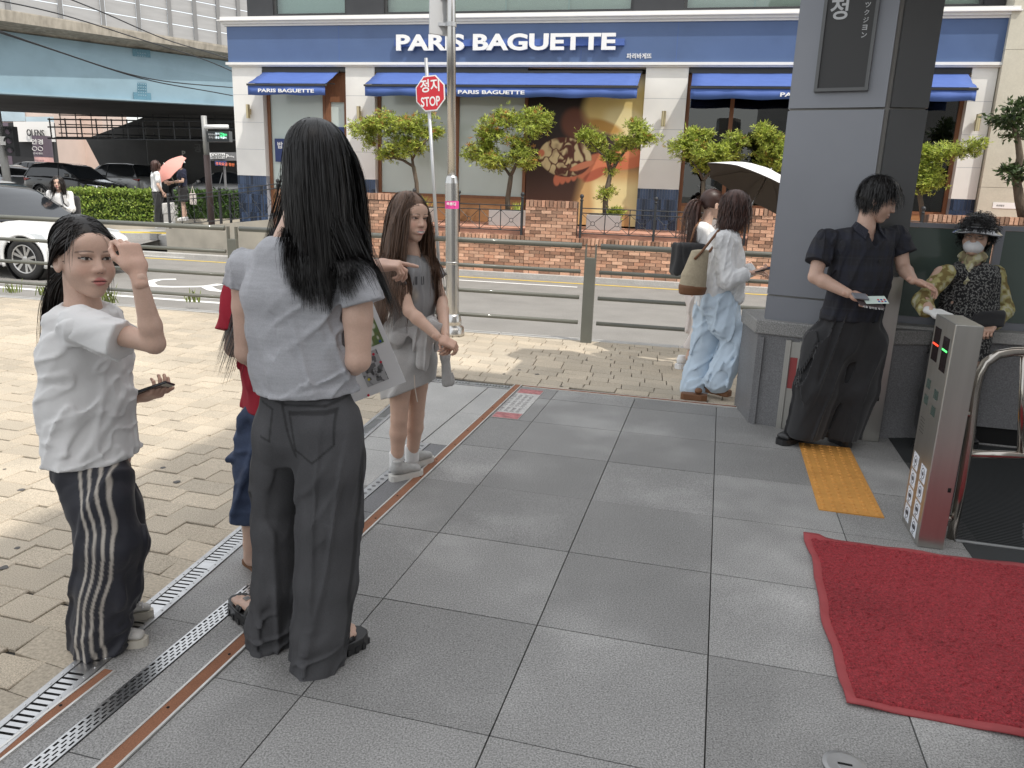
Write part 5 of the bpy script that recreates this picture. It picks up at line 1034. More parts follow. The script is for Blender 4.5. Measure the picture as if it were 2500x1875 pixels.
# dark post at the lower right corner
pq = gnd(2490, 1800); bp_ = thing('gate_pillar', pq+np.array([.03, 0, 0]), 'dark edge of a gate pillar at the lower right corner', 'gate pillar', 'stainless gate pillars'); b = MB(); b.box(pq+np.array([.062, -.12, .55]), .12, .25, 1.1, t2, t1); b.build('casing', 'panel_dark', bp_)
# ---- unseen block and canopy slab, added to shade the entrance and column
st = thing('shade_block', TL(0, 6), 'unseen block added behind the viewer to shade the entrance floor', 'building'); b = MB(); b.tbox(-14, 2.1, 3.7, 16, -.1, 12); b.build('wall', 'wall_paint', st)
b = MB(); b.tbox(3.9, 6.15, .25, 4.5, 3.3, 3.5); b.build('shade_canopy', 'wall_paint', st)  # out of view, added to keep the sun off the column
# ================================================================== soft-body modelling: distance fields meshed by surface nets
V3 = lambda *a: np.array(a, float)
def unit(v): v = np.asarray(v, float); return v/(np.linalg.norm(v)+1e-12)
_NT = np.random.default_rng(11).random((32, 32, 32)).astype(np.float32)
def vn(P):                                                      # value noise in 0..1
    i = np.floor(P).astype(np.int32); f_ = (P-i).astype(np.float32); f_ = f_*f_*(3-2*f_); i &= 31; j = (i+1) & 31
    x0, y0, z0 = i[..., 0], i[..., 1], i[..., 2]; x1, y1, z1 = j[..., 0], j[..., 1], j[..., 2]; fx_, fy, fz = f_[..., 0], f_[..., 1], f_[..., 2]
    a = _NT[x0, y0, z0]*(1-fx_)+_NT[x1, y0, z0]*fx_; b = _NT[x0, y1, z0]*(1-fx_)+_NT[x1, y1, z0]*fx_; c = _NT[x0, y0, z1]*(1-fx_)+_NT[x1, y0, z1]*fx_; d = _NT[x0, y1, z1]*(1-fx_)+_NT[x1, y1, z1]*fx_
    return (a*(1-fy)+b*fy)*(1-fz)+(c*(1-fy)+d*fy)*fz
def ec(a, b, ra, rb, right=None, k=.02, op='u'):
    """cone with rounded ends; radii scalars or (across, fore-aft) with 'right' as the across direction"""
    a = np.asarray(a, float); b = np.asarray(b, float); ax = b-a; L2 = ax@ax+1e-9; iso = right is None
    ra_ = (ra, ra) if np.isscalar(ra) else ra; rb_ = (rb, rb) if np.isscalar(rb) else rb; mx = max(*ra_, *rb_)
    if not iso: au = unit(ax); r_ = np.asarray(right, float); r_ = unit(r_-au*(r_@au)); f_ = np.cross(au, r_)
    def fn(P):
        q = P-a; t = np.clip((q@ax)/L2, 0, 1); d = q-t[..., None]*ax
        if iso: return np.sqrt((d*d).sum(-1))-(ra_[0]+t*(rb_[0]-ra_[0]))
        rx = ra_[0]+t*(rb_[0]-ra_[0]); ry = ra_[1]+t*(rb_[1]-ra_[1]); m_ = np.minimum(rx, ry); e = (d@au)/m_
        return (np.sqrt(((d@r_)/rx)**2+((d@f_)/ry)**2+e*e)-1)*m_
    return dict(fn=fn, lo=np.minimum(a, b)-mx, hi=np.maximum(a, b)+mx, k=k, op=op)
def el(c, r, axes=None, k=.01, op='u'):
    c = np.asarray(c, float); r = np.asarray(r, float); A = np.eye(3) if axes is None else np.stack([unit(x) for x in axes]); mx = r.max()
    def fn(P):
        q = ((P-c)@A.T); k0 = np.sqrt(((q/r)**2).sum(-1)); k1 = np.sqrt(((q/(r*r))**2).sum(-1))+1e-9; return k0*(k0-1)/k1
    return dict(fn=fn, lo=c-mx, hi=c+mx, k=k, op=op)
def bxs(c, h, axes=None, r=.01, k=.01, op='u'):
    c = np.asarray(c, float); h = np.asarray(h, float); A = np.eye(3) if axes is None else np.stack([unit(x) for x in axes]); mx = np.linalg.norm(h)+r
    def fn(P):
        q = np.abs((P-c)@A.T)-h+r; return np.sqrt((np.maximum(q, 0)**2).sum(-1))+np.minimum(q.max(-1), 0)-r
    return dict(fn=fn, lo=c-mx, hi=c+mx, k=k, op=op)
def plane_cut(p, n_, k=.004):                                   # removes the side the normal points to
    p = np.asarray(p, float); n_ = unit(n_); return dict(fn=lambda P: -((P-p)@n_), lo=None, hi=None, k=k, op='s')
def smin(a, b, k): h = np.clip(.5+.5*(b-a)/k, 0, 1); return b+(a-b)*h-k*h*(1-h)
_CE = [(0, 1), (2, 3), (4, 5), (6, 7), (0, 2), (1, 3), (4, 6), (5, 7), (0, 4), (1, 5), (2, 6), (3, 7)]
_CO = np.array([(i, j, k) for k in (0, 1) for j in (0, 1) for i in (0, 1)])
def skin(prims, h, post=None, pad=.02):
    lo = np.min([p['lo'] for p in prims if p['lo'] is not None and p['op'] == 'u'], 0)-pad; hi = np.max([p['hi'] for p in prims if p['hi'] is not None and p['op'] == 'u'], 0)+pad
    n_ = np.ceil((hi-lo)/h).astype(int)+2; D = np.full(n_, .5, np.float32); ax = [lo[i]+h*np.arange(n_[i]) for i in range(3)]
    fold_done = post is None
    for p in prims:
        if p['op'] == 's' and not fold_done:
            near = np.argwhere(np.abs(D) < .03); D[tuple(near.T)] += post((lo+h*near).astype(np.float32)).astype(np.float32); fold_done = True
        if p['lo'] is None: sl = (slice(0, n_[0]), slice(0, n_[1]), slice(0, n_[2]))
        else:
            m_ = p['k']+3*h; i0 = np.clip(np.floor((p['lo']-m_-lo)/h).astype(int), 0, n_); i1 = np.clip(np.ceil((p['hi']+m_-lo)/h).astype(int)+1, 0, n_); sl = tuple(slice(a, b) for a, b in zip(i0, i1))
            if any(s.stop <= s.start for s in sl): continue
        P = np.stack(np.meshgrid(*[ax[i][sl[i]] for i in range(3)], indexing='ij'), -1).astype(np.float32)
        d = p['fn'](P).astype(np.float32)
        D[sl] = smin(D[sl], d, p['k']) if p['op'] == 'u' else -smin(-D[sl], d, p['k'])
    if not fold_done:
        near = np.argwhere(np.abs(D) < .03); P = (lo+h*near).astype(np.float32); D[tuple(near.T)] += post(P).astype(np.float32)
    D[0] = D[-1] = .5; D[:, 0] = D[:, -1] = .5; D[:, :, 0] = D[:, :, -1] = .5
    S = D < 0; c = [S[i:n_[0]-1+i, j:n_[1]-1+j, k:n_[2]-1+k] for i, j, k in _CO]; s = sum(x.astype(np.int8) for x in c); act = np.argwhere((s > 0) & (s < 8))
    if len(act) == 0: return np.zeros((0, 3)), []
    vals = np.stack([D[tuple((act+o).T)] for o in _CO], 1); acc = np.zeros((len(act), 3)); cnt = np.zeros(len(act))
    for a, b in _CE:
        va, vb = vals[:, a], vals[:, b]; x = (va < 0) != (vb < 0); t = np.where(x, va/(va-vb+1e-12), 0); acc += np.where(x[:, None], _CO[a]+t[:, None]*(_CO[b]-_CO[a]), 0); cnt += x
    vtx = lo+h*(act+acc/cnt[:, None]); idx = np.full(n_-1, -1, np.int32); idx[tuple(act.T)] = np.arange(len(act)); F = []
    for d in range(3):
        e1, e2 = [(1, 2), (2, 0), (0, 1)][d]; sh = [slice(0, n_[i]) for i in range(3)]; A = S[tuple(slice(0, n_[i]-(i == d)) for i in range(3))]; B = S[tuple(slice((i == d)*1, n_[i]) for i in range(3))]
        ed = np.argwhere(A != B); ok = (ed[:, e1] > 0) & (ed[:, e2] > 0) & (ed[:, e1] < n_[e1]-1) & (ed[:, e2] < n_[e2]-1); ed = ed[ok]
        u1 = np.zeros(3, int); u1[e1] = 1; u2 = np.zeros(3, int); u2[e2] = 1; q = [idx[tuple((ed-o).T)] for o in (u1*0, u1, u1+u2, u2)]; Q = np.stack(q, 1); fl = A[tuple(ed.T)]
        Q = np.where(fl[:, None], Q, Q[:, ::-1]); F.append(Q[(Q >= 0).all(1)])
    return vtx, np.concatenate(F)
def folds(P, axis, freq, amp, along=.22, seed=0., ridge=True):
    axis = unit(axis); q = P-(1-along)*((P@axis)[..., None])*axis; w_ = vn(q*freq*.5+17.3+seed)[..., None]*1.3; n_ = vn(q*freq+w_+seed)
    return -amp*np.tanh(((1-np.abs(2*n_-1))-.82)*6.5) if ridge else amp*(n_-.5)*2
def soft_obj(name, parts, m_, parent, cols=None):
    v, f, o = [], [], 0
    for a, b in parts: v.append(a); f.append(np.asarray(b)+o); o += len(a)
    return mesh_obj(name, np.concatenate(v), np.concatenate(f), m_, parent, True, cols)
# ------------------------------------------------------------------ head (face looks along +y, x to the person's left, unit metres)
def make_head(h=.0024, smile=0., open_=.0, male=0.):
    P = [el((0, -.014, .040), (.073, .094, .083), k=.02), el((0, .018, -.015), (.064, .074, .085), k=.03), el((0, .042, -.060), (.047 + .004*male, .044, .047), k=.03), el((0, .067, -.096), (.021, .018, .017), k=.024),
         el((.034, .052, -.034), (.030, .030, .028+.004*smile), k=.022), el((-.034, .052, -.034), (.030, .030, .028+.004*smile), k=.022), el((0, .073, .040), (.052, .018, .030), k=.03),
         ec((0, .086, .008), (0, .103, -.027), .006, .0105, k=.014), el((.0105, .094, -.031), (.0085, .0085, .007), k=.007), el((-.0105, .094, -.031), (.0085, .0085, .007), k=.007)]
    for s_ in (-1, 1):
        P += [el((s_*.031, .094, .004), (.019, .014, .011), k=.012, op='s'), el((s_*.030, .0735, .0035), (.0165, .0145, .0125), k=.004), el((s_*.031, .086, .018), (.020, .008, .005), k=.008)]
        P += [el((s_*.073, -.004, -.012), (.008, .019, .031), axes=((1, .28*s_, 0), (-.28*s_, 1, 0), (0, 0, 1)), k=.006), el((s_*.080, .000, -.010), (.005, .010, .019), k=.004, op='s')]
        P += [el((s_*.0045, .1015, -.0385), (.0032, .004, .002), k=.002, op='s')]
    lw = .024+.006*smile; zl = -.0625
    P += [el((0, .084, zl), (lw+.004, .013, .013), k=.012), el((0, .0935, zl+.0045), (lw*.85, .0075, .0050), k=.004), el((0, .0925, zl-.0062), (lw*.72, .0080, .0062), k=.004), el((0, .104, zl-.0005), (lw, .010, .0014+.0045*smile+.002*open_), axes=None, k=.003, op='s')]
    v, f = skin(P, h, pad=.01); return v, f
def paint_head(v, skin_c, lip=(.50, .16, .15), brow=(.035, .026, .022), smile=0., iris=(.016, .010, .007), blush=.5, squint=0., lids=1.):
    """natural colours of the face by position: lips, brows, lashes, eyes, blush; shade painted into nostrils and lid creases"""
    x, y, z = v[:, 0], v[:, 1], v[:, 2]; c = np.tile(np.array(skin_c, float), (len(v), 1)); ax_ = np.abs(x); front = y > .05
    def mix(m_, col):
        nonlocal c
        m_ = np.clip(m_, 0, 1)[:, None]; c = c*(1-m_)+np.array(col)*m_
    mix(np.exp(-(((ax_-.040)/.020)**2+((z+.030)/.018)**2))*front*.30*blush, np.array(skin_c)*np.array([1.10, .66, .62])); mix(np.exp(-((x/.013)**2+((z+.030)/.012)**2))*front*.18, np.array(skin_c)*np.array([1.02, .72, .68]))
    ex, ez = .031, .0035; u_ = (ax_-ex)/.0155; up_ = ez+(.0052-.0025*squint)*(1-np.clip(u_, -1, 1)**2)+.0012*u_; dn = ez-(.0042-.0018*squint)*(1-np.clip(u_, -1, 1)**2)+.0012*u_
    eye = front & (np.abs(u_) < 1) & (z < up_) & (z > dn); mix(eye*1., (.62, .58, .55)); ir = eye & (((ax_-ex+.0005)**2+(z-ez-.0006)**2) < .0058**2); mix(ir*1., iris)
    mix((front & (np.abs(u_) < 1.12) & (np.abs(z-up_) < .0019))*1., (.020, .014, .012)); mix((front & (np.abs(u_) < 1) & (np.abs(z-dn) < .0010))*.45, (.09, .05, .045)); mix((front & (np.abs(u_) < 1.1) & (np.abs(z-up_-.0042) < .0009))*.35*lids, np.array(skin_c)*.5)
    ub = (ax_-.034)/.021; bz = .0225+.0030*(1-ub**2)-.0010*ub; mix((front & (np.abs(ub) < 1))*np.clip(1-np.abs(z-bz)/.0034, 0, 1)*.9, brow)
    zl = -.0625; lw = .0225+.006*smile; cu = .12*smile*ax_/.0225*.03; zz_ = z-cu*.6; mix((front & (y > .078))*np.clip((1-(x/lw)**2)*1.5-np.abs(zz_-zl+.0008)/.0105, 0, 1)*2.2*(np.abs(x) < lw), lip)
    mo = front & (y > .075) & (np.abs(x) < lw) & (np.abs(zz_-zl+.0002) < (.0012+.0070*smile*(1-(x/lw)**2)))
    mix(mo*1., (.70, .66, .62) if smile > .3 else (.10, .03, .03))
    if smile > .3: mix((mo & (np.abs(np.abs(zz_-zl+.0002)-(.0070*smile*(1-(x/lw)**2))) < .0012))*.6, (.20, .06, .06))
    mix((front & (np.hypot(ax_-.0052, z+.0375) < .0032))*.75, np.array(skin_c)*.25)  # nostril holes: their shade painted as darker skin
    return c
# ------------------------------------------------------------------ hand (fingers along +y, palm down -z, thumb towards +x)
def make_hand(curl=(.5, .5, .5, .5), thumb=.4, spread=.06, h=.0026, bend=None):
    P = [bxs((0, .040, 0), (.036, .042, .0115), r=.011, k=.01), el((.022, .022, -.006), (.018, .026, .013), k=.012), el((-.022, .022, -.005), (.014, .028, .011), k=.012), ec((0, -.050, 0), (0, .012, 0), (.0235, .0195), (.030, .016), right=(1, 0, 0), k=.016)]
    for i, (x, L_, r_) in enumerate(((.027, .068, .0082), (.0095, .076, .0084), (-.0085, .071, .0080), (-.0255, .056, .0070))):
        c_ = curl[i]; p = V3(x, .076-abs(x)*.15, 0); a = .15+c_*.9; sp = spread*(1.5-i)*.7
        for sg, fr in enumerate((.45, .30, .25)):
            d = V3(math.sin(sp), math.cos(a)*math.cos(sp), -math.sin(a)); q = p+d*L_*fr; P.append(ec(p, q, r_*(1-.09*sg), r_*(1-.09*(sg+1)), k=.004)); p = q; a += c_*(1.05 if sg == 0 else .75)
    p = V3(.028, .012, -.004); a = .75-thumb*.35; dn = .25+thumb*.5
    for sg, (L_, r_) in enumerate(((.040, .0110), (.030, .0094), (.024, .0084))):
        d = unit(V3(math.cos(dn*.6)*math.sin(a), math.cos(a), -math.sin(dn)*.7)); q = p+d*L_; P.append(ec(p, q, r_, r_*.9, k=.006)); p = q; a -= .30+.35*thumb
    return skin(P, h, pad=.008)
_HC = {}
def hand_at(kind, wrist, fdir, back_n, side, s_=1.):
    """place a cached hand: wrist joint, finger direction, direction the back of the hand faces, side +1 left / -1 right"""
    if kind not in _HC:
        cu, th, sp = {'relax': ((.35, .42, .48, .52), .3, .05), 'grip': ((.95, 1.0, 1.05, 1.1), .8, .02), 'pinch': ((.62, .75, .9, 1.0), .75, .03), 'point': ((.02, .75, .95, 1.05), .5, .10), 'flat': ((.12, .12, .15, .2), .2, .04), 'phone': ((.55, .6, .65, .75), .15, .05), 'clasp': ((.7, .7, .72, .75), .5, .03)}[kind]; _HC[kind] = make_hand(cu, th, sp)
    v, f = _HC[kind]; y = unit(fdir); z = np.asarray(back_n, float); z = unit(z-y*(z@y)); x = np.cross(y, z)           # x: thumb side of a LEFT hand seen from its back ... mirrored below
    v = v.copy(); v[:, 0] *= -side if False else side; f2 = f if side > 0 else f[:, ::-1]
    return np.asarray(wrist)+s_*(np.outer(v[:, 0], x)+np.outer(v[:, 1]+.03, y)+np.outer(v[:, 2], z)), f2
# ------------------------------------------------------------------ hair as many fine ribbons
def ribbons(paths, width, seed, centre):
    """paths (n, m, 3) -> narrow tapering ribbons lying about flat against the head"""
    n_, m_, _ = paths.shape; r = np.random.default_rng(seed); d = np.gradient(paths, axis=1); d /= np.linalg.norm(d, axis=2, keepdims=True)+1e-9
    out = paths-centre; out += r.normal(0, .05, (n_, 1, 3)); sd = np.cross(d, out); sd /= np.linalg.norm(sd, axis=2, keepdims=True)+1e-9
    w_ = width*(r.uniform(.6, 1.3, (n_, 1, 1)))*np.concatenate([np.linspace(.8, 1, m_//2), np.linspace(1, .25, m_-m_//2)])[None, :, None]
    v = np.stack([paths-sd*w_/2, paths+sd*w_/2], 2).reshape(-1, 3); b = (np.arange(n_)[:, None]*m_+np.arange(m_-1)[None])*2; f = np.stack([b, b+1, b+3, b+2], -1).reshape(-1, 4); return v, f
def grow(hd, n_, steps, length, seed, part=0., colliders=(), tie=None, grav=.25, wave=.0, front=.55, back=-.35, side_cut=.0, lift=.004, spread=.02, fall=None, lenvar=.25, bias=None, fringe=None, roots=None, sweep=.35, face=False):
    """strands from the scalp: fall away from the parting, over the skull and the shoulders
    hd: (origin, X(left), Y(front), Z(up), scale)"""
    o, X, Y, Z, s_ = hd; r = np.random.default_rng(seed); R = np.stack([X, Y, Z]); C_ = np.array([0, -.014, .040]); RR = np.array([.075, .097, .086])
    u_ = r.normal(0, 1, (n_*6, 3)); u_ /= np.linalg.norm(u_, axis=1, keepdims=True); p = C_+u_*RR
    hair = (p[:, 2] > .058-.55*np.clip((.065-p[:, 1])/.10, 0, 2)*.22*5*.5) & (p[:, 2] > back*.1) if False else ((p[:, 1] < .058) | (p[:, 2] > .072)) & (p[:, 2] > np.where(p[:, 1] > .012, .045, np.where(p[:, 1] > -.03, .0, -.045)))
    if roots is not None: hair = hair & roots(p)
    p = p[hair][:n_]; nn = len(p); u_ = (p-C_)/RR; u_ /= np.linalg.norm(u_, axis=1, keepdims=True)
    sgn = np.sign(p[:, 0]-part+r.normal(0, .003, nn)); d = np.stack([sgn*.9, .15*r.normal(0, 1, nn)+(0. if fringe is None else fringe*(p[:, 1] > .03)), np.full(nn, -.1)], 1)
    crown = np.array([0, -.035, .125]); rad = p-crown; rad = rad-u_*(rad*u_).sum(1, keepdims=True); rad /= np.linalg.norm(rad, axis=1, keepdims=True)+1e-6
    bk = smooth01((.035-p[:, 1])/.05)[:, None]; d = d*(1-bk)+rad*bk
    lay = 1.02+r.uniform(0, 1, nn)**1.5*spread*6
    L_ = length*(1-lenvar*r.random(nn)); ds = (L_/steps)[:, None]; pts = [p.copy()]; ph = r.uniform(0, 6.28, nn); down = np.tile(np.array([0, 0, -1.]), (nn, 1))
    if bias is not None: down = down+bias(p)
    down = (down/np.linalg.norm(down, axis=1, keepdims=True))@R.T
    tl = None if tie is None else np.asarray(tie, float)
    if tl is not None: to = tl-p; to /= np.linalg.norm(to, axis=1, keepdims=True); d = d*sweep+to*(1-sweep)
    done = np.zeros(nn, bool)
    for k in range(steps):
        d = d/(np.linalg.norm(d, axis=1, keepdims=True)+1e-9)
        if tl is not None:
            to = tl-p; dist = np.linalg.norm(to, axis=1); done |= (dist < .030) | (k > 13); tgt = np.where(done[:, None], down+r.normal(0, .04, (nn, 3)), to/(dist[:, None]+1e-9)); wt = min(.75, .14+.11*k); d = np.where(done[:, None], d*.75+tgt*.25, d*(1-wt)+tgt*wt)
        else: d = d*(1-grav)+down*grav
        if wave: d = d+wave*np.stack([np.sin(ph+k*.9), np.cos(ph*1.3+k*.9), 0*ph], 1)
        d = d+r.normal(0, .02, (nn, 3)); d /= np.linalg.norm(d, axis=1, keepdims=True)+1e-9; p = p+d*ds/s_
        q = (p-C_)/RR; l = np.linalg.norm(q, axis=1); m_ = l < lay; p[m_] = C_+(q[m_]/l[m_][:, None]*lay[m_][:, None])*RR
        q2 = (p-np.array([0, .012, -.04]))/np.array([.069, .078, .095]); l2 = np.linalg.norm(q2, axis=1); m2 = l2 < 1.04; p[m2] = np.array([0, .012, -.04])+(q2[m2]/l2[m2][:, None]*1.05)*np.array([.069, .078, .095])
        if face:                                                # keep the face itself free
            fm = (p[:, 1] > .030) & (p[:, 2] < .062) & (p[:, 2] > -.13) & (np.abs(p[:, 0]) < .060); p[fm, 0] = np.where(pts[0][fm, 0] > part, .060, -.060); p[fm, 1] -= .012
        if len(colliders):
            wp = o+s_*(p@R); 
            for fn in colliders:
                for it in range(2):
                    dd = fn(wp)-lift*(.6+ .8*r.random(nn)); ins = dd < 0
                    if ins.any():
                        e = 2e-3; w1 = wp[ins]; g_ = np.stack([fn(w1+np.eye(3)[a]*e)-fn(w1-np.eye(3)[a]*e) for a in range(3)], 1); g_ /= np.linalg.norm(g_, axis=1, keepdims=True)+1e-9; wp[ins] = w1-g_*dd[ins][:, None]
            p = ((wp-o)/s_)@R.T
        pts.append(p.copy())
    W_ = np.stack(pts, 1); return o+s_*(W_@R)
def hair_cap(hd, low=-.05, thick=.010, front_z=.050, h=.0045, nape=True):
    """close scalp layer under the strands, in world space"""
    P = [el((0, -.016, .040), (.073+thick, .095+thick, .084+thick), k=.01)]
    if nape: P.append(el((0, -.050, -.010), (.066+thick*.6, .055+thick*.6, .060), k=.02))
    P.append(el((0, .125, -.034), (.105, .125, .100), k=.012, op='s'))
    P.append(plane_cut((0, 0, low), (0, -.2, -1)))
    v, f = skin(P, h, pad=.01); o, X, Y, Z, s_ = hd; return o+s_*(v@np.stack([X, Y, Z])), f
def head_frame(o, fwd_, up=(0, 0, 1), s_=1.): Y = unit(fwd_); Z = np.asarray(up, float); Z = unit(Z-Y*(Z@Y)); return (np.asarray(o, float), np.cross(Y, Z), Y, Z, s_)
_HEADS = {}
def head_mesh(kind):
    if kind not in _HEADS: _HEADS[kind] = make_head(**{'calm': dict(open_=.4), 'smile': dict(smile=.9), 'male': dict(male=1.), 'small': dict(h=.0045)}[kind])
    return _HEADS[kind]
# ================================================================== people
D_ = AT
def mpx(px, Y): return px*KD/F_PX*Y*1.0
mat('skin', rough=.5, vcol=True, var=.05, vscale=22, speck=.05, sscale=180, sss=.06, bump=.04, bscale=300, bdist=.001)
mat('cloth_heather', (.40, .405, .43), .9, var=.10, vscale=34, stretch=(.25, .25, 2.2), speck=.12, sscale=240, bump=.16, bscale=75, bdist=.005, sheen=.1)
mat('cloth_white', (.74, .735, .73), .9, var=.03, vscale=8, bump=.14, bscale=70, bdist=.005); mat('cloth_navy', rough=.6, vcol=True, bump=.18, bscale=60, bdist=.006, sheen=.1); mat('denim_black', rough=.85, vcol=True, var=.14, vscale=9, speck=.14, sscale=260, bump=.22, bscale=80, bdist=.005)
mat('denim_blue', (.045, .065, .12), .9, var=.30, vscale=14, speck=.15, sscale=240, bump=.22, bscale=80, bdist=.005); mat('denim_pale', (.50, .60, .70), .85, var=.07, vscale=10, bump=.18, bscale=60, bdist=.006); mat('cloth_red', (.33, .012, .03), .9, var=.08, vscale=12, bump=.18, bscale=70, bdist=.005)
mat('cloth_grey', (.30, .30, .305), .9, var=.06, vscale=14, bump=.15, bscale=240, bdist=.002); mat('tee_grey', (.27, .27, .275), .9, var=.06, vscale=14); mat('fleece', (.44, .43, .42), .95, var=.05, vscale=14, speck=.10, sscale=200, bump=.22, bscale=80, bdist=.005, sheen=.2); mat('linen', (.72, .72, .72), .9, var=.05, vscale=30, stretch=(1, 1, .3), bump=.5, bscale=90, bdist=.006); mat('cloth_black', (.018, .018, .020), .85, var=.2, vscale=6, bump=.18, bscale=60, bdist=.006, sheen=.15); mat('plaid', rough=.85, vcol=True, bump=.18, bscale=70, bdist=.005); mat('cloth_beige', (.66, .60, .57), .9, var=.05)
mat('vest_print', rough=.9, vcol=True); mat('blouse_print', rough=.9, vcol=True); mat('mask_white', (.72, .73, .74), .8); mat('visor_plastic', (.02, .02, .022), .12, coat=.8); mat('glove', (.66, .66, .64), .95, bump=.3, bscale=260, bdist=.002)
mat('hair_black', (.009, .008, .008), .36, spec=.45, island=.22); mat('hair_dark', (.018, .013, .011), .38, island=.25); mat('hair_brown', (.115, .066, .042), .45, island=.30); mat('hair_auburn', (.055, .026, .020), .45, island=.35)
mat('shoe_white', (.66, .645, .61), .6, var=.06, vscale=20); mat('shoe_sole', (.62, .58, .50), .7); mat('shoe_black', (.02, .02, .021), .35); mat('sandal_brown', (.17, .075, .032), .6); mat('leather_brown', (.085, .050, .033), .6); mat('shoe_grey', (.42, .42, .41), .5, var=.15, vscale=40); mat('metal_small', (.6, .58, .55), .3, 1.)
mat('cloth_navy_dark', (.018, .019, .030), .85); mat('flyer_dark', (.08, .06, .06), .6, var=.5, vscale=60); mat('flyer_pale', (.60, .70, .64), .6)
SKIN = (.60, .405, .315)
def loft(secs, right, k=.03):
    """secs: (x, y, Y, half width px, depth m) in display pixels -> list of cones"""
    out = []
    for a, b in zip(secs[:-1], secs[1:]): out.append(ec(D_(*a[:3]), D_(*b[:3]), (mpx(a[3], a[2]), a[4]), (mpx(b[3], b[2]), b[4]), right=right, k=k))
    return out
def field(prims):
    fs = [p['fn'] for p in prims if p['op'] == 'u' and p['lo'] is not None]; return lambda P: np.min([f(P) for f in fs], 0)
def sleeve(t, s, c, r0, r1, m_, h=.0055, colfn=None, amp=.005, fr=22, seed=0.):
    s = np.asarray(s); c = np.asarray(c); d = unit(c-s); return cloth(t, 'sleeve', [ec(s-d*.01, c+d*.03, r0, r1, k=.02), plane_cut(c, d), ec(c+d*r1*.7, c+d*.2, r1-.011, r1-.007, k=.003, op='s')], m_, h, lambda P: folds(P, unit(d+V3(.3, 0, .5)), fr, amp, .15, seed), colfn)
def open_end(p, n_, rx, ry, right, depth=.05, wall=.02):
    """hem: flat cut with a real opening behind it"""
    n_ = unit(n_); p = np.asarray(p); mn = min(rx, ry); return [plane_cut(p, n_)]
def tapered(pts, rs, k=.012): return [ec(a, b, ra, rb, k=k) for a, b, ra, rb in zip(pts[:-1], pts[1:], rs[:-1], rs[1:])]
def limb_arm(s, e, w_, s_=1.): m1 = s+(e-s)*.45; f1 = e+(w_-e)*.28; return tapered([s, m1, e, f1, w_], [.047*s_, .043*s_, .036*s_, .038*s_, .0255*s_])
def limb_leg(h, k_, a, s_=1.): m1 = h+(k_-h)*.5; c = k_+(a-k_)*.30; return tapered([h, m1, k_, c, k_+(a-k_)*.72, a], [.082*s_, .070*s_, .052*s_, .055*s_, .040*s_, .035*s_])
def person(name, label, base): return thing(name, base, label, 'person')
def body(t, hd, prims, hands=(), kind='calm', skin_c=SKIN, h=.0075, paint={}, head_s=1.):
    parts, cols = [], []; o, X, Y, Z, s_ = hd; v, f = head_mesh(kind); c = paint_head(v, skin_c, **paint); parts.append((o+s_*(v@np.stack([X, Y, Z])), f)); cols.append(c)
    v, f = skin(prims, h); parts.append((v, f)); cols.append(np.tile(skin_c, (len(v), 1)))
    for hv, hf in hands: parts.append((hv, hf)); cc = np.tile(np.array(skin_c)*np.array([1.0, .94, .92]), (len(hv), 1)); cols.append(cc)
    return soft_obj('body', parts, 'skin', t, np.concatenate(cols))
def neck(hd, base, r=.050): o, X, Y, Z, s_ = hd; return [ec(o-Z*.055*s_-Y*.022*s_, base, (.050*s_, .050*s_), (r+.006, r), right=X, k=.02), ec(base, base-.05*zz, r+.002, r+.008, k=.02)]
def cloth(t, name, prims, m_, h=.006, post=None, colfn=None):
    v, f = skin(prims, h, post); return mesh_obj(name, v, f, m_, t, True, None if colfn is None else colfn(v))
def hair(t, hd, m_, strands, cap=None, width=.0022, seed=1):
    parts = []
    if cap is not None: parts.append(cap)
    for k, P in enumerate(strands): parts.append(ribbons(P, width, seed+k, hd[0]))
    return soft_obj('hair', parts, m_, t)
def shoe(t, heel, toe, m_up='shoe_white', m_sole='shoe_sole', sole=.03, w_=.043, hgt=.075, name='shoe', laces=None, ankle=True):
    heel = np.array([heel[0], heel[1], heel[2]]); fd = unit((toe-heel)*np.array([1, 1, 0])); L_ = np.linalg.norm((toe-heel)[:2]); sd = np.cross(zz, fd); k = L_/.25
    prof = [(0, .45), (.04, .78), (.15, .86), (.4, .80), (.65, .98), (.8, 1.0), (.92, .78), (.985, .45)]; ol = [heel+fd*L_*a+sd*w_*b*k for a, b in prof]+[heel+fd*L_*a-sd*w_*b*k for a, b in prof[::-1]]
    b = MB(); b.prism(ol, sole*zz); so_ = b.build('sole', m_sole, None); up = heel+sole*zz
    P = [ec(up+fd*.045*k+.030*zz, up+fd*.10*k+.026*zz, .036*k, .038*k, k=.02), ec(up+fd*.10*k+.024*zz, up+fd*(L_-.045*k)+.012*zz, (.037*k, .040*k), (w_*.92*k, .026*k), right=sd, k=.02)]
    if ankle: P += [ec(up+fd*.05*k+.04*zz, up+fd*.055*k+(hgt-.01)*zz, .036*k, .034*k, k=.015), plane_cut(up+hgt*zz, (.0, 0, 1))]
    P.append(plane_cut(up-.0*zz, -zz)); v, f = skin(P, .0045); sh = mesh_obj(name, v, f, m_up, t, True)
    bpy.data.objects.remove(so_); b.build('sole', m_sole, sh)
    if laces:
        b = MB()
        for q in range(4): c = up+fd*(.105+.022*q)*k+(.052-.008*q)*zz*1.15; b.tube([c-sd*.022-.010*zz, c+.004*zz, c+sd*.022-.010*zz], .003, 5)
        b.build('laces', laces, sh)
    return sh
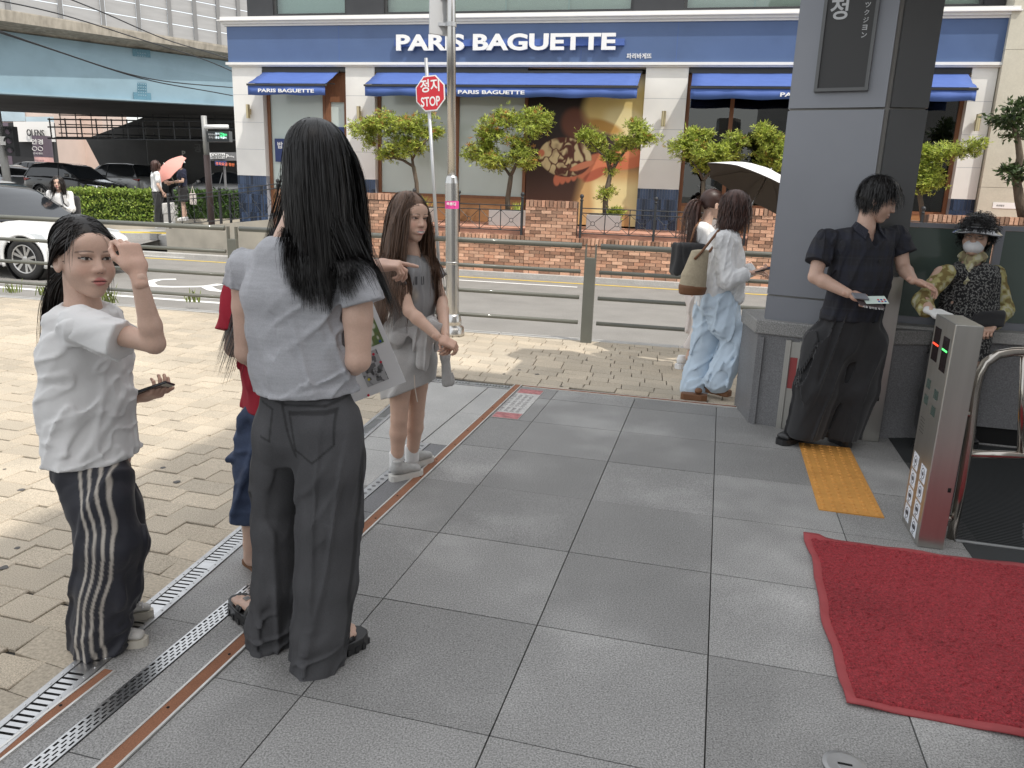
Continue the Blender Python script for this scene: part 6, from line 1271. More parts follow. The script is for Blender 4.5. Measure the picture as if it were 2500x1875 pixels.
def foot_skin(heel, toe, zb, s_=1., ankle=True):
    fd = unit((toe-heel)*np.array([1, 1, 0])); sd = np.cross(zz, fd); L_ = np.linalg.norm((toe-heel)[:2]); o = np.array([heel[0], heel[1], zb]); P = [ec(o+fd*.03+.028*zz, o+fd*L_*.72+.016*zz, (.028, .028), (.038, .016), right=sd, k=.02)]+([ec(o+fd*.04+.03*zz, o+fd*.05+.12*zz, .032, .034, k=.02)] if ankle else [])
    for q in range(5): c = o+fd*L_*(.78+.04*(2-abs(q-1.2))-.02*q*.4)+sd*(.030-.015*q)+.012*zz; P.append(ec(c-fd*.02, c+fd*.016, .0095 if q else .0125, .009 if q else .012, k=.004))
    return P
# ------------------------------------------------------------------ A: girl in white tee and striped track pants
def girl_white():
    Y0 = 2.45; base = D_(250, 1375, 2.42)*np.array([1, 1, 0]); t = person('person', 'young woman in white tee and dark striped track pants touching her hair', base)
    hd = head_frame(D_(180, 558, Y0), (.80, -.59, .02), (.06, .02, 1), 1.04); f_ = unit((.90, -.43, 0)); lat = np.cross(f_, zz)*-1; lat = np.cross(zz, f_)      # lat: towards her left (away)
    nb = D_(180, 668, Y0); sR = D_(176, 700, 2.33); sL = D_(200, 690, 2.60); eR = D_(334, 742, 2.27); wR = D_(300, 602, 2.24); eL = D_(215, 880, 2.66); wL = D_(285, 862, 2.60)
    fhR = unit(D_(286, 545, 2.26)-wR); hr = hand_at('pinch', wR+.002*zz, fhR*.9+V3(-.12, .05, .2), V3(.75, -.55, .25), -1, .94); hl = hand_at('phone', wL, unit(D_(345, 848, 2.58)-wL), V3(-.05, -.35, -.9), 1, .98)
    P = neck(hd, nb, .047)+limb_arm(sR, eR, wR, .84)+limb_arm(sL, eL, wL, .84)+[ec(nb-.15*zz, D_(195, 860, Y0), (.12, .085), (.11, .085), right=lat, k=.03), ec(D_(195, 860, Y0), D_(200, 990, Y0), (.11, .085), (.13, .10), right=lat, k=.03)]
    body(t, hd, P, [hr, hl], 'calm', paint=dict(blush=.7, lip=(.52, .20, .18)))
    # tee
    S = [(182, 700, Y0, 58, .135), (187, 760, Y0, 66, .15), (192, 860, Y0, 72, .155), (198, 985, Y0, 90, .165)]
    tee = [ec(D_(a[0], a[1], a[2]), D_(b_[0], b_[1], b_[2]), (a[4], mpx(a[3], a[2])), (b_[4], mpx(b_[3], b_[2])), right=lat, k=.03) for a, b_ in zip(S[:-1], S[1:])]
    cuff = D_(266, 738, 2.28); sd_ = unit(cuff-sR); tee += [ec(sR-.01*zz, sR+(cuff-sR)*.3, .054, .052, k=.03), ec(nb-.045*zz, sR-.005*zz, .050, .060, k=.03), ec(nb-.045*zz, sL-.005*zz, .050, .060, k=.03)]
    cl = unit(sL+V3(.02, 0, -.17)-sL); sleeve(t, sL, sL+V3(.03, .03, -.18), .058, .066, 'cloth_white'); sleeve(t, sR-.006*zz, cuff, .059, .065, 'cloth_white')
    body_f = field(tee)
    hem = D_(199, 985, Y0); tee += open_end(hem, V3(.0, 0, -1)+.0*f_, .17, mpx(94, Y0), lat, .05)+[el(nb+.032*zz+f_*.012, (.070, .070, .040), k=.012, op='s')]
    def post(P): return folds(P, V3(.50, 0, .85), 19, .0050, .08)*np.clip((nb[2]-.12-P[:, 2])*6, .25, 1)+folds(P, V3(.9, 0, .35), 24, .003, .2, 5.)
    cloth(t, 'tee_shirt', tee, 'cloth_white', .0058, post)
    # collar band
    b = MB(); b.tube([nb+.004*zz+f_*.008+.066*(math.cos(a)*f_+math.sin(a)*lat)*V3(1, 1, 1)+V3(0, 0, -.014*math.cos(a)) for a in np.linspace(0, 6.283, 25)], .0065, 6, cap=False); b.build('collar', 'cloth_white', t, smooth=True)
    # track pants
    def leg(secs): return [ec(D_(*a[:3]), D_(*b_[:3]), (a[4], mpx(a[3], a[2])), (b_[4], mpx(b_[3], b_[2])), right=lat, k=.03) for a, b_ in zip(secs[:-1], secs[1:])]
    L1 = [(195, 985, 2.43, 62, .11), (200, 1020, 2.42, 80, .115), (214, 1080, 2.38, 84, .10), (236, 1170, 2.36, 84, .098), (228, 1260, 2.36, 76, .095), (215, 1340, 2.37, 72, .09), (213, 1400, 2.37, 70, .09)]; L2 = [(205, 990, 2.50, 60, .10), (235, 1090, 2.55, 74, .095), (254, 1170, 2.56, 68, .09), (248, 1270, 2.57, 62, .085), (246, 1345, 2.58, 56, .08)]
    pn = leg(L1)+leg(L2); h1, h2 = D_(213, 1398, 2.37), D_(246, 1345, 2.58); pn += [plane_cut(h1, (0, 0, -1))]
    def post2(P): low = np.clip((.42-P[:, 2])*3, .2, 1); return folds(P, V3(.25, 0, 1), 11, .0075, .12, 3.)+folds(P, V3(1, 0, .35), 18, .005, .22, 8.)*low
    cx = np.array([(990, 178), (1080, 202), (1150, 222), (1200, 226), (1250, 215), (1320, 196), (1400, 192)], float); zc = np.array([D_(x, y, 2.28)[2] for y, x in cx]); xc = np.array([D_(x, y, 2.28)[0] for y, x in cx])
    def colp(v):
        c = np.tile((.016, .017, .026), (len(v), 1)).astype(float); u_ = v[:, 0]-np.interp(v[:, 2], zc[::-1], xc[::-1]); wob = .002*np.sin(v[:, 2]*26)
        m_ = np.zeros(len(v))
        for o in (-.042, -.016, .012, .038): m_ = np.maximum(m_, np.clip((.0062-np.abs(u_-o-wob*.5))/.003, 0, 1))
        m_ *= (v[:, 1] < 2.40); return c*(1-m_[:, None])+np.array((.46, .42, .37))*m_[:, None]
    cloth(t, 'track_pants', pn, 'cloth_navy', .0052, post2, colp)
    g1, g2 = GN(222, 1400), GN(322, 1392); shoe(t, g1, g2, laces='cloth_white', w_=.040); shoe(t, GN(258, 1345), GN(334, 1330), laces='cloth_white', w_=.040)
    # hair: tied low, loose strands by the temple
    tie = (0, -.098, -.030); S1 = grow(hd, 3200, 24, .62, 5, .012, tie=tie, spread=.012, lenvar=.35); S2 = grow(hd, 22, 14, .15, 6, .012, grav=.16, roots=lambda p: (p[:, 1] > .035) & (p[:, 2] > .075), spread=.012, fringe=.9); S3 = grow(hd, 520, 16, .24, 8, .012, roots=lambda p: (p[:, 0] > .012) & (p[:, 1] > .0) & (p[:, 2] > .06), spread=.012, fringe=.35, tie=(.088, -.035, -.030), sweep=.8); S4 = grow(hd, 420, 16, .24, 9, .012, roots=lambda p: (p[:, 0] < .012) & (p[:, 1] > .0) & (p[:, 2] > .06), spread=.012, fringe=.35, tie=(-.088, -.035, -.030), sweep=.8)
    hair(t, hd, 'hair_dark', [S1, S2, S3, S4], hair_cap(hd, -.04, .007), .0019)
    # phone
    ph = thing('phone', D_(325, 850, 2.58), 'dark phone held level by the young woman in the white tee', 'phone'); a_, b_ = D_(281, 862, 2.56), D_(368, 832, 2.58); d = unit(b_-a_); sd2 = unit(V3(.25, .9, -.25)); sd2 = unit(sd2-d*(sd2@d)); n_ = np.cross(d, sd2); b = MB(); b.box((a_+b_)/2+n_*.006, .152, .072, .008, d, sd2, n_); b.build('case', 'car_glass', ph, bevel=.003); b = MB(); b.box((a_+b_)/2+n_*.0108, .144, .066, .001, d, sd2, n_); b.build('screen', 'win_black', ph)
girl_white()
# ------------------------------------------------------------------ B: woman from behind in grey tee and charcoal jeans
def woman_back():
    Y0 = 2.42; base = D_(640, 1400, 2.4)*np.array([1, 1, 0]); t = person('person', 'tall woman seen from behind with long black hair and grey tee', base)
    hd = head_frame(D_(688, 362, 2.46), (.38, .90, -.22), (.10, .12, 1), 1.06); lat = unit((.985, -.10, -.10)); nb = D_(636, 512, Y0+.02)
    sL = D_(530, 580, 2.50); sR = D_(772, 612, 2.38); eL = D_(532, 762, 2.50); wL = D_(600, 800, 2.72); eR = D_(774, 778, 2.36); wR = D_(730, 800, 2.60)
    P = neck(hd, nb, .050)+[ec(nb-.02*zz, D_(580, 556, 2.47), .045, .040, k=.03), ec(nb-.02*zz, D_(735, 580, 2.40), .045, .040, k=.03)]+limb_arm(sL, eL, wL, 1.0)+limb_arm(sR, eR, wR, 1.06)+[ec(nb-.17*zz, D_(655, 840, Y0), (.13, .085), (.12, .085), right=lat, k=.03), ec(D_(655, 840, Y0), D_(660, 930, Y0), (.12, .085), (.14, .1), right=lat, k=.03)]
    fR0, fR1 = GN(655, 1447), GN(778, 1385); fL0, fL1 = GN(596, 1392), GN(515, 1312); P += foot_skin(fR0+unit(fR1-fR0)*.02, fR1, .05)+foot_skin(fL0+unit(fL1-fL0)*.02, fL1, .05)
    body(t, hd, P, [hand_at('grip', wL, (.3, .9, .1), (-.8, 0, .6), 1), hand_at('grip', wR, (-.2, .95, .1), (.7, 0, .7), -1)], 'small')
    tee = loft([(640, 560, Y0, 92, .085), (637, 640, Y0, 112, .105), (645, 720, Y0, 110, .105), (655, 790, Y0, 112, .115), (662, 850, Y0, 118, .128)], lat, .03)
    cR = D_(776, 648, 2.37); cL = D_(520, 622, 2.50); tee += [ec(nb-.05*zz, sR-.005*zz, .045, .056, k=.035), ec(nb-.05*zz, sL-.005*zz, .045, .054, k=.035), ec(sR-.005*zz, sR-.03*zz, .056, .052, k=.03), ec(sL-.005*zz, sL-.03*zz, .054, .05, k=.03)]
    col = list(tee)+[ec(sR, cR, .062, .072), ec(sL, cL, .058, .064)]; hem = D_(664, 845, Y0); dR = unit(V3(.12, -.05, -1)); dL = unit(V3(-.28, 0, -1))
    tee += open_end(hem, V3(.03, 0, -1), mpx(110, Y0), .11, lat, .04)
    # only the sleeve ends: carve openings around the arms
    sleeve(t, sR, cR+V3(.012, 0, -.012), .060, .070, 'cloth_heather', seed=2.); sleeve(t, sL, cL, .056, .062, 'cloth_heather', seed=3.)
    tee.append(el(nb+.040*zz+V3(0, -.012, 0), (.100, .075, .045), axes=(lat, (0, 1, 0), (0, 0, 1)), k=.012, op='s'))
    def post(P):
        u_ = (P[:, 0]-nb[0]); z_ = P[:, 2]-hem[2]; low = np.clip(1.15-z_*2.4, .12, 1); ax = V3(-.35, 0, 1); r1 = folds(P, ax, 24, .0062, .08)*low; r2 = folds(P, V3(.75, 0, .6), 20, .0055, .12, 4.)*np.clip(1-np.abs(u_-.13)*4, 0, 1); return r1+r2+folds(P, V3(1, 0, .1), 18, .006, .12, 9.)*np.clip(.07-z_, 0, .07)*9
    cloth(t, 'tee_shirt', tee, 'cloth_heather', .0052, post)
    # jeans
    hips = [ec(D_(660, 838, Y0), D_(665, 935, Y0+.01), (mpx(100, Y0), .102), (mpx(119, Y0), .135), right=lat, k=.03)]
    Lr = loft([(712, 925, 2.38, 76, .12), (714, 1010, 2.37, 77, .115), (711, 1130, 2.36, 74, .11), (704, 1260, 2.34, 70, .108), (692, 1360, 2.33, 66, .108), (684, 1448, 2.32, 67, .112)], lat, .025); Ll = loft([(612, 925, 2.45, 66, .115), (604, 1010, 2.47, 60, .112), (601, 1130, 2.47, 56, .108), (597, 1260, 2.46, 54, .105), (589, 1340, 2.46, 56, .105), (583, 1398, 2.45, 58, .107)], lat, .025)
    jn = hips+Lr+Ll; jn += [plane_cut(D_(684, 1443, 2.32), (0, 0, -1))]
    def post2(P):
        z_ = P[:, 2]; hipz = np.clip((z_-.62)*4, 0, 1); low = np.clip((.22-z_)*6, 0, 1); return folds(P, V3(.16, 0, 1), 15, .0065, .08, 2.)*(1-.75*hipz)+folds(P, V3(1, .2, .30), 22, .006, .2, 6.)*low+folds(P, V3(.5, 0, .8), 15, .006, .12, 7.)*np.clip(1-np.abs(z_-.60)*5, 0, 1)
    zc_, xs_ = D_(660, 900, Y0), None
    def colj(v):
        c = np.tile((.060, .060, .064), (len(v), 1)).astype(float); back_ = v[:, 1] < 2.44
        def seam(a, b_, w_=.0022, dash=True):
            nonlocal c
            pa, pb2 = D_(*a, 2.30), D_(*b_, 2.30); A = pa[[0, 2]]; B = pb2[[0, 2]]; q = v[:, [0, 2]]; tt_ = np.clip(((q-A)@(B-A))/((B-A)@(B-A)), 0, 1); d = np.linalg.norm(q-(A+tt_[:, None]*(B-A)), axis=1); m_ = np.clip((w_*2.2-d)/(w_*1.2), 0, 1)*back_*.75; c = c*(1-m_[:, None])+np.array((.014, .014, .015))*m_[:, None]
        pk = [(622, 893), (725, 887), (726, 955), (680, 993), (640, 972), (622, 893)]; pk2 = [(552, 880), (582, 890), (577, 958), (556, 950)]
        for pl in (pk, pk2):
            for a, b_ in zip(pl[:-1], pl[1:]): seam(a, b_)
        for a, b_ in (((556, 862), (612, 878)), ((612, 878), (700, 880)), ((700, 880), (782, 858)), ((608, 845), (606, 880)), ((606, 880), (618, 930)), ((618, 930), (640, 985)), ((764, 850), (780, 960)), ((780, 960), (770, 1100)), ((770, 1100), (745, 1400)), ((624, 897), (723, 891))): seam(a, b_, .0026)
        hl = np.clip(vn(v*np.array([14, 14, 5])+4)-.55, 0, 1)[:, None]; return c*(1+hl*.9)
    cloth(t, 'jeans', jn, 'denim_black', .0050, post2, colj)
    # platform sandals
    for f0, f1 in ((fR0, fR1), (fL0, fL1)):
        fd = unit(f1-f0); sd = np.cross(zz, fd); L_ = np.linalg.norm(f1-f0)+.01; prof = [(-.03, .5), (.03, .82), (.2, .86), (.45, .84), (.7, 1.02), (.88, .98), (.99, .70), (1.04, .35)]; w_ = .050
        b = MB(); b.prism([f0+fd*L_*a+sd*w_*q for a, q in prof]+[f0+fd*L_*a-sd*w_*q for a, q in prof[::-1]], .048*zz); sn = b.build('sandal', 'shoe_black', t, bevel=.005); b = MB()
        for q in range(9):
            a = q/8; w2 = np.interp(a, [p_[0] for p_ in prof], [p_[1] for p_ in prof])*w_
            for s_ in (-1, 1): b.box(f0+fd*L_*a+sd*s_*(w2-.0005)+.012*zz, .014, .008, .022, fd, sd)
        b.build('tread', 'shoe_black', sn)['kind'] = 'stuff'; 
        for q, (a, hh) in enumerate(((.66, .034), (.44, .048))):
            c = f0+fd*L_*a+.048*zz; vv = []; ff = []
            for i, an in enumerate(np.linspace(0, math.pi, 9)):
                p_ = c+sd*.046*math.cos(an)+zz*hh*math.sin(an); vv += [p_-fd*.018, p_+fd*.018]
            ff = [(2*i, 2*i+2, 2*i+3, 2*i+1) for i in range(8)]; o = mesh_obj('strap', vv, ff, 'shoe_black', sn, True); sm = o.modifiers.new('t', 'SOLIDIFY'); sm.thickness = .006
            b = MB(); b.box(c+zz*(hh+.004)+sd*.006, .026, .022, .004, fd, sd); b.build('buckle', 'metal_small', sn)
    cf = field(col); arm_f = field([p for p in P])
    S1 = grow(hd, 6800, 24, .49, 15, -.004, colliders=(cf,), grav=.30, spread=.018, lenvar=.10, lift=.014, bias=lambda p: np.where((p[:, 2] < .02)[:, None], V3(.42, -.02, 0), V3(.06, -.02, 0)), roots=lambda p: p[:, 0] > -.052)
    S2 = grow(hd, 420, 26, .46, 16, -.004, colliders=(cf,), grav=.26, spread=.014, lenvar=.2, lift=.005, bias=lambda p: V3(-.36, .28, 0)[None]+0*p, roots=lambda p: (p[:, 0] < -.045) & (p[:, 1] > -.05))
    S3 = grow(hd, 9, 28, .46, 18, .0, colliders=(cf,), grav=.24, spread=.02, lenvar=.3, lift=.006, bias=lambda p: V3(-.25, -.05, 0)[None]+.10*nrng.normal(0, 1, p.shape), roots=lambda p: (p[:, 2] < .0) & (p[:, 1] < -.03) & (p[:, 0] < .02))
    hair(t, hd, 'hair_black', [S1, S2, S3], hair_cap(hd, -.075, .010), .0019, 30)
woman_back()
# ------------------------------------------------------------------ C: person in red tee mostly hidden, pointing; the picture board
def person_red():
    t = person('person', 'person in red tee and denim shorts mostly hidden behind the tall woman', GN(545, 1235)); Y0 = 3.02
    hd = head_frame(D_(640, 552, 3.06), (.75, .6, -.1), (0, 0, 1), .98); lat = unit((.8, -.6, 0)); nb = D_(618, 628, Y0); sL = D_(514, 640, 3.08); sR = D_(690, 650, 2.95); eL = D_(504, 752, 3.0); wL = D_(600, 770, 2.9); eR = D_(745, 640, 2.88); wR = D_(800, 570, 2.86)
    hipL, hipR = D_(560, 900, 3.03), D_(640, 905, 2.98); kL, kR = D_(552, 1090, 2.97), D_(630, 1100, 2.93); aL, aR = D_(543, 1205, 2.96), D_(628, 1225, 2.88)
    P = neck(hd, nb, .047)+limb_arm(sL, eL, wL, .92)+limb_arm(sR, eR, wR, .92)+limb_leg(hipL, kL, aL, .92)+limb_leg(hipR, kR, aR, .92)+[ec(nb-.18*zz, D_(600, 900, Y0), (.13, .09), (.13, .10), right=lat, k=.03)]
    P += foot_skin(GN(536, 1212), GN(566, 1246)*.5+GN(590, 1230)*.5, .02)
    body(t, hd, P, [hand_at('point', wR, (.95, -.05, -.02), (.0, -.25, .95), -1), hand_at('grip', wL, (.8, .4, 0), (0, 0, 1), 1)], 'small')
    tee = [ec(D_(580, 680, Y0), D_(588, 800, Y0), (.155, .115), (.15, .11), right=lat, k=.03), ec(D_(588, 800, Y0), D_(592, 885, Y0), (.15, .11), (.155, .115), right=lat, k=.03)]; tee += [ec(nb-.05*zz, sL, .05, .058, k=.03), ec(nb-.05*zz, sR, .05, .058, k=.03), ec(sR, D_(722, 650, 2.92), .06, .062, k=.03)]; sleeve(t, sL, D_(503, 716, 3.04), .062, .068, 'cloth_red')
    cut = [plane_cut(D_(600, 882, Y0), (0, 0, -1)), el(nb+.02*zz, (.07, .07, .04), k=.01, op='s')]
    cf = field(tee); cloth(t, 'tee_shirt', tee+cut, 'cloth_red', .0065, lambda P: folds(P, V3(.3, 0, 1), 14, .008, .2))
    sh = [ec(D_(600, 870, Y0), D_(598, 930, Y0), (.15, .112), (.16, .12), right=lat, k=.03)]+loft([(560, 920, 3.03, 50, .105), (553, 1010, 3.0, 52, .11), (550, 1118, 2.98, 45, .105)], lat)+loft([(640, 920, 2.98, 50, .105), (634, 1020, 2.95, 52, .11), (630, 1125, 2.93, 45, .105)], lat); cloth(t, 'denim_shorts', sh+[plane_cut(D_(550, 1118, 2.98), (0, 0, -1)), bxs(D_(522, 985, 3.0), (.05, .06, .012), r=.008, k=.006)], 'denim_blue', .0065, lambda P: folds(P, V3(.3, 0, 1), 12, .012, .3)+folds(P, V3(1, 0, .2), 14, .006, .2, 4.))
    for a, c in ((GN(533, 1213), GN(580, 1246)), (GN(618, 1235), GN(665, 1262))): shoe(t, a, c, 'leather_brown', 'sandal_brown', .02, .045, .05, 'sandal', ankle=False)
    S = grow(hd, 700, 24, .62, 41, 0., colliders=(cf,), grav=.3, spread=.02, bias=lambda p: V3(-.35, -.05, 0)[None]+0*p); hair(t, hd, 'hair_dark', [S], hair_cap(hd, -.05, .008), .003, 44)
    # board with two pictures
    C1 = D_(877, 825, 2.82); upb = unit(D_(800, 641, 2.84)-C1); lf = unit(D_(782, 881, 2.80)-C1); lf = unit(lf-upb*(lf@upb)); nbd = unit(np.cross(upb, lf)); nbd = nbd if nbd[1] < 0 else -nbd; bd = thing('picture_board', C1, 'white board with two small pictures held beside the woman in grey tee', 'board'); wB, hB = .30, .42; o = C1
    b = MB(); b.prism([o, o+lf*wB, o+lf*wB+upb*hB, o+upb*hB], -nbd*.004); b.build('sheet', 'board_white', bd)
    def pic(u0, u1, v0, v1, fn, n_=46):
        g1_, g2_ = np.meshgrid(np.linspace(0, 1, n_), np.linspace(0, 1, n_)); c = fn(g1_, g2_).reshape(-1, 3); pts = [o+lf*(u0+(u1-u0)*a)+upb*(v0+(v1-v0)*q)+nbd*.0012 for q in np.linspace(0, 1, n_) for a in np.linspace(0, 1, n_)]; return mesh_obj('picture', pts, [(j*n_+i, j*n_+i+1, (j+1)*n_+i+1, (j+1)*n_+i) for j in range(n_-1) for i in range(n_-1)], 'print', bd, cols=c)
    def sketch(a, q):
        g_ = .40-.26*(vnoise2(a*9, q*9, 21) > .60)-.42*np.clip(1-((a-.4)**2/.07+(q-.32)**2/.035), 0, 1)*vnoise2(a*22, q*22, 22)-.12*(np.abs(a-.75-.1*np.sin(q*7)) < .04); g_ = np.clip(g_, .05, 1); return np.stack([g_, g_, g_*1.03], -1)
    def garden(a, q):
        w_ = smooth01((vnoise2(a*6, q*6, 25)-.5)*6)[..., None]; gr = np.stack([.10+.06*vnoise2(a*14, q*14, 27), .15+.06*vnoise2(a*12, q*12, 28), .06+0*a], -1); return gr*(1-w_)+np.array((.62, .62, .52))*w_
    p1 = pic(.055, .140, .034, .157, sketch); p2 = pic(.018, .105, .170, .31, garden)
    for k, (u_, v_2, m_) in enumerate(((.072, .142, 'dot_red'), (.058, .105, 'dot_red'), (.150, .115, 'dot_red'), (.095, .130, 'dot_yellow'), (.125, .06, 'dot_yellow'), (.108, .115, 'dot_blue'), (.090, .185, 'dot_red'), (.030, .178, 'dot_blue'), (.070, .22, 'dot_yellow'), (.05, .25, 'dot_blue'), (.15, .005, 'dot_red'))): b = MB(); c = o+lf*u_+upb*v_2+nbd*.002; b.prism([c+.005*(math.cos(a)*lf+math.sin(a)*upb) for a in np.linspace(0, 6.283, 11)[:-1]], nbd*.0006); b.build('dot_sticker', m_, bd)
mat('board_white', (.72, .72, .73), .6); mat('dot_red', (.55, .02, .05), .5); mat('dot_yellow', (.70, .55, .05), .5); mat('dot_blue', (.03, .08, .35), .5)
person_red()
# ------------------------------------------------------------------ D: smiling woman with long brown hair
def woman_smile():
    Y0 = 4.12; t = person('person', 'smiling woman with long brown hair and grey skirt with tied sweatshirt', GN(880, 1035)); f_ = unit((.72, -.70, 0)); lat = np.cross(zz, f_)
    hd = head_frame(D_(884, 470, 4.10), (.74, -.66, -.05), (.03, .02, 1), 1.02); nb = D_(888, 548, Y0); sR = D_(846, 572, 4.02); sL = D_(925, 570, 4.24); eR = D_(884, 672, 3.93); wR = D_(946, 728, 3.86); eL = D_(954, 650, 4.18); wL = D_(962, 724, 3.95)
    hR, hL = D_(866, 770, 4.07), D_(902, 770, 4.18); kR, kL = D_(862, 905, 4.06), D_(899, 895, 4.17); aR, aL = D_(857, 1003, 4.10), D_(890, 988, 4.22)
    P = neck(hd, nb, .043)+limb_arm(sR, eR, wR, .88)+limb_arm(sL, eL, wL, .88)+limb_leg(hR, kR, aR, .86)+limb_leg(hL, kL, aL, .86)+[ec(nb-.18*zz, D_(888, 690, Y0), (.115, .08), (.10, .08), right=lat, k=.03), ec(D_(888, 690, Y0), D_(884, 775, Y0), (.10, .08), (.13, .10), right=lat, k=.03)]
    body(t, hd, P, [hand_at('clasp', wR, unit(D_(985, 748, 3.86)-wR), (.1, -.4, .9), -1, .9), hand_at('clasp', wL, unit(D_(985, 748, 3.88)-wL)*.8+V3(-.2, -.3, -.2), (.5, .3, .7), 1, .88)], 'smile', skin_c=(.60, .395, .30), paint=dict(smile=.9, squint=.8, lip=(.50, .17, .17), blush=.9), h=.007)
    tee = [ec(D_(886, 590, Y0), D_(888, 650, Y0), (.14, .10), (.135, .10), right=lat, k=.03), ec(D_(888, 650, Y0), D_(888, 705, Y0), (.135, .10), (.135, .105), right=lat, k=.03), ec(nb-.045*zz, sR, .042, .052, k=.03), ec(nb-.045*zz, sL, .042, .052, k=.03)]; cR, cL = D_(856, 622, 3.98), D_(945, 604, 4.22); colf = field(tee+[ec(sR, cR, .06, .068), ec(sL, cL, .058, .064)])
    tee += [el(nb+.03*zz+f_*.01, (.066, .066, .04), k=.01, op='s')]
    for c_, s_ in ((cR, sR), (cL, sL)): sleeve(t, s_, c_, .054, .066, 'tee_grey')
    def colt(v):
        c = np.tile((.27, .27, .275), (len(v), 1)).astype(float); q = v-D_(903, 640, 4.0); u_ = q@lat; z_ = q[:, 2]; fr = ((v-D_(888, 650, Y0))@f_) > .03
        m_ = (np.abs(np.abs(((u_+.2)*24) % 1.-.5)-.3) < .12) & (np.abs(z_-.075) < .022) & (np.abs(u_) < .075) & fr; c[m_] = (.06, .06, .065); g_ = np.clip(1-((u_/.035)**2+(z_/.05)**2), 0, 1)*fr; n_ = vn(v*60)[:, None]; c = c*(1-.6*g_[:, None])+np.array((.30, .25, .19))*(.5+n_)*.6*g_[:, None]; return c
    cloth(t, 'tee_shirt', tee, 'plaid', .0062, lambda P: folds(P, V3(.2, 0, 1), 15, .009, .2), colt)
    sk = [ec(D_(886, 700, Y0), D_(883, 770, Y0), (.130, .105), (.165, .135), right=lat, k=.03), ec(D_(883, 770, Y0), D_(886, 850, Y0), (.165, .135), (.160, .135), right=lat, k=.03)]; cf2 = field(sk)
    sk += open_end(D_(886, 838, Y0), V3(.42, -.10, -1), .158, .133, lat, .08); cloth(t, 'skirt', sk, 'fleece', .0062, lambda P: folds(P, V3(.35, 0, 1), 9, .014, .25, 2.))
    # sweatshirt tied round the waist
    b_ = [ec(D_(848, 712, 4.05), D_(905, 718, 3.99), .040, .034, k=.03), ec(D_(905, 718, 3.99), D_(936, 702, 4.0), .034, .028, k=.03), ec(D_(936, 702, 4.0), D_(925, 690, 4.18), .028, .035, k=.03), ec(D_(848, 712, 4.05), D_(846, 702, 4.22), .040, .045, k=.03), el(D_(932, 704, 3.97), (.034, .034, .032), k=.015), ec(D_(922, 706, 3.97), D_(912, 745, 3.965), .032, .040, k=.02), ec(D_(912, 745, 3.965), D_(911, 786, 3.965), .040, .042, k=.02), ec(D_(942, 706, 3.98), D_(962, 770, 4.02), (.032, .024), (.044, .026), right=lat, k=.02), ec(D_(962, 770, 4.02), D_(966, 828, 4.03), (.044, .026), (.050, .030), right=lat, k=.02), ec(D_(860, 730, 4.0), D_(868, 800, 4.22), .05, .06, k=.03)]
    cloth(t, 'tied_sweatshirt', b_, 'fleece', .006, lambda P: folds(P, V3(.1, 0, 1), 15, .010, .25, 5.))
    b = MB(); b.tube([D_(x, y, 3.975) for x, y in ((895, 810), (897, 840), (902, 868))], .003, 5); b.build('zip', 'metal_small', t)
    for a, c in ((aR, 0), (aL, 1)): cloth(t, 'sock', [ec(a+.075*zz, a-.01*zz, .042, .040, k=.01), plane_cut(a+.075*zz, zz)], 'cloth_white', .005)
    g1, g2 = GN(842, 1040), GN(905, 1026); shoe(t, g1, g1+(g2-g1)*1.12, 'shoe_grey', 'shoe_white', .035, .042, .08, laces='shoe_black'); g1, g2 = GN(876, 1014), GN(925, 998); shoe(t, g1, g1+(g2-g1)*1.2, 'shoe_grey', 'shoe_white', .035, .042, .08, laces='shoe_black')
    arms = field(limb_arm(sR, eR, wR, .95)+limb_arm(sL, eL, wL, .95))
    S = grow(hd, 4200, 28, .72, 51, .0, face=True, colliders=(colf, cf2), grav=.30, spread=.022, lenvar=.22, lift=.008, wave=.03, fringe=-.6, bias=lambda p: np.where((p[:, 0] > 0)[:, None], V3(-.10, -.04, 0), V3(.06, .06, 0)))
    S2 = grow(hd, 700, 26, .66, 52, .0, face=True, colliders=(colf, cf2), grav=.30, spread=.014, lenvar=.2, lift=.012, roots=lambda p: (p[:, 1] > .0) & (p[:, 1] < .05) & (p[:, 2] > .05), fringe=-.8, bias=lambda p: V3(-.10, .0, 0)[None]+0*p)
    hair(t, hd, 'hair_brown', [S, S2], hair_cap(hd, -.06, .009), .0024, 60)
woman_smile()
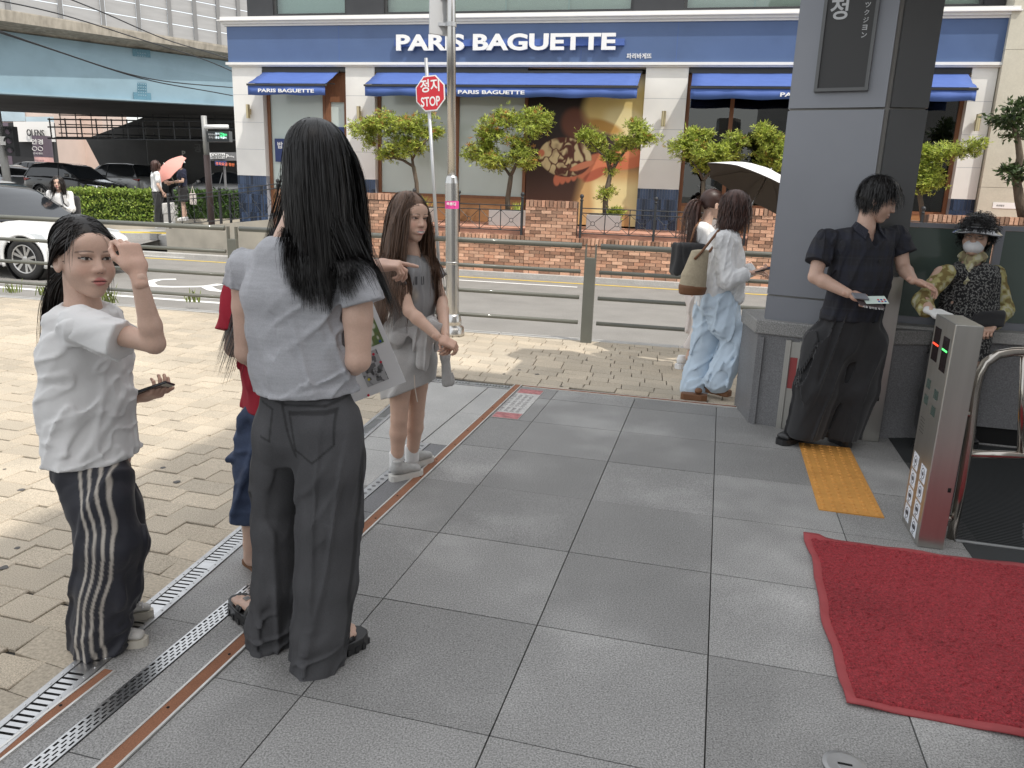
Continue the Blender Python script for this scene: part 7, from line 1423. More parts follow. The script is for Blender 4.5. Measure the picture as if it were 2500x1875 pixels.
# ------------------------------------------------------------------ E: woman in white shirt walking with phone and bag
def woman_shirt():
    Y0 = 6.15; t = person('person', 'woman in white crinkled shirt and pale blue wide jeans walking with phone', GN(1530, 858)); f_ = unit((.97, .22, 0)); lat = np.cross(zz, f_)
    hd = head_frame(D_(1590, 452, Y0), (.93, .30, -.10), (.08, 0, 1), 1.03); nb = D_(1572, 500, Y0); sR = D_(1560, 520, 6.0); sL = D_(1566, 520, 6.30); eR = D_(1572, 606, 5.93); wR = D_(1618, 590, 5.92); eL = D_(1585, 600, 6.34); wL = D_(1618, 585, 6.2)
    P = neck(hd, nb, .045)+limb_arm(sR, eR, wR, .92)+limb_arm(sL, eL, wL, .9)+[ec(nb-.18*zz, D_(1550, 660, Y0), (.12, .09), (.13, .1), right=lat, k=.03)]+foot_skin(GN(1530, 858), GN(1576, 864), .07, ankle=False)
    body(t, hd, P, [hand_at('phone', wR, unit(D_(1650, 588, 5.92)-wR), (.0, -.3, -.9), -1, .95), hand_at('relax', wL, (.9, 0, 0), (0, 0, 1), 1)], 'small', h=.009)
    S = [(1565, 525, Y0, 34, .165), (1562, 570, Y0, 44, .165), (1553, 610, Y0, 48, .165), (1545, 660, Y0, 44, .17)]
    st = [ec(D_(a[0], a[1], a[2]), D_(b_[0], b_[1], b_[2]), (a[4], mpx(a[3], a[2])), (b_[4], mpx(b_[3], b_[2])), right=lat, k=.04) for a, b_ in zip(S[:-1], S[1:])]
    st += [ec(nb-.04*zz, sR, .05, .07, k=.04), ec(nb-.04*zz, sL, .05, .07, k=.04), ec(sR, eR, .064, .066, k=.04), ec(eR, D_(1606, 594, 5.92), .064, .056, k=.03), ec(sL, eL, .075, .075, k=.04), ec(eL, wL, .07, .055, k=.03), ec(nb+.02*zz, nb-.03*zz, .060, .066, k=.02), ec(D_(1597, 600, 6.05), D_(1594, 645, 6.05), .05, .05, k=.04)]; cf = field(st)
    st += [plane_cut(D_(1545, 668, Y0), (-.18, 0, -1)), plane_cut(D_(1610, 592, 5.92), (1, 0, .15)) if False else el(nb+.05*zz+f_*.02, (.05, .05, .045), k=.008, op='s')]
    cloth(t, 'shirt', st, 'linen', .008, lambda P: folds(P, V3(.12, 0, 1), 26, .006, .12)+folds(P, V3(.6, 0, .7), 34, .003, .3, 3.))
    def leg(secs): return [ec(D_(*a[:3]), D_(*b_[:3]), (a[4], mpx(a[3], a[2])), (b_[4], mpx(b_[3], b_[2])), right=lat, k=.04) for a, b_ in zip(secs[:-1], secs[1:])]
    pn = leg([(1552, 650, 6.1, 44, .15), (1570, 700, 6.05, 34, .115), (1588, 735, 6.02, 24, .10), (1566, 790, 6.02, 26, .11), (1553, 822, 6.03, 30, .12)])+leg([(1538, 660, 6.2, 38, .13), (1524, 740, 6.22, 30, .115), (1508, 800, 6.22, 28, .11), (1499, 838, 6.2, 29, .12)])
    cloth(t, 'wide_jeans', pn+[plane_cut(D_(1500, 858, 6.2), (0, 0, -1)), plane_cut(D_(1555, 845, 6.03), (.2, 0, -1))][:1], 'denim_pale', .008, lambda P: folds(P, V3(.22, 0, 1), 15, .0095, .09, 3.)+folds(P, V3(.7, 0, .6), 15, .005, .2, 6.))
    for a, c, z in ((GN(1470, 860), GN(1530, 866), 0), (GN(1520, 852), GN(1578, 866), .03)):
        fd = unit(c-a); sd = np.cross(zz, fd); L_ = np.linalg.norm(c-a); a = a+z*zz; ol = [a+fd*L_*q+sd*.045*w2 for q, w2 in ((0, .6), (.1, .9), (.5, .85), (.75, 1), (.95, .7))]; ol += [a+fd*L_*q-sd*.045*w2 for q, w2 in ((.95, .7), (.75, 1), (.5, .85), (.1, .9), (0, .6))]; b = MB(); b.prism(ol, .05*zz); sn = b.build('sandal', 'sandal_brown', t, bevel=.006); cloth(sn, 'strap', [ec(a+fd*L_*.62+.075*zz-sd*.02, a+fd*L_*.62+.075*zz+sd*.02, (.03, .02), (.03, .02), right=fd, k=.01)], 'sandal_brown', .006)
    S = grow(hd, 1800, 16, .27, 71, .015, grav=.30, wave=.22, spread=.045, lenvar=.15); hair(t, hd, 'hair_auburn', [S], hair_cap(hd, -.07, .020), .0045, 72)
    bg_ = thing('shoulder_bag', D_(1495, 600, 5.98), 'beige woven bucket bag with brown base on the walking woman', 'bag'); A = [ec(D_(1512, 548, 5.97), D_(1499, 598, 5.95), (.06, .07), (.07, .10), right=lat, k=.02), ec(D_(1499, 598, 5.95), D_(1495, 624, 5.94), (.07, .10), (.075, .11), right=lat, k=.01)]
    mat('bag_woven', (.40, .34, .24), .9, var=.12, vscale=60, bump=.5, bscale=160, bdist=.004); cloth(bg_, 'bag_body', A+[plane_cut(D_(1508, 540, 5.97), (-.1, 0, 1)), plane_cut(D_(1495, 622, 5.94), (-.2, 0, -1))], 'bag_woven', .008); cloth(bg_, 'base', [ec(D_(1496, 622, 5.94), D_(1495, 628, 5.94), (.078, .113), (.075, .108), right=lat, k=.01)]+[plane_cut(D_(1497, 616, 5.94), (.1, 0, 1)), plane_cut(D_(1495, 636, 5.94), (0, 0, -1))], 'sandal_brown', .008)
    b = MB(); b.tube([D_(1500, 560, 5.9), D_(1515, 545, 5.9), D_(1535, 520, 5.93), D_(1552, 498, 6.0), D_(1560, 508, 6.1), D_(1535, 540, 6.08), D_(1518, 556, 6.05)], .010, 6); b.build('strap', 'sandal_brown', bg_, smooth=True)
    ph = thing('phone', D_(1648, 583, 5.9), 'small dark phone in the hand of the woman in white shirt', 'phone'); b = MB(); b.box(D_(1650, 582, 5.9), .15, .07, .009, unit((.95, 0, .25)), (0, 1, 0), unit((-.25, 0, .95))); b.build('case', 'car_glass', ph, bevel=.003)
woman_shirt()
# ------------------------------------------------------------------ F: woman with ponytail, black bag, holding the white umbrella
def woman_pony():
    Y0 = 6.95; t = person('person', 'woman with ponytail and white top walking behind the white shirt woman', GN(1478, 795)); f_ = unit((.97, .22, 0)); lat = np.cross(zz, f_)
    hd = head_frame(D_(1540, 442, Y0), (.95, .25, -.03), (.05, 0, 1), 1.03); nb = D_(1525, 482, Y0); sR = D_(1516, 498, 6.82); sL = D_(1524, 498, 7.1); eR = D_(1535, 575, 6.8); wR = D_(1590, 582, 6.85); eL = D_(1550, 570, 7.1); wL = D_(1600, 590, 7.0)
    hR, hL = D_(1510, 640, 6.88), D_(1512, 640, 7.02); kR, kL = D_(1515, 712, 6.85), D_(1505, 712, 7.05); aR, aL = D_(1488, 772, 6.9), D_(1520, 780, 7.05)
    P = neck(hd, nb, .043)+limb_arm(sR, eR, wR, .9)+limb_arm(sL, eL, wL, .9)+limb_leg(hR, kR, aR, .9)+limb_leg(hL, kL, aL, .9)+[ec(nb-.18*zz, D_(1512, 640, Y0), (.11, .085), (.12, .1), right=lat, k=.03)]
    body(t, hd, P, [hand_at('grip', wR, (.7, .1, .7), (.3, -.8, .2), -1), hand_at('grip', wL, (.7, .1, .7), (.3, .8, .2), 1)], 'small', h=.009, paint=dict(blush=.4))
    top = [ec(D_(1518, 508, Y0), D_(1514, 575, Y0), (.15, .115), (.14, .11), right=lat, k=.03), ec(nb-.04*zz, sR, .045, .062, k=.03), ec(nb-.04*zz, sL, .045, .062, k=.03), ec(sR, D_(1526, 535, 6.8), .065, .07, k=.03), ec(sL, D_(1535, 540, 7.1), .06, .07, k=.03)]; cf = field(top); cloth(t, 'top', top+[plane_cut(D_(1514, 575, Y0), (0, 0, -1)), el(nb+.03*zz, (.06, .06, .04), k=.01, op='s')], 'cloth_white', .009, lambda P: folds(P, V3(.2, 0, 1), 14, .008, .2))
    pn = [ec(D_(1512, 590, Y0), D_(1512, 650, Y0), (.13, .11), (.15, .125), right=lat, k=.04), ec(D_(1512, 650, 6.88), D_(1515, 712, 6.86), .105, .09, k=.03), ec(D_(1515, 712, 6.86), D_(1492, 752, 6.9), .088, .085, k=.03), ec(D_(1512, 650, 7.02), D_(1505, 712, 7.05), .105, .09, k=.03), ec(D_(1505, 712, 7.05), D_(1515, 752, 7.06), .088, .085, k=.03)]; cloth(t, 'trousers', pn+[plane_cut(D_(1492, 752, 6.9), (0, 0, -1))], 'cloth_beige', .009, lambda P: folds(P, V3(.2, 0, 1), 10, .015, .25))
    shoe(t, GN(1462, 797), GN(1500, 790), 'cloth_white', 'cloth_white', .045, .045, .08); shoe(t, GN(1505, 800), GN(1545, 796), 'cloth_white', 'cloth_white', .045, .045, .08)
    S = grow(hd, 1300, 30, .70, 81, 0., tie=(0, -.118, .02), spread=.008, lenvar=.25, colliders=(cf,)); hair(t, hd, 'hair_auburn', [S], hair_cap(hd, -.035, .007), .004, 82)
    bg_ = thing('shoulder_bag', D_(1490, 570, 6.75), 'black tote bag on the shoulder of the ponytail woman', 'bag'); cloth(bg_, 'bag_body', [bxs(D_(1492, 560, 6.74), (.16, .07, .135), axes=(f_, lat, zz), r=.03)], 'cloth_black', .009, lambda P: folds(P, V3(0, 0, 1), 9, .012, .3)); b = MB(); b.tube([D_(1490, 530, 6.70), D_(1500, 495, 6.74), D_(1512, 474, 6.84), D_(1514, 490, 6.92), D_(1508, 528, 6.82)], .010, 6); b.build('strap', 'sandal_brown', bg_, smooth=True)
    # umbrella
    um = thing('umbrella', D_(1625, 560, 6.9), 'white umbrella with dark lining held by the ponytail woman beside the column', 'umbrella'); ap = D_(1662, 372, 7.25); ax = unit(V3(.42, .12, .88)); umbrella(um, ap, ax, .54, .19, ap-ax*.66, 'cloth_white', 'umb_lining')
mat('umb_lining', (.07, .055, .045), .9); mat('umb_pink', (.72, .33, .28), .8); mat('umb_pink_in', (.62, .30, .26), .8)
def umbrella(um, ap, ax, R_, dep, grip, m_out, m_in, n_=8):
    ax = unit(ax); x = unit(np.cross(ax, (0, 1, 0))); y = np.cross(ax, x)
    for nm, m_, off in (('canopy', m_out, 0.), ('lining', m_in, -.008)):
        vv, ff, K_ = [], [], 8
        for i in range(K_+1):
            q = i/K_
            for k in range(n_*4):
                a = 2*math.pi*k/(n_*4); sc_ = 1-.10*q*q*abs(math.sin(n_*a/2)); r_ = R_*q*sc_; hh = -dep*(q**1.8)+.012*q*abs(math.sin(n_*a/2)); vv.append(ap+ax*(hh+off)+r_*(math.cos(a)*x+math.sin(a)*y))
        N = n_*4; ff = [(i*N+k, i*N+(k+1) % N, (i+1)*N+(k+1) % N, (i+1)*N+k) for i in range(K_) for k in range(N)]; mesh_obj(nm, vv, ff, m_, um, True)
    b = MB(); b.tube([grip, ap+ax*.04], .007, 8); b.build('shaft', 'metal_small', um, smooth=True); b = MB(); b.tube([grip-ax*.10, grip+ax*.02], .014, 8); b.build('handle', 'trim_black', um, smooth=True)
    for k in range(n_): a = 2*math.pi*k/n_; b = MB(); b.tube([ap-ax*.02, ap+ax*(-dep*.30-.012)+R_*.5*(math.cos(a)*x+math.sin(a)*y), ap+ax*(-dep-.012)+R_*(math.cos(a)*x+math.sin(a)*y)], .003, 4); b.build('rib', m_in, um)
woman_pony()
# ------------------------------------------------------------------ G: man in dark plaid shirt
def man():
    Y0 = 4.93; t = person('person', 'man in dark plaid shirt and wide black trousers looking down', GN(1790, 955)); lat = unit((.95, .25, 0)); f_ = np.cross(lat, zz)*-1; f_ = unit((.25, -.95, 0)); lat = np.cross(zz, f_)
    hd = head_frame(D_(1897, 432, 4.92), (.86, -.44, -.36), (.30, -.05, 1), 1.06); nb = D_(1868, 498, Y0); sR = D_(1782, 520, 4.92); sL = D_(1938, 512, 5.02); eR = D_(1760, 598, 4.86); wR = D_(1832, 634, 4.72); eL = D_(1952, 580, 4.95); wL = D_(1972, 605, 4.80)
    P = neck(hd, nb, .056)+limb_arm(sR, eR, wR, 1.12)+limb_arm(sL, eL, wL, 1.1)+[ec(nb-.18*zz, D_(1845, 690, Y0), (.17, .10), (.15, .10), right=lat, k=.03)]
    body(t, hd, P, [hand_at('grip', wR, unit(D_(1868, 645, 4.70)-wR), (-.1, -.45, .85), -1, 1.05), hand_at('relax', wL, (.75, -.35, -.25), (.2, .2, .9), 1, 1.05)], 'male', skin_c=(.56, .37, .285), paint=dict(blush=.3, lip=(.42, .18, .16), squint=.9), h=.008)
    sh = [ec(D_(1862, 535, Y0), D_(1858, 600, Y0), (.215, .125), (.205, .13), right=lat, k=.04), ec(D_(1858, 600, Y0), D_(1838, 685, Y0), (.205, .13), (.215, .135), right=lat, k=.04), ec(nb-.05*zz, sR, .06, .066, k=.04), ec(nb-.05*zz, sL, .06, .066, k=.04)]; cR, cL = D_(1766, 568, 4.87), D_(1953, 550, 4.98); sh += [ec(sR, sR-.03*zz, .066, .062, k=.03), ec(sL, sL-.03*zz, .066, .062, k=.03)]
    sh += [plane_cut(D_(1838, 690, Y0), (0, 0, -1)), el(nb+.045*zz+f_*.035, (.06, .06, .07), k=.01, op='s')]
    sh += [el(nb-.03*zz+f_*.105, (.028, .06, .06), k=.01, op='s')]
    def colp(v):
        c = np.tile((.016, .016, .021), (len(v), 1)).astype(float); u_ = v@lat; z_ = v[:, 2]
        for q, per in ((u_, .085), (z_, .095)):
            w_ = np.abs((q/per) % 1-.5); m_ = np.clip((.20-w_)/.04, 0, 1)[:, None]; c = c*(1-.45*m_)+np.array((.018, .021, .036))*.45*m_; l = np.clip((.018-np.abs(w_-.34))/.012, 0, 1)[:, None]; c = c*(1-.5*l)+np.array((.034, .037, .048))*.5*l
        return c
    cloth(t, 'shirt', sh, 'plaid', .0070, lambda P: folds(P, V3(.3, 0, 1), 18, .006, .14), colp)
    for c_, s_ in ((cR, sR), (cL, sL)): sleeve(t, s_, c_, .068, .082, 'plaid', .007, colp, .007, 17)
    for sg in (-1, 1): b = MB(); b.prism([nb+.050*zz-f_*.055+lat*sg*.030, nb+.045*zz+f_*.02+lat*sg*.066, nb+.005*zz+f_*.085+lat*sg*.040, nb-.050*zz+f_*.115+lat*sg*.075, nb+.0*zz+f_*.03+lat*sg*.098, nb+.01*zz-f_*.07+lat*sg*.05], (f_*.5+lat*sg*.6+zz*.4)*.008); b.build('collar', 'cloth_navy_dark', t)
    for q in range(4): b = MB(); b.lathe(D_(1868-5*q, 560+32*q, Y0)+f_*.130, [(.006, 0), (.006, .004)], 8, ax=f_); b.build('button', 'trim_black', t)
    pn = [ec(D_(1838, 680, Y0), D_(1832, 740, Y0), (.20, .13), (.215, .14), right=lat, k=.04)]+loft([(1788, 740, 4.92, 52, .13), (1765, 840, 4.90, 52, .125), (1738, 930, 4.90, 42, .125)], lat)+loft([(1868, 740, 4.95, 48, .13), (1848, 840, 4.93, 48, .125), (1818, 938, 4.92, 38, .12)], lat); cloth(t, 'trousers', pn+[plane_cut(D_(1780, 945, 4.9), (0, 0, -1))], 'cloth_black', .008, lambda P: folds(P, V3(.25, 0, 1), 14, .010, .09, 2.))
    shoe(t, GN(1732, 948), GN(1682, 962), 'shoe_black', 'shoe_black', .04, .05, .07); shoe(t, GN(1792, 950), GN(1836, 968), 'shoe_black', 'shoe_black', .04, .05, .07)
    S = grow(hd, 4200, 12, .125, 91, .01, grav=.16, wave=.13, spread=.038, lenvar=.35, fringe=.8); hair(t, hd, 'hair_black', [S], hair_cap(hd, -.045, .016), .0026, 92)
    pp_ = thing('flyer', D_(1880, 652, 4.66), 'pale green and dark flyer held in the right hand of the man', 'flyer'); c = D_(1878, 652, 4.66); b = MB(); b.box(c, .15, .10, .0015, unit((.95, -.1, -.1)), unit((.1, -.8, -.5)), unit((0, -.5, .85))); b.build('sheet', 'flyer_dark', pp_); b = MB(); c2 = c+V3(.03, -.01, .014); b.box(c2, .13, .07, .0015, unit((.95, -.1, .06)), unit((.1, -.8, -.5)), unit((0, -.5, .85))); b.build('sticker_sheet', 'flyer_pale', pp_)
    for k in range(6): b = MB(); cc = c2+unit((.95, -.1, .06))*(.015+.018*(k % 3))+unit((.1, -.8, -.5))*(.016-.016*(k//3))+unit((0, -.5, .85))*.0012; b.lathe(cc, [(.007, 0), (.007, .0008)], 8, ax=(0, -.5, .85)); b.build('dot_sticker', 'dot_red' if k % 2 else 'dot_blue', pp_)
    text('lettering', '서울 컬러링 투어', c+V3(-.06, -.055, -.028), unit((.95, -.1, -.1)), unit((-.1, .3, .95)), .013, 'letter_white', pp_, .0008, width=.12)
    ph = thing('phone', D_(1858, 642, 4.67), 'grey phone held by the man over the flyer', 'phone'); b = MB(); b.box(D_(1858, 640, 4.67), .085, .06, .01, unit((.95, -.1, -.05)), unit((.1, -.8, -.4)), unit((0, -.4, .9))); b.build('case', 'panel_grey', ph, bevel=.003)
man()
# ------------------------------------------------------------------ H: woman with visor and mask
def woman_visor():
    Y0 = 5.02; t = person('person', 'woman with black visor, white mask and patterned vest behind the gate', D_(2060, 930, 5.02)*np.array([1, 1, 0])); f_ = unit((-.55, -.83, 0)); lat = np.cross(zz, f_)
    hd = head_frame(D_(2110, 512, 5.0), (-.62, -.76, .04), (.02, 0, 1), 1.0); nb = D_(2098, 568, Y0); sR = D_(2032, 590, 4.95); sL = D_(2156, 592, 5.12); eR = D_(1992, 648, 4.84); wR = D_(2010, 672, 4.62); eL = D_(2168, 670, 5.0); wL = D_(2140, 700, 4.80)
    P = neck(hd, nb, .047)+limb_arm(sR, eR, wR, .95)+limb_arm(sL, eL, wL, .95)+[ec(nb-.18*zz, D_(2075, 770, Y0), (.13, .1), (.14, .11), right=lat, k=.03)]
    body(t, hd, P, [hand_at('grip', wL, (-.4, -.5, -.2), (0, 0, 1), 1)], 'small', skin_c=(.55, .37, .28), h=.009, paint=dict(squint=.6, blush=.3))
    hv, hf = hand_at('grip', wR, (.6, -.7, -.2), (-.3, -.2, .9), -1, 1.1); mesh_obj('glove', hv, hf, 'glove', t, True)
    vs_ = [ec(D_(2095, 605, Y0), D_(2092, 680, Y0), (.165, .125), (.16, .13), right=lat, k=.04), ec(D_(2092, 680, Y0), D_(2062, 785, Y0), (.16, .13), (.19, .15), right=lat, k=.04), ec(nb-.05*zz, sR+V3(.05, 0, 0), .06, .055, k=.04), ec(nb-.05*zz, sL-V3(.04, 0, 0), .06, .055, k=.04), plane_cut(D_(2062, 770, Y0), (0, 0, -1)), el(nb+.03*zz+f_*.03, (.07, .07, .06), k=.01, op='s')]
    def colv(v): n_ = np.abs(np.sin(v[:, 0]*150+3*vn(v*22))*np.sin(v[:, 2]*150+4*vn(v*22+5))); m_ = ((n_ < .35) & (n_ > .12))[:, None]*1.; return np.array((.012, .012, .014))*(1-m_)+np.array((.22, .22, .21))*m_
    cloth(t, 'vest', vs_, 'vest_print', .0062, lambda P: folds(P, V3(.1, 0, 1), 10, .008, .3), colv)
    bl = [ec(sR+V3(.03, 0, 0), eR, .058, .054, k=.03), ec(eR, D_(2000, 668, 4.72), .054, .05, k=.03), ec(sL-V3(.02, 0, 0), eL, .058, .054, k=.03), ec(eL, D_(2148, 696, 4.84), .054, .05, k=.03)]
    def colb(v): n_ = vn(v*np.array([38, 38, 38]))[:, None]; n2 = vn(v*70+9)[:, None]; c = np.array((.36, .33, .14))*(.75+.5*n2); c = np.where(n_ > .60, np.array((.20, .15, .05)), c); return np.where(n_ < .33, np.array((.46, .44, .30)), c)
    cloth(t, 'blouse_sleeve', bl[:2], 'blouse_print', .007, lambda P: folds(P, V3(.3, 0, 1), 22, .005, .2), colb)
    cloth(t, 'blouse_sleeve', bl[2:], 'blouse_print', .007, lambda P: folds(P, V3(.3, 0, 1), 22, .005, .2), colb)
    cloth(t, 'scarf', [ec(nb+.035*zz-lat*.04, nb+.02*zz+f_*.05, .035, .038, k=.02), ec(nb+.02*zz+f_*.05, nb+.035*zz+lat*.045, .038, .035, k=.02), ec(nb+.035*zz-lat*.04, nb+.04*zz-f_*.04, .035, .035, k=.02), ec(nb+.035*zz+lat*.04, nb+.04*zz-f_*.04, .035, .035, k=.02), ec(nb-.01*zz+f_*.085, nb-.13*zz+f_*.12, .02, .012, k=.01), ec(nb-.01*zz+f_*.085, nb-.10*zz+f_*.11-lat*.05, .016, .010, k=.01)], 'blouse_print', .006, lambda P: folds(P, V3(1, 0, .2), 22, .008, .3), lambda v: colb(v)*.9+.08)
    pn = loft([(2040, 770, 5.0, 34, .10), (2018, 850, 4.98, 28, .09), (2000, 915, 4.96, 22, .08)], lat)+loft([(2095, 770, 5.06, 38, .10), (2085, 850, 5.06, 30, .09), (2080, 930, 5.06, 24, .08)], lat); cloth(t, 'trousers', pn, 'cloth_black', .009, lambda P: folds(P, V3(.2, 0, 1), 9, .010, .3))
    shoe(t, D_(2005, 945, 5.0)*V3(1, 1, 0), D_(1975, 965, 4.9)*V3(1, 1, 0), 'shoe_black', 'shoe_black', .03, .045, .07); shoe(t, D_(2085, 950, 5.1)*V3(1, 1, 0), D_(2105, 990, 4.95)*V3(1, 1, 0), 'shoe_black', 'shoe_black', .03, .045, .07)
    o, X, Y, Z, s_ = hd; L = lambda x, y, z: o+X*x+Y*y+Z*z
    cloth(t, 'mask', [el(L(0, .048, -.056), (.060, .062, .052), axes=(X, Y, Z), k=.01), plane_cut(L(0, .06, -.014), Z-.25*Y), plane_cut(L(0, .030, 0), -Y)], 'mask_white', .005)
    gl_ = MB()
    for sx in (-1, 1): gl_.tube([L(sx*.032+.022*math.cos(a), .105-.012*abs(math.cos(a)), .002+.017*math.sin(a)) for a in np.linspace(0, 6.283, 17)], .0016, 4, cap=False); gl_.tube([L(sx*.054, .095, .006), L(sx*.075, .03, .008), L(sx*.078, -.005, .005)], .0016, 4)
    gl_.tube([L(-.010, .107, .004), L(.010, .107, .004)], .0016, 4); gl_.build('glasses', 'metal_small', t)
    S = grow(hd, 1700, 12, .12, 95, 0., grav=.06, wave=.75, spread=.09, lenvar=.5); hair(t, hd, 'hair_black', [S], hair_cap(hd, -.06, .024), .0036, 96)
    # visor: band and curved brim
    vi = thing('sun_visor', L(0, .10, .06), 'black shiny sun visor worn by the woman with the mask', 'visor'); b = MB(); b.tube([L(.092*math.cos(a), .105*math.sin(a)-.01, .058) for a in np.linspace(0, 6.283, 29)], .010, 6, cap=False); b.build('band', 'visor_plastic', vi, smooth=True); vv, ff = [], []
    for i in range(7):
        for k in range(15): a = math.radians(10+160*k/14); q = i/6; vv.append(L((.090+.055*q)*math.cos(a), (.100+.105*q)*math.sin(a)-.008, .060-.040*q*(.5+.5*math.sin(a))-.02*q*abs(math.cos(a))))
    ff = [(i*15+k, i*15+k+1, (i+1)*15+k+1, (i+1)*15+k) for i in range(6) for k in range(14)]; ob_ = mesh_obj('brim', vv, ff, 'visor_plastic', vi, True); sm = ob_.modifiers.new('t', 'SOLIDIFY'); sm.thickness = .003
    cloth(t, 'black_pouch', [bxs(D_(2130, 690, 4.78), (.09, .03, .05), axes=(unit((.9, .3, -.3)), (0, 1, 0), zz), r=.02)], 'cloth_black', .008, lambda P: folds(P, V3(1, 0, 0), 14, .015, .3))
woman_visor()
# ------------------------------------------------------------------ background passers-by
def passer(label, base, Hgt, yaw, topm, legm, hairm, legs='trousers', arms=((.12, .1), (.12, .1)), hair_len=.3, tie=None, lean=0., sleeve='long', seed=1, head_yaw=None, tee_len=.0, wave=.05, shoes='cloth_white', skin_c=SKIN):
    """small figure: base on the ground, height, heading; arms: (forward, outward) offset of each wrist from a hanging arm"""
    t = person('person', label, base); k = Hgt/1.62; f_ = V3(math.sin(yaw), -math.cos(yaw), 0); l = np.cross(zz, f_); B = np.asarray(base, float); pt = lambda x, y, z: B+l*x*k+f_*y*k+zz*z*k
    hy = yaw if head_yaw is None else head_yaw; hd = head_frame(pt(0, .03+lean, 1.50), (math.sin(hy), -math.cos(hy), -.02), (0, 0, 1), k); nb = pt(0, lean*.8, 1.36); P = neck(hd, nb, .044*k); J = {}
    for sg, (fa, oa) in zip((1, -1), arms):
        s = pt(.155*sg, lean*.7, 1.30); e = pt((.19+oa*.3)*sg, lean*.5-.02+fa*.25, 1.04); w_ = pt((.17+oa*.1-.12*(fa > .2))*sg, .05+fa, .84+.55*fa); J[sg] = (s, e, w_); P += limb_arm(s, e, w_, .92*k)
    for sg in (1, -1): P += limb_leg(pt(.085*sg, 0, .80), pt(.09*sg, .03*sg+.02, .46), pt(.09*sg, .06*sg, .08), .9*k)
    P += [ec(nb-.18*zz*k, pt(0, 0, .86), (.13*k, .09*k), (.14*k, .1*k), right=l, k=.03)]; body(t, hd, P, [hand_at('relax', J[sg][2], unit(J[sg][2]-J[sg][1]), l*sg, sg, k) for sg in (1, -1)], 'small', h=.013, skin_c=skin_c)
    tp = [ec(pt(0, lean*.6, 1.24), pt(0, 0, 1.02), (.165*k, .11*k), (.145*k, .105*k), right=l, k=.04), ec(pt(0, 0, 1.02), pt(0, 0, .88-tee_len), (.145*k, .105*k), (.16*k, .115*k), right=l, k=.04)]
    for sg in (1, -1):
        s, e, w_ = J[sg]; tp += [ec(nb-.06*zz*k, s, .05*k, .062*k, k=.03), ec(s, e, .062*k, .058*k, k=.03)] if sleeve == 'long' else [ec(nb-.06*zz*k, s, .05*k, .062*k, k=.03), ec(s, s+(e-s)*.55, .066*k, .07*k, k=.03)]
        if sleeve == 'long': tp.append(ec(e, w_, .054*k, .040*k, k=.03))
    cf = field(tp); cloth(t, 'top', tp+[plane_cut(pt(0, 0, .88-tee_len), (0, 0, -1)), el(nb+.03*zz*k+f_*.02, (.06*k, .06*k, .05*k), k=.01, op='s')], topm, .012, lambda P: folds(P, V3(.2, 0, 1), 12, .012, .3, seed))
    if legs == 'trousers': lg = [ec(pt(0, 0, .92), pt(0, 0, .80), (.145*k, .11*k), (.16*k, .12*k), right=l, k=.04)]+[ec(pt(.085*sg, 0, .80), pt(.09*sg, .03*sg+.02, .44), .10*k, .085*k, k=.03) for sg in (1, -1)]+[ec(pt(.09*sg, .03*sg+.02, .44), pt(.09*sg, .06*sg, .06), .085*k, .08*k, k=.03) for sg in (1, -1)]
    else: lg = [ec(pt(0, 0, .92), pt(0, 0, .78), (.145*k, .11*k), (.165*k, .125*k), right=l, k=.04)]+[ec(pt(.085*sg, 0, .80), pt(.10*sg, .03*sg+.02, .50), .115*k, .115*k, k=.04) for sg in (1, -1)]
    cloth(t, 'trousers' if legs == 'trousers' else 'shorts', lg+[plane_cut(pt(0, 0, .05 if legs == 'trousers' else .50), (0, 0, -1))], legm, .013, lambda P: folds(P, V3(.1, 0, 1), 9, .015, .3, seed))
    for sg in (1, -1): a = pt(.09*sg, .06*sg-.06, 0); shoe(t, a, a+f_*.24*k, shoes, shoes, .03, .042, .07)
    S = grow(hd, 700, 14, hair_len, seed, 0., grav=.28, spread=.03, tie=tie, colliders=(cf,), wave=wave); hair(t, hd, hairm, [S], hair_cap(hd, -.05, .012), .009, seed); return t, hd, J
b0 = D_(146, 575, 14.5); tI, hI, jI = passer('woman in white long sleeved top crossing the road behind the white car', np.array([b0[0], b0[1], ROAD_Z+.02]), 1.60, .25, 'cloth_white', 'denim_pale', 'hair_dark', arms=((.22, .05), (.18, .05)), hair_len=.36, wave=.15, seed=61)
bk = thing('backpack', b0*V3(1, 1, 0)+.9*zz, 'black backpack strap bag worn by the woman crossing the road', 'bag'); cloth(bk, 'bag_body', [bxs(np.array([b0[0]+.17, b0[1]+.12, .98]), (.10, .08, .20), r=.05)], 'cloth_black', .012); b = MB(); b.tube([np.array([b0[0]+.10, b0[1]-.12, 1.25]), np.array([b0[0]+.13, b0[1]-.13, 1.05]), np.array([b0[0]+.19, b0[1]+.02, .9])], .014, 5); b.build('strap', 'cloth_black', bk)
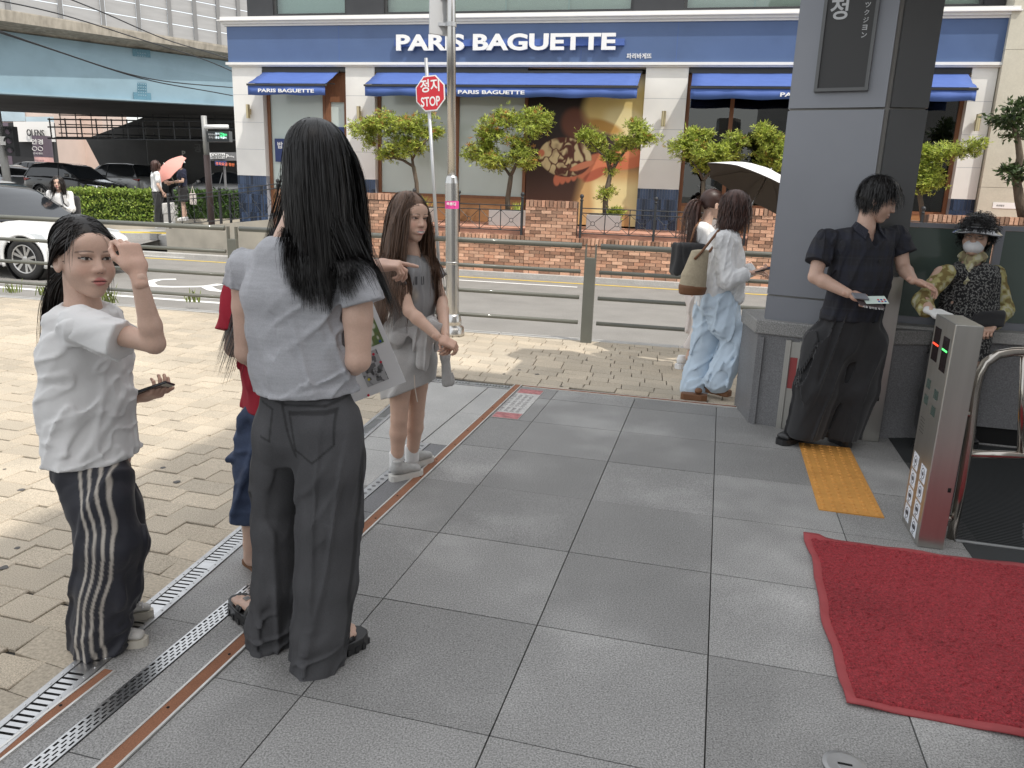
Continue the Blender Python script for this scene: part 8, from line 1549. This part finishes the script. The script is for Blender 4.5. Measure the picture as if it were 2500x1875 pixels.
b1 = D_(345, 492, 20.2); tJ, hJ, jJ = passer('woman in white tee and black trousers under the pink umbrella', np.array([b1[0], b1[1], b1[2]]), 1.66, 2.2, 'cloth_white', 'cloth_black', 'hair_auburn', arms=((.05, .1), (.05, .1)), hair_len=.2, sleeve='short', seed=62)
b2 = D_(400, 476, 21.6); tK, hK, jK = passer('woman in navy top and white bucket hat by the ramp railing', np.array([b2[0], b2[1], b2[2]]), 1.62, -.9, 'cloth_navy_plain', 'cloth_black', 'hair_dark', legs='shorts', arms=((.30, .1), (.25, .05)), hair_len=.14, sleeve='short', seed=63, tee_len=-.02) if mat('cloth_navy_plain', (.022, .026, .055), .85, var=.1) else (0, 0, 0)
o, X, Y, Z, s_ = hK; ht = thing('bucket_hat', o+.12*Z, 'white bucket hat on the woman in the navy top', 'hat'); b = MB(); b.lathe(o+Z*.02, [(.150, .0), (.118, .045), (.102, .05), (.098, .10), (.08, .125), (.03, .13)], 24, ax=Z); b.build('crown', 'cloth_white', ht, smooth=True)
tb = thing('tote_bag', D_(362, 455, 20.0), 'white patterned tote bag beside the woman under the pink umbrella', 'bag'); b = MB(); c = D_(364, 450, 20.0); b.box(c, .30, .08, .28, unit((.9, .4, .12)), unit((-.4, .9, 0))); b.build('bag_body', 'sticker_white', tb, bevel=.03); b = MB(); b.tube([c+V3(-.12, -.03, .17), c+V3(-.08, 0, .36), c+V3(.06, 0, .38), c+V3(.12, 0, .17)], .010, 5); b.build('handle', 'cloth_black', tb)
hb = thing('handbag', D_(418, 425, 21.4), 'tan handbag hanging from the arm of the woman in bucket hat', 'bag'); b = MB(); c = D_(417, 430, 21.4); b.box(c, .16, .10, .30, bx, bn); b.build('bag_body', 'cloth_beige', hb, bevel=.02); b = MB(); b.tube([c+V3(-.05, 0, .14), c+V3(0, 0, .34), c+V3(.05, 0, .14)], .010, 5); b.build('handle', 'cloth_beige', hb)
pu_ = thing('umbrella', D_(378, 400, 20.6), 'pink umbrella shading the two women beside the hedge', 'umbrella'); ap = D_(352, 352, 20.6)+V3(.05, 0, .05); gr = D_(382, 400, 20.9); umbrella(pu_, D_(356, 354, 20.7), unit(V3(-.55, -.55, .75)), .52, .20, D_(378, 396, 21.0), 'umb_pink', 'umb_pink_in')
